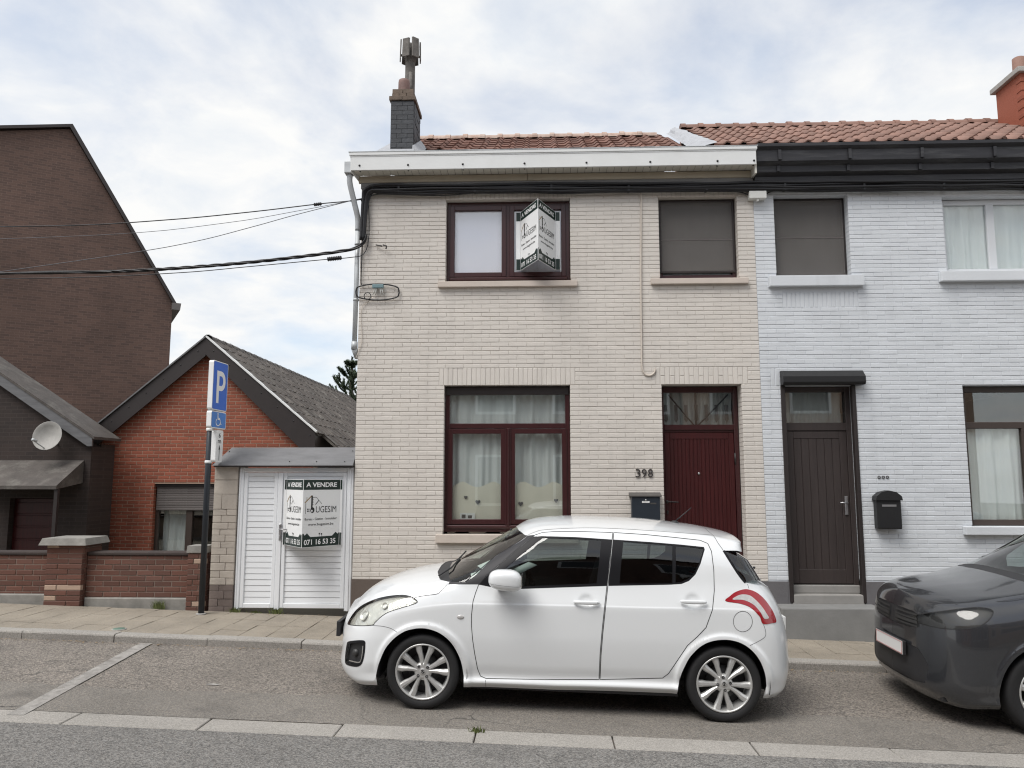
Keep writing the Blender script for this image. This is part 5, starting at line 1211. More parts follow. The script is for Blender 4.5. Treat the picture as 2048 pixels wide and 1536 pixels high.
def emit(car, name, m, parent, V, faces, side, off=0.0, both=False, flip_in=False):
    """build one panel from shell triangles; side -1 near, +1 far, with the smooth normals of the whole shell"""
    idx = sorted(set(i for f in faces for i in f)); mp = {i: k for k, i in enumerate(idx)}
    u = np.array([V[i][0] for i in idx]); t = np.array([V[i][1] for i in idx]); P = car.b.P(u, t); N = car.b.N(u, t)
    P = P+N*off
    vs = []; nr = []; fs = []
    for sg in ((-1, 1) if both else (side,)):
        k = len(vs); vs += [(p[0], sg*p[1], p[2]) for p in P]; nr += [(n[0], sg*n[1], n[2]) for n in N]
        for f in faces:
            q = [mp[i]+k for i in f]
            a, b_, c = (np.array(vs[q[0]]), np.array(vs[q[1]]), np.array(vs[q[2]])); nn = np.cross(b_-a, c-a)
            if np.dot(nn, nr[q[0]]+np.array(nr[q[1]])+np.array(nr[q[2]])) < 0: q = q[::-1]
            fs.append(tuple(q))
    if both:   # weld the centre line
        pass
    me = bpy.data.meshes.new(name); me.from_pydata(vs, [], fs); me.polygons.foreach_set("use_smooth", [True]*len(fs))
    me.update(); 
    sgn = -1 if flip_in else 1
    me.normals_split_custom_set_from_vertices([tuple(sgn*x for x in n) for n in nr])
    if both:
        bm = bmesh.new(); bm.from_mesh(me); bmesh.ops.remove_doubles(bm, verts=bm.verts[:], dist=.0004); bm.to_mesh(me); bm.free()
        pn = {}
        me.update()
    me.materials.append(MATS[m]); ob = bpy.data.objects.new(name, me); col.objects.link(ob); ob.parent = parent; return ob
def ribbon(car, name, m, parent, uts, side, w=.0045, off=.0012, closed=False):
    u = np.array([a for a, b in uts]); t = np.array([b for a, b in uts]); P = car.b.P(u, t); N = car.b.N(u, t); n = len(u)
    vs = []
    for i in range(n):
        a, b_ = (P[(i-1) % n], P[(i+1) % n]) if closed else (P[max(i-1, 0)], P[min(i+1, n-1)])
        d = np.cross(b_-a, N[i]); d = d/max(np.linalg.norm(d), 1e-9)*w/2
        for q in (P[i]+d+N[i]*off, P[i]-d+N[i]*off): vs.append((q[0], side*q[1], q[2]))
    fs = [(2*i, 2*i+1, 2*((i+1) % n)+1, 2*((i+1) % n)) for i in range(n if closed else n-1)]
    return MB().add(vs, fs, True).build(name, m, parent, local=True)

def make_wheel(root, x, y, z, r, rim, side, spin, pairs=5, alloy='alloy'):
    """tyre, rim with paired spokes, hub, nuts and brake disc; side -1 faces the camera"""
    W = bpy.data.objects.new('wheel', None); 
    k = r/.302
    ty = MB(); pr = [(.222, -.080), (.236, -.0895), (.262, -.0945), (.284, -.089), (.2965, -.072), (.302, -.05), (.302, .05), (.2965, .072), (.284, .089), (.236, .09), (.222, .08)]
    pr = [(a*k if a > .223 else rim, h) for a, h in pr]
    ty.lathe(pr, 56, (0, 0, 0), 'Y')
    T = ty.build('wheel', 'tyre', root, local=True)
    T.location = (x, y, z); T.rotation_euler = (0, spin, 0 if side < 0 else math.pi)
    q = rim/.222
    rm = MB().lathe([(a*q, h) for a, h in [(.224, -.079), (.2225, -.086), (.214, -.088), (.208, -.080), (.203, -.060), (.196, -.02), (.19, .07)]], 56, (0, 0, 0), 'Y'); rm.build('rim', alloy, T, local=True)
    MB().lathe([(0, .0), (.13*q, .0), (.13*q, .012), (.06, .012)], 40, (0, 0, 0), 'Y').build('brake_disc', 'alloy_dark', T, local=True)
    MB().lathe([(0, .03), (.196*q, .03)], 40, (0, 0, 0), 'Y').build('wheel_back', 'car_trim', T, local=True)
    def spoke():
        mb = MB(); st = [(.036, 0.0, .0165, -.070), (.085, .0, .0165, -.072), (.130, .003, .0185, -.076), (.165, .009, .0225, -.080), (.208, .010, .0265, -.081)]
        vs = []
        for (rr, dx, hw, h) in st:
            rr *= q
            vs += [(dx-hw*1.15, h+.034, rr), (dx-hw, h+.012, rr), (dx-hw*.35, h, rr), (dx+hw*.55, h+.003, rr), (dx+hw, h+.016, rr), (dx+hw*1.1, h+.034, rr)]
        fs = [(6*i+j, 6*i+j+1, 6*i+j+7, 6*i+j+6) for i in range(len(st)-1) for j in range(5)]+[(5, 4, 3, 2, 1, 0)]
        mb.add(vs, fs, False); return mb
    base = spoke()
    def rot(mb, a, mir):
        o = MB(); ca, sa = math.cos(a), math.sin(a); o.add([((p[0]*mir)*ca+p[2]*sa, p[1], -(p[0]*mir)*sa+p[2]*ca) for p in mb.v], mb.f); return mesh_of(o, alloy, 'spoke')
    for i in range(pairs):
        for mir, da in ((-1, -.225), (1, .225)):
            ob = bpy.data.objects.new('spoke', rot(base, 2*math.pi*i/pairs+da, mir)); col.objects.link(ob); ob.parent = T
    MB().lathe([(0, -.0735), (.026, -.073), (.030, -.069), (.032, -.069), (.045, -.070), (.070, -.062), (.074, -.03)], 30, (0, 0, 0), 'Y').build('hub', alloy, T, local=True)
    for i in range(4):
        a = math.pi/4+i*math.pi/2; c = (.050*math.cos(a), 0, .050*math.sin(a))
        MB().lathe([(.0, -.068), (.005, -.069), (.007, -.073), (.0115, -.0735), (.0118, -.06)], 12, c, 'Y').build('wheel_nut', 'car_trim', T, local=True)
    return T
def emblem_s(parent, s=.017, h=-.0748):
    """angular S-shaped mark on the hub cap"""
    up = [(-.2, 1), (.9, .45), (.9, .2), (.1, .6), (-.25, .35), (.75, -.25), (.35, -.5), (-.95, .3), (-.95, .45)]
    mb = MB()
    for sg in (1, -1): mb.prism([(a*s*sg, b*s*sg) for a, b in up], lambda a, b: (a, h, b), lambda a, b: (a, h+.002, b))
    mb.build('emblem', 'alloy_dark', parent, local=True)

# ------------------------------------------------------------------ the white hatchback
def car_frame(x, yc):
    ex = np.array([1, 0, SL]); ex /= np.linalg.norm(ex); ey = np.array([0, 1, CS]); ey -= ex*(ex @ ey); ey /= np.linalg.norm(ey); ez = np.cross(ex, ey)
    return np.array([x, yc, -.08+SL*x+CS*(yc+1.5)]), ex, ey, ez
def car_root(label, O, ex, ey, ez):
    root = thing('parked_car', label, 'car', (0, 0, 0)); M4 = Matrix.Identity(4)
    for i in range(3): M4[i][0], M4[i][1], M4[i][2], M4[i][3] = ex[i], ey[i], ez[i], O[i]
    root.matrix_world = M4; return root
U = [-.82, -.65, -.45, -.2, .1, .3, .6, .7, .8, .9, 1.05, 1.3, 1.8, 2.3, 2.6, 2.85, 3.08]
tab1 = dict(u=U,
  z=[[.13, .125, .15, .18, .185, .185, .19, .19, .19, .19, .19, .195, .2, .2, .2, .185, .18],
     [.17, .17, .20, .23, .235, .235, .24, .24, .24, .24, .24, .245, .25, .25, .25, .235, .23],
     [.22, .22, .25, .28, .285, .285, .29, .29, .29, .29, .29, .295, .30, .30, .30, .285, .28],
     [.30, .31, .36, .40, .40, .40, .40, .40, .40, .40, .40, .40, .41, .41, .41, .39, .37],
     [.42, .45, .52, .58, .62, .62, .62, .62, .62, .63, .63, .64, .65, .66, .66, .63, .58],
     [.51, .565, .665, .76, .822, .842, .85, .852, .854, .856, .858, .862, .867, .877, .88, .84, .78],
     [.535, .59, .69, .785, .846, .866, .874, .876, .878, .88, .882, .886, .891, .901, .905, .865, .805],
     [.59, .665, .77, .87, .945, .975, .99, .995, 1.0, 1.003, 1.006, 1.012, 1.03, 1.05, 1.05, 1.02, .95],
     [.63, .735, .825, .905, .975, 1.02, 1.11, 1.148, 1.187, 1.212, 1.232, 1.245, 1.255, 1.25, 1.24, 1.21, 1.18],
     [.66, .785, .865, .935, 1.0, 1.06, 1.232, 1.302, 1.372, 1.420, 1.450, 1.468, 1.472, 1.45, 1.42, 1.40, 1.385]],
  y=[[.72, .74, .76, .775, .775, .775, .775, .775, .775, .775, .775, .775, .775, .775, .77, .76, .74],
     [.80, .80, .81, .825, .826, .826, .826, .826, .826, .826, .826, .826, .826, .825, .82, .81, .80],
     [.82, .815, .815, .812, .808, .806, .806, .806, .806, .806, .806, .806, .806, .808, .812, .82, .82],
     [.84, .84, .84, .835, .83, .828, .828, .828, .828, .828, .828, .828, .828, .83, .835, .84, .84],
     [.845, .8475, .8475, .8475, .8475, .8475, .8475, .8475, .8475, .8475, .8475, .8475, .8475, .8475, .8475, .845, .84],
     [.825, .828, .83, .834, .841, .843, .844, .844, .844, .844, .844, .844, .844, .844, .841, .83, .815],
     [.815, .82, .822, .826, .833, .835, .836, .836, .836, .836, .836, .836, .836, .836, .833, .822, .807],
     [.77, .77, .775, .78, .79, .793, .793, .793, .793, .793, .793, .793, .792, .788, .78, .765, .745],
     [.67, .69, .705, .72, .755, .775, .768, .760, .752, .747, .743, .741, .739, .734, .725, .705, .685],
     [.52, .57, .61, .65, .70, .73, .68, .655, .632, .620, .612, .608, .604, .594, .583, .57, .555]],
  top=[.70, .832, .928, 1.003, 1.066, 1.178, 1.360, 1.420, 1.478, 1.504, 1.523, 1.535, 1.53, 1.49, 1.46, 1.44, 1.42],
  xf=([.08, .12, .16, .2, .25, .35, .5, .6, .66, .70, .74], [-.68, -.73, -.785, -.82, -.835, -.825, -.825, -.81, -.79, -.775, -.75]),
  xr=([.12, .25, .41, .55, .68, .82, .95, 1.02, 1.06, 1.17, 1.30, 1.345, 1.375, 1.40, 1.45], [3.0, 3.065, 3.085, 3.08, 3.06, 3.02, 2.965, 2.915, 2.865, 2.79, 2.69, 2.655, 2.67, 2.675, 2.66]),
  round=(.62, 2.3, .42, 2.6, 2.3))
WR, WF = .300, [(0.0, .300), (2.43, .300)]
O1, ex1_, ey1_, ez1_ = car_frame(1.385, -2.44)
C1 = car_root('white five door hatchback parked at the kerb in front of the beige house', O1, ex1_, ey1_, ez1_)
b0 = Body(tab1, WF, .352); car0 = Car(b0, O1, ex1_, ey1_, ez1_, C1)
def loc_of(car, px, py):
    u, t = car.inv([(px, py)])[0]; return car.b.P([u], [t])[0], car.b.N([u], [t])[0], (u, t)
h1, _, _ = loc_of(car0, 1173, 1205); h2, _, _ = loc_of(car0, 1386, 1203.5)
body1 = Body(tab1, WF, .352, dents=((h1[0], h1[2], .058, .052, .014), (h2[0], h2[2], .058, .052, .014)))
car1 = Car(body1, O1, ex1_, ey1_, ez1_, C1)
def PX(pts, smooth=False, step=4.0): return car1.inv(resample(pts, step, True, smooth))
def PL(pts, smooth=True, step=4.0): return car1.inv(resample(pts, step, False, smooth))
archf = [(750, 1392), (752, 1350), (758, 1326), (769, 1300), (780, 1285), (794, 1272), (811, 1262), (829, 1257.5), (842, 1256.5), (854, 1257.5), (870, 1262), (885, 1270), (899, 1282), (910, 1297), (919, 1315), (924, 1331), (927.5, 1352), (929, 1392)]
archr = [(1353, 1400), (1356, 1375), (1362, 1350), (1375, 1322), (1386, 1307), (1400, 1294), (1415, 1285.5), (1431, 1281), (1447, 1279.5), (1462, 1280.5), (1479, 1285), (1494, 1293), (1508, 1305), (1519, 1320), (1526, 1335), (1531, 1352), (1533, 1372), (1533, 1400)]
def arch(pts):
    q = car1.inv(resample(pts[1:-1], 4, False, True)); return [(q[0][0], 0.0)]+q+[(q[-1][0], 0.0)]
fd = [(957, 1170), (951, 1186), (946, 1203), (943, 1230), (943, 1252), (945, 1278), (949, 1305), (955, 1337), (961, 1352), (972, 1357), (1060, 1358.5), (1198, 1359), (1200, 1310), (1204, 1262), (1214, 1169), (1220, 1125), (1225.5, 1065), (1160, 1063), (1110, 1063), (1085, 1065), (1070, 1070), (1040, 1093), (1000, 1128), (975, 1149)]
rd = [(1200, 1359), (1325, 1356), (1337, 1347), (1350, 1328), (1375, 1291), (1395, 1273), (1412, 1255), (1425, 1219), (1428.5, 1181), (1427.5, 1140), (1423, 1103), (1415.5, 1087), (1400, 1080.5), (1350, 1075), (1290, 1069), (1227.5, 1065), (1222, 1125), (1216, 1169), (1206, 1262), (1202, 1310)]
fg = [(1006, 1141), (1040, 1111), (1084, 1076), (1092, 1075), (1150, 1077), (1203, 1080), (1198, 1125), (1193, 1167), (1100, 1170.5), (1040, 1173), (1003, 1170)]
rg = [(1247, 1082.5), (1300, 1087), (1345, 1090.5), (1345, 1166), (1300, 1167), (1239, 1167), (1243, 1120)]
qg = [(1352, 1091.5), (1380, 1094), (1406, 1097), (1406, 1101), (1399, 1125), (1389, 1146), (1376, 1158), (1362, 1164), (1351, 1166)]
dlo_f = [(957.6, 1169.8), (975.5, 1149.6), (1000.5, 1128.6), (1040.5, 1093.6), (1067, 1073), (1084, 1072), (1150, 1074), (1224, 1079), (1219, 1125), (1213.5, 1172), (1100, 1176), (1040, 1178), (1000, 1178), (961, 1170)]
dlo_r = [(1226, 1079), (1300, 1084), (1360, 1089), (1408, 1094), (1409.5, 1099), (1401, 1128), (1391, 1149), (1378, 1162), (1363, 1168), (1340, 1169.5), (1217, 1172), (1221, 1125)]
hl = [(696, 1245), (709, 1224), (724, 1211), (748, 1199.6), (773, 1193), (802, 1190), (817, 1192), (827.5, 1196), (834, 1202), (834, 1205), (828, 1208), (802, 1216), (777.6, 1224), (763, 1233), (750, 1245), (745, 1250), (722, 1251.5), (700, 1249.5)]
tlo = [(1451, 1202), (1460, 1192), (1471, 1184), (1486, 1179), (1497, 1179), (1512.5, 1185), (1528, 1198), (1542, 1217), (1549, 1231), (1552, 1243), (1546, 1246), (1526, 1247.5), (1519, 1233), (1502, 1216), (1481, 1207.5)]
tli = [(1465, 1199), (1474, 1192), (1485, 1189), (1499, 1191), (1511, 1200), (1523, 1213), (1533, 1228), (1537, 1236), (1528, 1237), (1520, 1224), (1506, 1209), (1486, 1200)]
fog = [(694, 1292), (699, 1285), (726, 1283), (729, 1290), (727, 1310), (722, 1326), (712, 1331), (694, 1327), (691, 1318)]
rw = [(1450, 1091), (1455, 1094), (1489, 1134), (1503, 1158), (1504, 1163), (1500, 1168), (1491, 1166), (1477, 1148), (1447, 1100)]
# windscreen, roof front and cowl are laid out on the shell itself, out to the centre line
a1, a2, a3, a4 = car1.inv([(931, 1164), (994, 1110), (1043, 1080), (1055, 1071)])
wsl = car1.inv([(903, 1164)])[0]
ws = resample([(wsl[0], wsl[1]*TS), (a1[0], a1[1]*TS), (a2[0], a2[1]*TS), (a3[0], a3[1]*TS), (a4[0], a4[1]*TS), (.735, 11.4*TS), (.70, 13*TS), (.115, 13*TS), (.135, 11.2*TS)], .03, True, False)
ws = [(u, min(13, t/TS)) for u, t in ws]
cwl = resample([(wsl[0]+.012, wsl[1]*TS), (.15, 11.2*TS), (.13, 13*TS), (.02, 13*TS), (.03, 11.4*TS), (.10, 9.6*TS), (.17, 8.7*TS)], .03, True, False); cwl = [(u, min(13, t/TS)) for u, t in cwl]
apl = PX([(896, 1169), (902, 1158), (931, 1158), (995, 1110), (1044, 1080.5), (1056, 1071), (1078, 1069), (1068, 1071), (1040, 1094), (1000, 1129), (974, 1150), (957, 1169)])
gr = [(-.82, 5.4), (-.79, 5.4), (-.775, 6.8), (-.79, 7.8), (-.82, 7.9)]
regs = [('archf', arch(archf)), ('archr', arch(archr)), ('front_glass', PX(fg)), ('rear_glass', PX(rg)), ('quarter_glass', PX(qg)), ('dlo_f', PX(dlo_f)), ('dlo_r', PX(dlo_r)),
        ('windscreen', ws), ('cowl', cwl), ('pillar', apl), ('head', PX(hl, True, 3)), ('tail_in', PX(tli, True, 3)), ('tail', PX(tlo, True, 3)), ('fog', PX(fog, True, 3)), ('rear_window', None), ('grille', gr),
        ('front_door', PX(fd)), ('rear_door', PX(rd))]
# rear window wraps to the centre line
rwn = car1.inv(resample([(1447, 1101), (1462, 1125), (1477, 1148), (1487, 1161), (1492, 1166)], 4, False, True))
rwp = rwn+[(3.0799, rwn[-1][1]+.1), (3.0799, rwn[0][1]-.05)]
regs[14] = ('rear_window', rwp)
cosu = lambda a, b, n: [a+(b-a)*(1-math.cos(math.pi/2*i/n)) for i in range(n)]
ucols = cosu(-.82, -.5, 18)+list(np.arange(-.5, 2.62, .03))+[3.08-q for q in [(3.08-2.63)*(1-math.cos(math.pi/2*i/20)) for i in range(20)]]
trows = list(np.arange(0, 13.01, .25))
ext = []
for hh in (h1, h2):
    c = car1.side([(hh[0], hh[2])])[0]
    ext += [(c[0]+a*.012, c[1]+bq*.09) for a in range(-8, 9) for bq in range(-8, 9)]
def arch_rings(car, R0):
    o = []
    for wx, wz in car.b.wheels:
        for dr in (.012, .024, .036, .048, .062, .078, .1):
            o += [(wx+(R0+dr)*math.cos(a), wz+(R0+dr)*math.sin(a)) for a in np.linspace(-.25, math.pi+.25, 70) if wz+(R0+dr)*math.sin(a) > .22]
    return car.side(o)
ext += arch_rings(car1, .352)
V1, F1 = shell(car1, regs, [], ucols, trows, ext)
for k in ('archf', 'archr'): F1.pop(k, None)
PAINT = 'car_white'
BD = emit(car1, 'body', PAINT, C1, V1, F1['body'], -1, both=True)
trim_faces = F1['body']+F1.get('pillar', [])+F1.get('dlo_f', [])+F1.get('dlo_r', [])+F1['front_door']+F1['rear_door']
tf = [f for f in trim_faces if min(V1[i][1] for i in f) > 2.2 and min(V1[i][0] for i in f) > -.1]
emit(car1, 'interior_trim', 'car_seat', C1, V1, tf, -1, off=-.022, both=True)
door_objs = {}
for sd in (-1, 1):
    for nm, key, gl, dl in (('front_door', 'front_door', 'front_glass', 'dlo_f'), ('rear_door', 'rear_door', 'rear_glass', 'dlo_r')):
        Dr = emit(car1, 'door', PAINT, C1, V1, F1[key], sd); door_objs[(nm, sd)] = Dr
        emit(car1, 'window_trim', 'car_black', Dr, V1, F1[dl], sd)
        emit(car1, 'window', 'car_glass' if gl == 'front_glass' else 'car_glass_dark', Dr, V1, F1[gl], sd, off=-.004)
        if gl == 'rear_glass': emit(car1, 'window', 'car_glass_dark', Dr, V1, F1['quarter_glass'], sd, off=-.004)
        ribbon(car1, 'door_seam', 'seam', Dr, PX(fd if nm == 'front_door' else rd), sd, .0055, closed=True)
    emit(car1, 'pillar', 'pillar_grey', C1, V1, F1['pillar'], sd)
    Hd = emit(car1, 'headlight', 'lamp_glass', C1, V1, F1['head'], sd)
    emit(car1, 'reflector', 'lamp_silver', Hd, V1, F1['head'], sd, off=-.022)
    ribbon(car1, 'lamp_seal', 'seam', Hd, PX(hl, True, 3), sd, .006, .001, True)
    for (bx_, by_, br) in ((726, 1230, .048), (768, 1210, .030)):
        bc, bn, _ = loc_of(car1, bx_, by_); bc = bc-bn*.020
        bw = MB().lathe([(br, -.004), (br*.97, -.014), (br*.9, -.014), (br*.8, -.003), (br*.4, .0), (0, -.006)], 22, (0, 0, 0), 'Y')
        rq = Vector((0, -1, 0)).rotation_difference(Vector((bn[0], sd*bn[1], bn[2]))).to_matrix(); bw.v = [tuple(rq @ Vector(q)+Vector((bc[0], sd*bc[1], bc[2]))) for q in bw.v]; bw.build('lamp_bowl', 'lamp_silver', Hd, local=True)
    Tl = emit(car1, 'tail_light', 'lamp_red', C1, V1, F1['tail'], sd, off=.003)
    emit(car1, 'lamp_lens', 'lamp_clear', Tl, V1, F1['tail_in'], sd, off=.004)
    Fg = emit(car1, 'fog_light', 'car_trim', C1, V1, F1['fog'], sd, off=-.025)
    ribbon(car1, 'fog_bezel', 'car_black', Fg, PX(fog, True, 3), sd, .020, .002, True)
    fc, fn, _ = loc_of(car1, 707, 1306); cc = fc-fn*.012
    ml = MB().lathe([(0, -.012), (.02, -.010), (.030, -.002), (.034, .012)], 20, (0, 0, 0), 'Y')
    rot_ = Vector((0, -1, 0)).rotation_difference(Vector((fn[0], sd*fn[1], fn[2]))).to_matrix(); ml.v = [tuple(rot_ @ Vector(p)+Vector((cc[0], sd*cc[1], cc[2]))) for p in ml.v]; ml.build('fog_lens', 'alloy_dark', Fg, local=True)
    ribbon(car1, 'chrome_strip', 'lamp_chrome', Fg, PL([(725, 1292), (722, 1318), (716, 1325), (697, 1321)]), sd, .009, -.004)
emit(car1, 'windscreen', 'windscreen_glass', C1, V1, F1['windscreen'], -1, off=-.003, both=True)
emit(car1, 'cowl', 'car_trim', C1, V1, F1['cowl'], -1, off=-.004, both=True)
emit(car1, 'rear_window', 'car_glass_dark', C1, V1, F1['rear_window'], -1, off=-.002, both=True)
emit(car1, 'grille', 'car_trim', C1, V1, F1['grille'], -1, off=-.006, both=True)
for sd in (-1, 1):
    ribbon(car1, 'windscreen_seal', 'car_black', C1, [a1, a2, a3, a4], sd, .012, .0015)
    ribbon(car1, 'rear_window_seal', 'car_black', C1, rwn, sd, .02, .001)
    ribbon(car1, 'roof_seam', 'seam', C1, PL([(1057, 1069.5), (1072, 1063.5), (1091, 1059.5), (1160, 1056), (1225, 1057), (1319, 1062.5), (1425, 1070.5)]), sd, .006)
    ribbon(car1, 'hatch_seam', 'seam', C1, PL([(1410, 1057), (1418, 1064), (1428, 1073), (1436, 1086), (1446, 1100)]), sd, .004)
    ribbon(car1, 'hood_seam', 'seam', C1, PL([(829, 1195), (850, 1191), (868, 1189), (876, 1187), (884, 1180), (896, 1167)]), sd, .004)
    ribbon(car1, 'bumper_seam', 'seam', C1, PL([(745, 1251), (765, 1252.5), (782, 1257), (795, 1265)]), sd, .003)
    ribbon(car1, 'bumper_seam', 'seam', C1, PL([(1527, 1249), (1531, 1262), (1530, 1273), (1518, 1282), (1500, 1291)]), sd, .003)
    ribbon(car1, 'hatch_seam', 'seam', C1, PL([(1495, 1168), (1498, 1178)]), sd, .003)
    ribbon(car1, 'sill_seam', 'seam', C1, PL([(971, 1360), (972, 1377)], False), sd, .003)
cpx = [(1485.6+19*math.cos(a), 1243+20.5*math.sin(a)) for a in [2*math.pi*k/28 for k in range(28)]]
ribbon(car1, 'fuel_flap', 'seam', C1, car1.inv(cpx), -1, .0035, closed=True)
# handles
for hh, key in ((h1, 'front_door'), (h2, 'rear_door')):
    for sd in (-1, 1):
        Dr = door_objs[(key, sd)]; yb = .838
        mb = MB(); n = 13; vs = []
        for i in range(n):
            s = i/(n-1); x = hh[0]-.105+.21*s; yy = yb+.012+.016*math.sin(math.pi*min(max(s, .0), 1))**.5; zz = hh[2]+.004
            hgt = .016*(1-.45*abs(2*s-1)**6)
            ring = [(yy-.012, hgt*.6), (yy, hgt), (yy+.006, hgt*.5), (yy+.006, -hgt*.6), (yy, -hgt), (yy-.012, -hgt*.6)]
            vs += [(x, sd*a, zz+b_) for a, b_ in ring]
        mb.add(vs, [(6*i+j, 6*i+(j+1) % 6, 6*i+6+(j+1) % 6, 6*i+6+j) for i in range(n-1) for j in range(6)]+[tuple(range(6)), tuple(range(6*n-1, 6*n-7, -1))], True)
        mb.build('handle', PAINT, Dr, local=True)
        if key == 'front_door': MB().lathe([(0, 0), (.008, .0), (.009, .004)], 12, (hh[0]+.085, sd*(yb+.026), hh[2]+.004), 'Y').build('lock', 'car_trim', Dr, local=True)
sr_, srn, _ = loc_of(car1, 921, 1234)
for sd in (-1, 1):
    mb = MB().lathe([(0, .010), (.012, .009), (.019, .005), (.021, 0)], 16, (0, 0, 0), 'Y'); mb.v = [(p[0]*1.5+sr_[0], sd*(p[1]+sr_[1]-.002), p[2]*.9+sr_[2]) for p in mb.v]; mb.build('side_repeater', 'lamp_clear', C1, local=True)
# mirrors
def at_y(px, py, yl):
    d = ray(px, py); t = (yl-(CAM-O1) @ ey1_)/(d @ ey1_); p = CAM+t*d-O1; return np.array([p @ ex1_, p @ ez1_])
mc = at_y(1011, 1160, -.93); mhw = .5*(at_y(1046, 1160, -.93)[0]-at_y(977, 1160, -.93)[0]); mhh = .5*(at_y(1011, 1139, -.93)[1]-at_y(1011, 1181, -.93)[1])
def mirror_shell(sd, lo, hi):
    mb = MB(); n, m = 24, 20; vs = []
    for i in range(n+1):
        th = lo+(hi-lo)*i/n
        for j in range(m):
            ph = 2*math.pi*j/m; c, s_ = math.cos(th), math.sin(th)
            e = lambda v, p: math.copysign(abs(v)**p, v)
            z = e(s_, .75); rr = e(max(c, 0), .62); X = e(math.cos(ph), .8)*rr; Y = e(math.sin(ph), .8)*rr
            if X > 0: X *= .96
            X = X*(1-.06*z)-.03*z
            vs.append((mc[0]+mhw*X, sd*(.93+.095*Y), mc[1]+mhh*(z-.12*X*(z < 0))))
    mb.add(vs, [(i*m+j, i*m+(j+1) % m, (i+1)*m+(j+1) % m, (i+1)*m+j) for i in range(n) for j in range(m)], True); return mb
for sd in (-1, 1):
    Mi = mirror_shell(sd, -.30, math.pi/2).build('mirror', PAINT, C1, local=True)
    mirror_shell(sd, -math.pi/2, -.325).build('mirror_foot', PAINT, Mi, local=True)
    MB().box(mc[0]+mhw*.93, mc[0]+mhw*.97, sd*.93-.08, sd*.93+.08, mc[1]-mhh*.6, mc[1]+mhh*.6).build('mirror_glass', 'lamp_chrome', Mi, local=True)
    MB().hexa([(mc[0]-.07, sd*.76, mc[1]-.10), (mc[0]+.02, sd*.76, mc[1]-.10), (mc[0]-.02, sd*.90, mc[1]-.075), (mc[0]-.08, sd*.90, mc[1]-.075)], [(mc[0]-.08, sd*.76, mc[1]-.03), (mc[0]+.02, sd*.76, mc[1]-.03), (mc[0]-.01, sd*.90, mc[1]-.03), (mc[0]-.09, sd*.90, mc[1]-.03)]).build('mirror_stalk', 'car_black', Mi, local=True)
# wheels, arches, floor
emw = []
for i, (wx, wz) in enumerate(WF):
    for sd in (-1, 1):
        T = make_wheel(C1, wx, sd*.742, wz, .300, .222, sd, R(3 if i == 0 else 36)); emblem_s(T)
        li = MB(); n = 20; vs = []
        for k in range(n+1):
            a = math.pi*1.12*k/n-.19; 
            for yy in (.835, .45): vs.append((wx+.362*math.cos(a), sd*yy, wz+.362*math.sin(a)))
        li.add(vs, [(2*k, 2*k+1, 2*k+3, 2*k+2) for k in range(n)], True)
        ring = [(wx+.362*math.cos(math.pi*1.12*k/n-.19), sd*.45, wz+.362*math.sin(math.pi*1.12*k/n-.19)) for k in range(n+1)]
        li.add(ring, [tuple(range(n+1))]); li.build('wheel_arch', 'car_trim', C1, local=True)
MB().box(.36, 2.07, -.77, .77, .175, .20).box(-.60, -.36, -.55, .55, .165, .19).box(2.79, 2.90, -.55, .55, .20, .23).box(-.36, .36, -.45, .45, .16, .20).box(2.07, 2.79, -.45, .45, .18, .22).build('floor', 'car_trim', C1, local=True)
MB().box(.30, .36, -.70, .70, .2, .95).build('bulkhead', 'car_trim', C1, local=True)
# cabin
d_ = MB(); d_.prism([(.36, .6), (.36, .985), (.50, 1.0), (.72, .985), (.80, .93), (.78, .62)], lambda a, b: (a, -.66, b), lambda a, b: (a, .66, b)); d_.build('dashboard', 'car_seat', C1, local=True)
def seat(xc, yc, w, hb=.62):
    s = MB().bbox(xc-.25, xc+.25, yc-w, yc+w, .36, .54, .05); k = len(s.v); s.bbox(-.055, .055, -w, w, 0, hb, .05)
    ca, sa = math.cos(.28), math.sin(.28)
    for i in range(k, len(s.v)): p = s.v[i]; s.v[i] = (xc+.22+p[0]*ca+p[2]*sa, yc+p[1], .52-p[0]*sa+p[2]*ca)
    S_ = s.build('seat', 'car_seat', C1, local=True)
    for q in ((0,) if w < .4 else (-.35, .35)):
        mb = MB().bbox(-.045, .045, -.12, .12, 0, .15, .04); mb.v = [(xc+.22+(hb+.04)*sa+p[0]*ca+p[2]*sa*.5, yc+q+p[1], .52+(hb+.04)*ca+p[2]) for p in mb.v]; mb.build('headrest', 'car_seat', S_, local=True)
seat(1.16, -.36, .24); seat(1.16, .36, .24); seat(2.02, 0, .62, .50)
mb = MB().lathe([(.17+.014*math.cos(a), .014*math.sin(a)) for a in [2*math.pi*k/8 for k in range(9)]], 28, (0, 0, 0), 'X'); mb.box(-.01, .01, -.16, .16, -.02, .02)
cr_ = Matrix.Rotation(R(-24), 3, 'Y'); mb.v = [tuple(cr_ @ Vector(p)+Vector((.88, -.36, .93))) for p in mb.v]; mb.build('steering_wheel', 'car_seat', C1, local=True)
MB().bbox(.60, .64, -.10, .10, 1.27, 1.33, .015).tube([(.62, 0, 1.32), (.66, 0, 1.40)], .01, 6).build('rear_mirror', 'car_seat', C1, local=True)
rp = random.Random(3)
def sheetp(x, y, z, l, w, tilt, rz, m, nm='paper_sheet', lab=None):
    mb = MB().box(-l/2, l/2, -w/2, w/2, -.001, .001); Mm = Matrix.Rotation(rz, 3, 'Z') @ Matrix.Rotation(tilt, 3, 'Y'); mb.v = [tuple(Mm @ Vector(p)+Vector((x, y, z))) for p in mb.v]
    ob = mb.build(nm, m, None); ob.matrix_world = C1.matrix_world.copy(); return tag(ob, lab, 'paper')
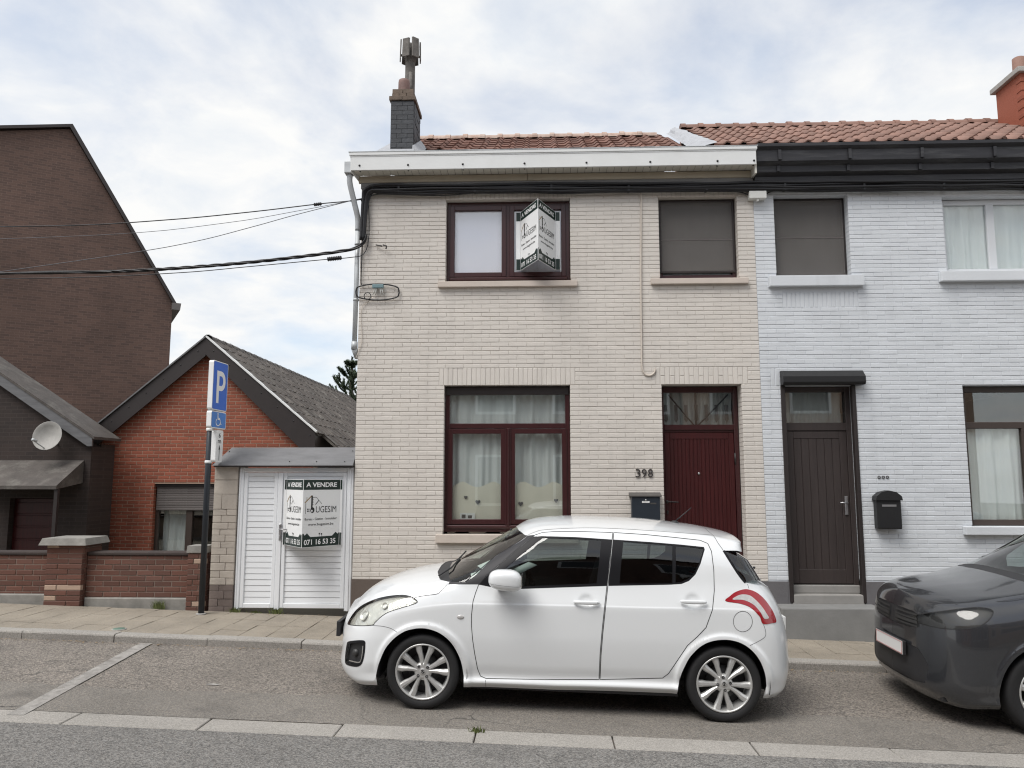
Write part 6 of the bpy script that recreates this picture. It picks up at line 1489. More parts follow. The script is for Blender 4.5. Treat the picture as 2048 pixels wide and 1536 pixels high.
sheetp(.44, -.46, 1.06, .22, .30, -.35, .1, 'paper', lab='white paper sheet lying lowest behind the windscreen of the white car')
sheetp(.58, -.42, 1.125, .26, .34, -.5, -.1, 'paper_cream', lab='cream folded map leaning behind the windscreen of the white car')
sheetp(.50, -.08, 1.09, .24, .32, -.4, .3, 'paper', lab='white paper sheet in the middle of the dashboard of the white car')
sheetp(.76, -.52, 1.10, .26, .20, -.4, .4, 'paper', lab='folded white map by the side window of the white car, behind the door mirror')
# wipers, antenna, spoiler lip, plates
for ya, yb in ((-.62, -.05), (-.02, .55)):
    MB().tube([(.07, ya+.05, 1.035), (.16, ya+.2, 1.085), (.19, yb, 1.115)], .008, 6).build('wiper', 'car_trim', C1, local=True)
an = at_y(1349, 1046, 0); an2 = at_y(1383, 1015, 0)
MB().lathe([(.045, 0), (.036, .018), (.018, .030), (0, .032)], 16, (an[0], 0, an[1]-.008), 'Z').tube([(an[0]+.01, 0, an[1]+.02), (an2[0], 0, an2[1])], [.006, .004], 6).build('antenna', 'car_trim', C1, local=True)
MB().tube([(2.85, -.02, 1.085), (2.87, -.03, 1.12), (2.81, -.30, 1.16)], .010, 6).build('rear_wiper', 'car_trim', C1, local=True)
MB().bbox(-.865, -.83, -.28, .28, .43, .56, .006).build('plate_holder', 'car_trim', C1, local=True)
PLt = MB().box(-.869, -.866, -.26, .26, .44, .55).build('number_plate', 'white_plate', C1, local=True)
MB().bbox(3.07, 3.092, -.26, .26, .62, .74, .004).build('number_plate', 'white_plate', C1, local=True)
MB().bbox(2.885, 2.95, -.012, .012, .985, 1.03, .008).build('badge', 'lamp_chrome', C1, local=True)

# ------------------------------------------------------------------ the grey car behind it
def lift(row, a, b): return [v*a+b for v in row]
tab2 = dict(tab1); tab2['z'] = [lift(r_, 1.0, .03) for r_ in tab1['z'][:3]]+[lift(r_, 1.04, .04) for r_ in tab1['z'][3:5]]+[lift(r_, 1.02, .10) for r_ in tab1['z'][5:]]
for k_ in (5, 6, 7, 8, 9): tab2['z'][k_] = [v+d for v, d in zip(tab2['z'][k_], [.14, .11, .07, .03]+[0]*13)]
tab2['top'] = [v+d for v, d in zip(lift(tab1['top'], 1.02, .10), [.16, .12, .08, .04, .0]+[0]*12)]
for k_, row in ((4, [.60, .60, .62, .66]), (5, [.74, .76, .79, .84]), (6, [.78, .80, .825, .87]), (7, [.86, .89, .92, .965]), (8, [.92, .95, .98, 1.015]), (9, [.95, .985, 1.015, 1.05])): tab2['z'][k_] = row+tab2['z'][k_][4:]
tab2['top'] = [.985, 1.035, 1.072, 1.11]+tab2['top'][4:]
tab2['xf'] = ([.12, .2, .26, .32, .42, .6, .75, .88, .96, 1.0], [-.70, -.78, -.83, -.84, -.835, -.83, -.825, -.81, -.785, -.76])
tab2['xr'] = ([a+.1 for a in tab1['xr'][0]], tab1['xr'][1])
tab2['round'] = (.50, 2.6, .42, 2.6, 2.3)
O2, ex2, ey2, ez2 = car_frame(6.32, -2.47)
C2 = car_root('dark grey car with a tall bonnet cut off by the right edge of the picture', O2, ex2, ey2, ez2)
WF2 = [(0.0, .33), (2.43, .33)]
body2 = Body(tab2, WF2, .385); car2 = Car(body2, O2, ex2, ey2, ez2, C2)
def circ(wx, wz, r):
    q = car2.side([(wx+r*math.cos(a), max(.16, wz+r*math.sin(a))) for a in [math.pi*1.16-math.pi*1.32*k/36 for k in range(37)]]); return [(q[0][0], 0.0)]+q+[(q[-1][0], 0.0)]
map12 = lambda poly: poly
reg2 = [('archf', circ(0, .33, .385)), ('archr', circ(2.43, .33, .385))]
for nm, p in regs[2:]:
    if nm in ('fog', 'head', 'tail', 'tail_in'): continue
    reg2.append((nm, p))
hd2 = [(-.815, 5.6), (-.79, 5.4), (-.70, 5.3), (-.60, 5.7), (-.42, 6.6), (-.38, 7.3), (-.48, 7.7), (-.62, 7.5), (-.74, 7.0), (-.80, 6.4)]
hd2 = [(u, t/TS) for u, t in resample([(u, t*TS) for u, t in hd2], .02, True, True)]
lg2 = [(u, t/TS) for u, t in resample([(u, t*TS) for u, t in [(-.82, 2.3), (-.80, 2.3), (-.77, 2.5), (-.76, 3.4), (-.79, 3.8), (-.82, 3.85)]], .02, True, False)]
ug2 = [(u, t/TS) for u, t in resample([(u, t*TS) for u, t in [(-.82, 4.6), (-.805, 4.65), (-.785, 4.9), (-.785, 6.5), (-.80, 6.8), (-.82, 6.85)]], .02, True, False)]
reg2 = [r_ for r_ in reg2 if r_[0] != 'grille']+[('head', hd2), ('low_grille', lg2), ('grille', ug2)]
V2, F2 = shell(car2, reg2, [], ucols, trows, arch_rings(car2, .385))
for k in ('archf', 'archr'): F2.pop(k, None)
P2 = 'car_grey'
emit(car2, 'body', P2, C2, V2, F2['body'], -1, both=True)
tf = [f for f in F2['body']+F2.get('pillar', [])+F2['dlo_f']+F2['dlo_r']+F2['front_door']+F2['rear_door'] if min(V2[i][1] for i in f) > 2.2 and min(V2[i][0] for i in f) > -.1]
emit(car2, 'interior_trim', 'car_seat', C2, V2, tf, -1, off=-.022, both=True)
for sd in (-1, 1):
    for key, gl, dl in (('front_door', 'front_glass', 'dlo_f'), ('rear_door', 'rear_glass', 'dlo_r')):
        Dr = emit(car2, 'door', P2, C2, V2, F2[key], sd); emit(car2, 'window_trim', 'car_black', Dr, V2, F2[dl], sd); emit(car2, 'window', 'car_glass', Dr, V2, F2[gl], sd, off=-.004)
        if gl == 'rear_glass': emit(car2, 'window', 'car_glass_dark', Dr, V2, F2['quarter_glass'], sd, off=-.004)
    emit(car2, 'pillar', 'car_black', C2, V2, F2['pillar'], sd)
    Hd = emit(car2, 'headlight', 'lamp_glass', C2, V2, F2['head'], sd); emit(car2, 'reflector', 'car_trim', Hd, V2, F2['head'], sd, off=-.022); ribbon(car2, 'lamp_seal', 'seam', Hd, hd2, sd, .008, .001, True)
    ribbon(car2, 'hood_seam', 'seam', C2, [(-.80, 7.9), (-.6, 8.1), (-.3, 8.2), (0, 8.2), (.15, 8.3)], sd, .005)
for nm, k_, m_ in (('windscreen', 'windscreen', 'windscreen_glass'), ('cowl', 'cowl', 'car_trim'), ('rear_window', 'rear_window', 'car_glass_dark'), ('grille', 'grille', 'car_trim'), ('lower_grille', 'low_grille', 'car_trim')):
    emit(car2, nm, m_, C2, V2, F2[k_], -1, off=-.004, both=True)
for i, (wx, wz) in enumerate(WF2):
    for sd in (-1, 1):
        make_wheel(C2, wx, sd*.745, wz, .33, .225, sd, R(10))
        li = MB(); n = 20; vs = []
        for k in range(n+1):
            a = math.pi*1.12*k/n-.19
            for yy in (.82, .45): vs.append((wx+.395*math.cos(a), sd*yy, wz+.395*math.sin(a)))
        li.add(vs, [(2*k, 2*k+1, 2*k+3, 2*k+2) for k in range(n)], True); li.add([(wx+.395*math.cos(math.pi*1.12*k/n-.19), sd*.45, wz+.395*math.sin(math.pi*1.12*k/n-.19)) for k in range(n+1)], [tuple(range(n+1))]); li.build('wheel_arch', 'car_trim', C2, local=True)
MB().box(.39, 2.04, -.77, .77, .20, .23).box(-.70, -.39, -.6, .6, .18, .22).box(-.39, .39, -.45, .45, .2, .24).box(2.04, 2.9, -.45, .45, .2, .24).box(.30, .36, -.7, .7, .23, 1.0).build('floor', 'car_trim', C2, local=True)
for k_ in range(5):
    q_ = [(-.8198+.030*(j/8)**2, 4.85+.42*k_) for j in range(9)]
    for sd in (-1, 1): ribbon(car2, 'grille_bar', 'alloy_dark', C2, q_, sd, .014, .004)
MB().bbox(-.862, -.835, -.27, .27, .46, .58, .005).build('plate_holder', 'car_trim', C2, local=True)
PL2 = MB().box(-.866, -.863, -.26, .26, .465, .575).build('number_plate', 'white_plate', C2, local=True)
mb = MB(); mb.box(-.868, -.8665, -.255, .255, .567, .571).box(-.868, -.8665, -.255, .255, .469, .473).box(-.868, -.8665, -.255, -.251, .473, .567).box(-.868, -.8665, .251, .255, .473, .567); mb.build('plate_border', 'plate_red', PL2, local=True)
mb = MB(); mb.prism([(.36, .65), (.36, 1.08), (.7, 1.08), (.78, .65)], lambda a, b: (a, -.66, b), lambda a, b: (a, .66, b)); mb.build('dashboard', 'car_seat', C2, local=True)
C_ = C1; seat_ = seat
MB().bbox(1.0, 1.5, -.6, -.12, .45, 1.2, .06).build('seat', 'car_seat', C2, local=True); MB().bbox(1.0, 1.5, .12, .6, .45, 1.2, .06).build('seat', 'car_seat', C2, local=True)
for sd in (-1, 1):
    MB().bbox(.52, .70, sd*.94-.10, sd*.94+.10, 1.06, 1.21, .05).build('mirror', P2, C2, local=True)
# ================================================================== sale signs
def sale_sign(label, xl, xr, xa, yb, ya, zb, zt, fw):
    S = thing('sale_sign', label, 'sign', ((xl+xr)/2, yb, zb)); h = zt-zb
    for (p, q) in (((xl, yb), (xa, ya)), ((xa, ya), (xr, yb))):
        p, q = Vector(p), Vector(q); e = q-p; w = e.length; e = e/w; n = Vector((e.y, -e.x))
        fm = lambda u, v, o=0.0: (p.x+e.x*u*w+n.x*o, p.y+e.y*u*w+n.y*o, zb+v*h)
        mb = MB(); mb.prism([(0, 0), (1, 0), (1, 1), (0, 1)], lambda a, b: fm(a, b, 0), lambda a, b: fm(a, b, -.004)); BDp = mb.build('panel', 'sign_white', S)
        L = lambda pts, m, nm, o=.0012: MB().add([fm(a, b, o) for a, b in pts], [tuple(t) for t in geometry.tessellate_polygon([[Vector((a, b, 0)) for a, b in pts]])]).build(nm, m, BDp)
        L([(.008, .845), (.992, .845), (.992, .994), (.008, .994)], 'sign_green', 'top_band')
        L([(.008, .006), (.992, .006), (.992, .20), (.955, .175), (.90, .205), (.80, .150), (.22, .150), (.13, .208), (.07, .175), (.04, .205), (.008, .20)], 'sign_green', 'bottom_band')
        t = MB(); text_on(t, "A VENDRE", .07, .90, .885, .955, lambda a, b: fm(a, b, .0024), .028); text_on(t, "071 16 53 35", .055, .90, .035, .115, lambda a, b: fm(a, b, .0024), .022); t.build('lettering', 'sign_white', BDp)
        t = MB(); text_on(t, "Bureau - Gestion - Immobilier", .06, .92, .395, .432, lambda a, b: fm(a, b, .0016), .008); text_on(t, "www.bugesim.be", .15, .83, .305, .352, lambda a, b: fm(a, b, .0016), .012)
        text_on(t, "UGESIM", .345, .90, .505, .600, lambda a, b: fm(a, b, .0016), .0); t.build('lettering', 'ink', BDp)
        # logo: gable lines, key-shaped letter with bowl, small window
        def bar(t, a, b, wd):
            a, b = Vector(a), Vector(b); d = (b-a).normalized(); k = Vector((-d.y, d.x))*wd/2
            t.add([fm(*(a+k), .0016), fm(*(a-k), .0016), fm(*(b-k), .0016), fm(*(b+k), .0016)], [(0, 1, 2, 3)])
        t = MB(); bar(t, (.05, .655), (.235, .762), .016); bar(t, (.10, .69), (.10, .735), .012); t.build('logo_roof', 'sign_gold', BDp)
        t = MB(); bar(t, (.235, .56), (.235, .76), .040)
        for k in range(5): bar(t, (.258, .63+.024*k), (.272, .63+.024*k), .012)
        bar(t, (.075, .49), (.075, .65), .010); bar(t, (.33, .625), (.42, .69), .014); bar(t, (.27, .735), (.345, .735), .007); bar(t, (.345, .735), (.50, .635), .007)
        for a in (.115, .15):
            for b in (.53, .558): bar(t, (a, b), (a+.024, b), .02)
        c = [(.252+.055*math.cos(a), .545+.042*math.sin(a)) for a in [2*math.pi*k/20 for k in range(20)]]; t.add([fm(a, b, .0018) for a, b in c], [tuple(range(20))])
        for a, b in ((.455, .192), (.515, .186)):
            c = [(a+.018*math.cos(k*.63), b+.013*math.sin(k*.63)) for k in range(10)]; t.add([fm(x, y, .0018) for x, y in c], [tuple(range(10))]); bar(t, (a, .148), (a, b), .006)
        t.build('logo', 'ink', BDp)
        c = [(.237+.022*math.cos(k*.52), .535+.016*math.sin(k*.52)) for k in range(12)]; MB().add([fm(a, b, .0024) for a, b in c], [tuple(range(12))]).build('logo_dot', 'sign_white', BDp)
    for (a, b) in ((xl-fw, xl-.001), (xr+.001, xr+fw)):
        Fl = MB().box(a, b, yb-.003, yb+.001, zb, zt).build('flange', 'sign_white', S)
        MB().box(a+.003, b-.003, yb-.0045, yb-.0035, zb+h*.845, zt-.004).build('top_band', 'sign_green', Fl); MB().box(a+.003, b-.003, yb-.0045, yb-.0035, zb+.004, zb+h*.19).build('bottom_band', 'sign_green', Fl)
    return S
sale_sign('folded agency sale board with dark green bands fixed to the white gate', X_(573, 1000, .028), X_(680, 1000, .028), X_(606, 1000, -.40), .028, -.40, .868, 1.688, .028)
yy = .083
sale_sign('folded agency sale board with dark green bands projecting from the upstairs window', X_(1041, 480, yy), X_(1111, 480, yy), X_(1076, 460, -.42), yy, -.42, Z_(1076, 519, -.42), Z_(1076, 397, -.42), .058)

# ================================================================== parking sign on its pole
PS = thing('parking_sign', 'blue parking sign with wheelchair plate on a dark pole at the pavement', 'road sign', (-1.80, -.2, .054))
pole_x, pole_y = -1.80, -.21
MB().tube([(pole_x, pole_y, .0), (pole_x, pole_y, 3.16)], .036, 16).build('pole', 'pole_blue', PS)
MB().lathe([(.06, .0), (.06, .008), (.037, .012)], 16, (pole_x, pole_y, .055), 'Z').build('foot', 'concrete', PS)
ang_s = R(87); es = Vector((math.cos(ang_s), math.sin(ang_s))); ns = Vector((math.sin(ang_s), -math.cos(ang_s)))
cs_ = Vector((pole_x, pole_y+.02))+ns*.10
def rrect(w, h, r, n=5):
    o = []
    for cx, cz, a0 in ((w/2-r, h/2-r, 0), (-w/2+r, h/2-r, 90), (-w/2+r, -h/2+r, 180), (w/2-r, -h/2+r, 270)):
        o += [(cx+r*math.cos(R(a0+90*k/n)), cz+r*math.sin(R(a0+90*k/n))) for k in range(n+1)]
    return o
def plate(w, h, zc, m, cx=0.0):
    fm = lambda a, b, o: (cs_.x+es.x*(a+cx)+ns.x*o, cs_.y+es.y*(a+cx)+ns.y*o, zc+b)
    mb = MB(); mb.prism(rrect(w, h, .03), lambda a, b: fm(a, b, .0), lambda a, b: fm(a, b, -.06)); P_ = mb.build('plate', 'sign_white', PS)
    if m:
        q = rrect(w-.022, h-.022, .022); MB().add([fm(a, b, .0015) for a, b in q], [tuple(range(len(q)))]).build('face', m, P_)
    return P_, fm
P_, fm = plate(.40, .62, 2.86, 'sign_blue')
t = MB(); st = [(-.10, -.22), (-.035, -.22), (-.035, .19), (-.10, .19)]; t.add([fm(a, b, .003) for a, b in st], [(0, 1, 2, 3)])
oc, ic = [], []
for k in range(13):
    a = math.pi/2-math.pi*k/12; oc.append((.02+.115*math.cos(a), .065+.125*math.sin(a))); ic.append((.015+.055*math.cos(a), .065+.062*math.sin(a)))
oc = [(-.036, .19)]+oc+[(-.036, -.06)]; ic = [(-.036, .127)]+ic+[(-.036, .003)]
n = len(oc); t.add([fm(a, b, .003) for a, b in oc]+[fm(a, b, .003) for a, b in ic], [(i, i+1, n+i+1, n+i) for i in range(n-1)]); t.build('letter_p', 'sign_white', P_)
P_, fm = plate(.40, .215, 2.43, 'sign_blue_pale')
t = MB()
def stroke(pts, w): 
    for a, b in zip(pts[:-1], pts[1:]):
        a, b = Vector(a), Vector(b); d = (b-a).normalized(); k = Vector((-d.y, d.x))*w/2; t.add([fm(*(a+k), .003), fm(*(a-k), .003), fm(*(b-k), .003), fm(*(b+k), .003)], [(0, 1, 2, 3)])
t.add([fm(-.03+.015*math.cos(k*.63), .075+.012*math.sin(k*.63), .003) for k in range(10)], [tuple(range(10))])
stroke([(-.03, .06), (-.025, .015)], .022); stroke([(-.028, .022), (.025, .022)], .010); stroke([(-.03, .008), (.03, .008), (.052, -.052), (.072, -.046)], .013)
stroke([(-.02+.055*math.cos(R(a)), -.028+.045*math.sin(R(a))) for a in range(120, 350, 20)], .012); t.build('wheelchair_symbol', 'sign_white', P_)
P_, fm = plate(.19, .40, 2.105, None, cx=.05)
t = MB(); text_on(t, "6", -.028, .022, .105, .165, lambda a, b: fm(a, b, .002), .01); text_on(t, "m", -.045, .04, .035, .075, lambda a, b: fm(a, b, .002), .01)
stroke([(0, -.18), (0, -.03)], .012); t.add([fm(-.022, -.045, .003), fm(.022, -.045, .003), fm(0, .015, .003)], [(0, 1, 2)]); t.build('lettering', 'ink', P_)
for z in (2.31, 1.905): MB().lathe([(.040, -.018), (.044, -.014), (.044, .014), (.040, .018)], 16, (pole_x, pole_y, z), 'Z').build('clamp', 'sign_white', PS)

# ================================================================== letterbox and number of the beige house
lb = thing('letterbox', 'dark blue letterbox with grey lid left of the red front door', 'letterbox', (3.64, 0, 1.17))
lbb = MB().bbox(3.474, 3.818, -.125, -.001, 1.175, 1.475, .006).build('body', 'letterbox_blue', lb)
MB().prism([(-.14, 1.478), (-.14, 1.490), (.0, 1.528), (.0, 1.478)], lambda a, b: (3.452, a, b), lambda a, b: (3.840, a, b)).build('lid', 'letterbox_lid', lb)
MB().lathe([(0, -.006), (.010, -.004), (.011, .0)], 12, (3.645, -.126, 1.437), 'Y').build('lock', 'steel', lbb)
np_ = MB().box(3.598, 3.690, -.1285, -.1255, 1.402, 1.424).build('name_plate', 'white_plate', lbb); MB().box(3.610, 3.675, -.1295, -.1288, 1.413, 1.416).build('name_line', 'ink', np_)
MB().box(3.700, 3.772, -.1285, -.1255, 1.386, 1.403).build('name_plate', 'letterbox_lid', lbb); MB().box(3.495, 3.525, -.1275, -.1255, 1.215, 1.222).build('maker_mark', 'steel', lbb)
hn = thing('house_number', 'dark iron house number 398 above the dark blue letterbox', 'house number', (3.65, 0, 1.72))
for i, ch in enumerate("398"):
    v, f = text_tris(ch, -.006); u0 = 3.541+.077*i; mp = lambda a, b, y: (u0+.060*a, y, 1.716+.102*b)
    mb = MB(); mb.add([mp(a, b, -.016) for a, b in v], f); mb.add([mp(a, b, -.004) for a, b in v], f)
    ec = {}
    for q in f:
        for a, b in zip(q, q[1:]+q[:1]): ec[(min(a, b), max(a, b))] = ec.get((min(a, b), max(a, b)), 0)+1
    nv = len(v); mb.add([mp(a, b, -.016) for a, b in v]+[mp(a, b, -.004) for a, b in v], [(a, b, b+nv, a+nv) for (a, b), c in ec.items() if c == 1]); mb.build('digit', 'number_iron', hn)

# ================================================================== cables, wires, conduit
def wire(name, label, pts, r, m='cable_black', n=6, cat='cable', sm=5):
    return tag(MB().tube(catmull(pts, sm), r, n).build(name, m), label, cat)
def q3(px, py, Y): return tuple(atY(px, py, Y))
CB = thing('cable_bundle', 'thick bundle of black cables running along the house fronts under the gutters', 'cable', (4.5, -.05, 5.4))
r = random.Random(12)
for k in range(6):
    pts = []; dz = -.055+.017*k; dy = -.045-.016*(k % 3)
    xe = 9.6
    pts += [q3(729-1.5*k, 480, -.03+dy*.4), q3(732-1.6*k, 430, -.03+dy*.4), q3(736-2.0*k, 400, -.03+dy*.5), q3(746-3*k, 384-1.2*k, -.03+dy*.8)]
    x = .30
    while x < xe: pts.append((x, -.03+dy+r.uniform(-.006, .006), 5.485+dz*1.2+r.uniform(-.010, .010)-.004*math.sin(x*2+k)-(x-.3)*.008)); x += r.uniform(.35, .6)
    MB().tube(catmull(pts, 5), .017+.002*(k % 2), 7).build('strand', 'cable_black', CB)
pts = [q3(729, 470, -.06), q3(738, 402, -.06), q3(752, 389, -.06), (.5, -.06, 5.405), (1.1, -.06, 5.385), (1.6, -.06, 5.415), (2.6, -.06, 5.43), (3.6, -.06, 5.40), (4.5, -.06, 5.405), (4.9, -.06, 5.42)]
MB().tube(catmull(pts, 5), .008, 6).build('strand', 'cable_black', CB)
for i in range(9): MB().box(.5+1.0*i, .525+1.0*i, -.11, -.02, 5.42-.008*i, 5.52-.008*i).build('clip', 'cable_black', CB)
for i, (dy, dz) in enumerate(((0, 0), (.014, .012), (-.012, .014))):
    tw = lambda px, py, k: tuple(Vector(q3(px, py, -.06))+Vector((0, .014*math.sin(k*1.9+i*2.1), .014*math.cos(k*1.9+i*2.1))))
    P_ = [tw(733, 470, 0), tw(728, 484, .5), tw(712, 496, 1)]+[tw(px, 538-(px-330)*.000112*(px-330)-(px-330)*.061, k+2) for k, px in enumerate(range(680, 200, -28))]+[tw(100, 545, 20), tw(-80, 548, 22), tw(-400, 545, 24)]
    wire('supply_cable', ['thick twisted black supply cable from the house corner to the left, upper strand', 'thick twisted black supply cable from the house corner to the left, middle strand', 'thick twisted black supply cable from the house corner to the left, lower strand'][i], P_, .0125)
wire('phone_wire', 'thin black wire with ribbed damper just below the thick supply cable', [q3(737, 400, -.05), q3(738, 470, -.05), q3(728, 507, -.05), q3(700, 515, -.06), q3(650, 519, -.1), q3(500, 533, -.1), q3(350, 546, -.1), q3(100, 556, -.1), q3(-400, 560, -.1)], .0065)
wire('phone_wire', 'upper thin black wire with small ribbed damper running left from the house corner', [q3(722, 399, -.06), q3(690, 403, -.08), q3(636, 408, -.1), q3(500, 424, -.1), q3(330, 440, -.1), q3(100, 452, -.1), q3(-400, 455, -.1)], .007)
wire('phone_wire', 'fine grey middle wire running left from the house corner', [q3(700, 402, -.08), q3(600, 421, -.1), q3(450, 446, -.1), q3(200, 470, -.1), q3(-400, 490, -.1)], .0035, 'wire_grey')
wire('phone_wire', 'fine grey lowest wire sloping down left from the house corner', [q3(700, 402, -.08), q3(590, 430, -.1), q3(500, 455, -.1), q3(380, 485, -.1), q3(200, 515, -.1), q3(-400, 600, -.1)], .0045, 'wire_grey')
def damper(px0, py0, px1, py1, rr, nr, label):
    a, b = Vector(q3(px0, py0, -.1)), Vector(q3(px1, py1, -.1)); mb = MB(); m = nr*4; pts, rs = [], []
    for i in range(m+1): pts.append(a+(b-a)*(i/m)); rs.append(rr*(1.0 if i % 4 in (1, 2) else .72))
    mb.tube(pts, rs, 10, smooth=False); tag(mb.build('wire_damper', 'cable_black'), label, 'wire damper')
damper(655, 518.5, 683, 515.5, .030, 8, 'large ribbed black damper on the lower wire by the house corner')
damper(628, 409.5, 643, 407.5, .024, 4, 'small ribbed black damper on the upper wire by the house corner')
wire('phone_wire', 'black wire dropping down the house corner beside the downpipe', [q3(722, 399, -.05), q3(727, 420, -.04), q3(725, 480, -.03), q3(722, 560, -.03), q3(724, 568, -.03)], .008)
MB_h = MB().tube([q3(700, 402, -.08), q3(716, 399, -.06), q3(727, 397, -.01)], .009, 6).tube([q3(727, 392, -.02), q3(727, 404, -.02)], .012, 6)
tag(MB_h.build('wire_hook', 'cable_black'), 'black anchor hook holding the wires at the house corner', 'hook')
hk = MB(); hk.tube([q3(752, 490, -.02), q3(764, 492, -.05)], .008, 6).tube([q3(766, 490, -.05), q3(773, 492, -.06), q3(772, 498, -.05)], .010, 6); tag(hk.build('wall_hook', 'number_iron'), 'small iron hook screwed into the wall below the cable bend', 'hook')
CL = thing('cable_loop', 'oval loop of black cable with blue connector on the wall corner', 'cable', tuple(q3(755, 600, 0)))
ov = []
for k in range(33):
    a = 2*math.pi*k/32; cx, cy_ = (755+30*max(-1, min(1, 1.25*math.cos(a)))+13*math.cos(a), 584+16*math.sin(a)); ov.append(q3(cx, cy_, -.03))
MB().tube(ov, .0095, 7).build('loop', 'cable_black', CL)
MB().tube([q3(735+7*math.cos(k*.6), 592+7*math.sin(k*.6), -.04) for k in range(12)], .006, 6).build('coil', 'cable_black', CL)
a, b = q3(745, 569, -.05), q3(767, 576, -.05); MB().bbox(a[0], b[0], -.07, -.02, b[2], a[2], .006).build('connector', 'connector_blue', CL)
for px in (750, 753, 760, 763): MB().tube([q3(px, 575, -.05), q3(px+(px-757)*.6, 590, -.04)], .007, 6).build('plug', 'plastic_box', CL)
wire('phone_wire', 'thin white wire hanging down the left wall corner', [q3(740, 601, -.02), q3(725, 612, -.015), q3(722, 640, -.012), q3(724, 680, -.012), q3(715, 708, -.012), q3(712, 716, -.02)], .004, 'tube_beige')
wire('conduit', 'beige cable conduit running down the front between the upper windows', [q3(1266, 375, -.03), q3(1278, 376, -.02), q3(1282, 382, -.012), q3(1282.5, 430, -.012), q3(1282, 560, -.012), q3(1283.5, 700, -.012), q3(1284, 732, -.012), q3(1290, 748, -.012), q3(1300, 751, -.012), q3(1308, 746, -.012), q3(1311, 738, -.01)], .011, 'tube_beige', 8, cat='conduit', sm=8)
for py in (420, 520, 620, 700): MB().bbox(X_(1283, py, -.01)-.016, X_(1283, py, -.01)+.016, -.026, .0, Z_(1283, py, -.01)-.006, Z_(1283, py, -.01)+.006, .002)
JB = thing('junction_box', 'white plastic junction box on the party line under the cable bundle', 'junction box', (5.165, 0, 5.265))
MB().bbox(5.055, 5.275, -.10, -.002, 5.275, 5.375, .008).build('body', 'plastic_box', JB); MB().bbox(5.15, 5.18, -.085, -.05, 5.245, 5.276, .004).build('gland', 'plastic_box', JB)
MB().tube(catmull([(4.75, -.05, 5.41), (4.95, -.045, 5.38), (5.06, -.05, 5.335)], 5), .009, 6).build('cable_tail', 'cable_black', JB); MB().tube(catmull([(5.27, -.05, 5.335), (5.36, -.045, 5.385), (5.6, -.05, 5.42)], 5), .009, 6).build('cable_tail', 'cable_black', JB)

# ================================================================== weeds and the monkey-puzzle tree
def tuft(label, x, y, z, n, hgt, seed):
    r = random.Random(seed); mb = MB()
    for i in range(n):
        a = r.uniform(0, 6.28); l = hgt*r.uniform(.4, 1); bx_, by_ = x+r.gauss(0, .035), y+r.gauss(0, .012); w = .003
        tip = (bx_+math.cos(a)*l*.6, by_+math.sin(a)*l*.4-.01, z+l); md = (bx_+math.cos(a)*l*.2, by_+math.sin(a)*l*.15, z+l*.6)
        mb.add([(bx_-w, by_, z-.01), (bx_+w, by_, z-.01), (md[0]+w, md[1], md[2]), (md[0]-w, md[1], md[2]), tip], [(0, 1, 2, 3), (3, 2, 4)])
    tag(mb.build('weed', 'weed'), label, 'weed')
tuft('yellow green weed tuft at the left foot of the white gate', -1.47, -.01, SL*-1.47, 70, .07, 1)
tuft('thin weed tuft under the middle of the white gate', -.95, .01, SL*-.95, 60, .09, 2)
tuft('low weeds along the bottom of the narrow left gate leaf', -1.2, .015, SL*-1.2, 40, .035, 3)
tuft('small weed growing in a joint of the concrete gutter band', 1.87, -3.72, -.129+SL*1.87, 40, .05, 4)
tuft('weeds at the foot of the low brick garden wall', -2.45, .02, SL*-2.45, 90, .12, 5)
TX, TYY = -5.35, 20.0
TR = thing('monkey_puzzle_tree', 'dark green monkey puzzle tree rising behind the slate roof beside the house', 'tree', (TX, TYY, .1))
zt_ = Z_(703, 722, TYY); TX = X_(703, 740, TYY)
MB().tube([(TX, TYY, .0), (TX, TYY, zt_*.6), (TX+.02, TYY, zt_)], [.16, .11, .04], 8).build('trunk', 'bark', TR)
cr = MB(); r = random.Random(41)
def rope(p0, d, L, rad):
    """scaly upward-curving branch covered with pointed leaves"""
    p = Vector(p0); d = Vector(d).normalized(); pts = [p.copy()]; n = 7
    for i in range(n):
        d = (d+Vector((0, 0, .14))+Vector((r.uniform(-.08, .08), r.uniform(-.08, .08), r.uniform(-.05, .05)))).normalized(); p = p+d*L/n; pts.append(p.copy())
    cr.tube(pts, [rad*.6]*n+[rad*.3], 5, smooth=False)
    for i in range(n):
        a, b = pts[i], pts[i+1]; ax_ = (b-a).normalized()
        for k in range(9):
            o = a+(b-a)*r.random(); s = ax_.orthogonal().normalized(); s.rotate(Matrix.Rotation(r.uniform(0, 6.28), 3, ax_)); tip = o+s*rad*1.7+ax_*rad*1.2; w = ax_.cross(s)*rad*.5
            cr.add([o+w, o-w, tip], [(0, 1, 2)])
    return pts
z = zt_
rope((TX, TYY, zt_-.3), (0, 0, 1), .45, .055)
lev = 0
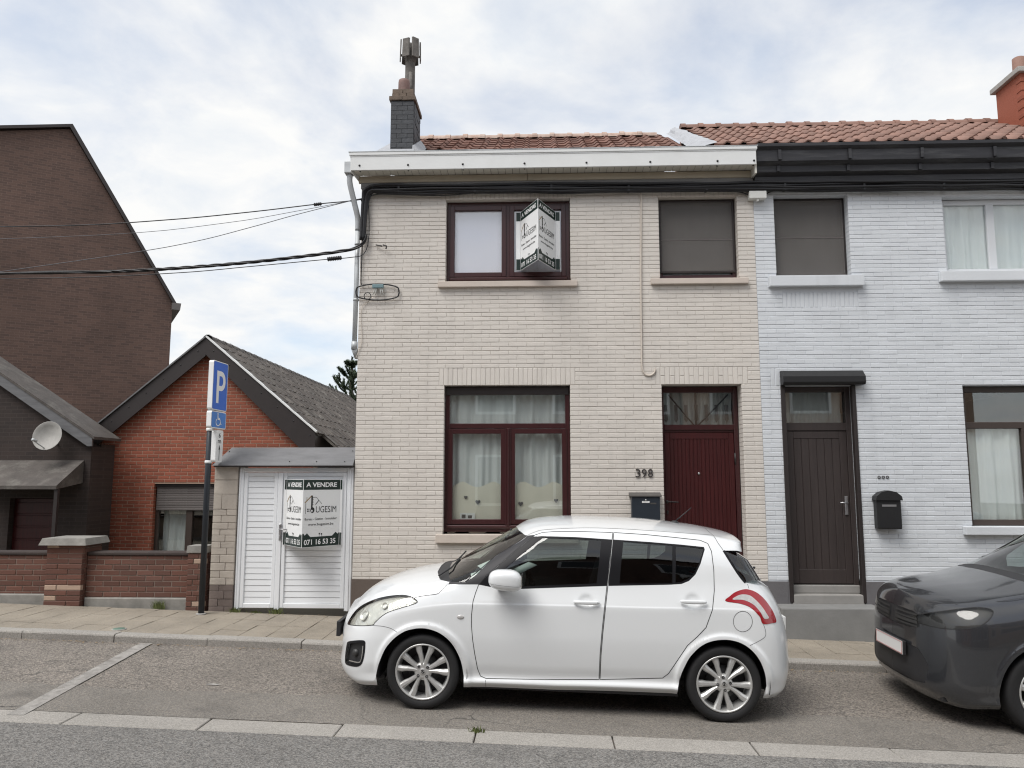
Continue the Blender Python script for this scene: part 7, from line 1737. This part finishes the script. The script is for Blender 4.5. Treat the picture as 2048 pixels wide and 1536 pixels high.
while z > zt_-4.2:
    nb = 6; L = .35+.30*lev
    for k in range(nb):
        a = 6.28*k/nb+lev*.5; pts = rope((TX, TYY, z-.25), (math.cos(a), math.sin(a), .25-.05*lev), min(L, 2.2), .06)
        for q in pts[2:6]:
            for sgn in (-1, 1):
                if r.random() < .4: rope(q, (math.cos(a+sgn*.8), math.sin(a+sgn*.8), .35), min(L, 2.2)*.4, .048)
    z -= .45; lev += 1
cr.build('crown', 'needle', TR, normals=False)

# ================================================================== the other side of the street (seen only as reflections)
for i, (xa, xb, hh, m, m2, lab) in enumerate(((-16, -7, 6.2, 'brick_brown', 'slate', 'brown brick house across the street, left of the camera'), (-6.9, -.5, 5.6, 'brick_red', 'tile_brown', 'red brick house across the street behind the camera'), (-.4, 6.5, 6.6, 'brick_brown', 'slate', 'brown brick house across the street right behind the camera'), (6.6, 15, 5.8, 'mortar_red', 'tile_brown', 'pale brick house across the street, right of the camera'))):
    Q = thing('brick_house', lab, 'house', ((xa+xb)/2, -16, 0)); y0 = -12.9
    MB().box(xa, xb, y0-7, y0, -.6, hh).build('wall', m, Q)
    MB().prism([(y0+.4, hh-.1), (y0-3.5, hh+2.3), (y0-7.4, hh-.1)], lambda a, b: (xa-.03, a, b), lambda a, b: (xb+.03, a, b)).build('roof', m2, Q)
    k = 0; x = xa+.8
    while x+1.3 < xb:
        for za in (.9, 3.6):
            f = MB(); f.box(x, x+1.2, y0+.002, y0+.06, za, za+1.5); f = f.build('window', 'frame_white', Q); MB().box(x+.08, x+1.12, y0+.061, y0+.066, za+.08, za+1.42).build('pane', 'letterbox_blue', f)
        x += 2.3
UP = thing('utility_pole', 'concrete utility pole across the street behind the camera', 'pole', (-1.2, -12.3, 0))
MB().tube([(-1.2, -12.3, 0), (-1.2, -12.3, 7.6)], [.14, .10], 10).build('pole', 'concrete', UP); MB().bbox(-1.9, -.5, -12.36, -12.24, 7.1, 7.22, .02).build('cross_arm', 'fascia_brown', UP)
bpy.context.view_layer.update()
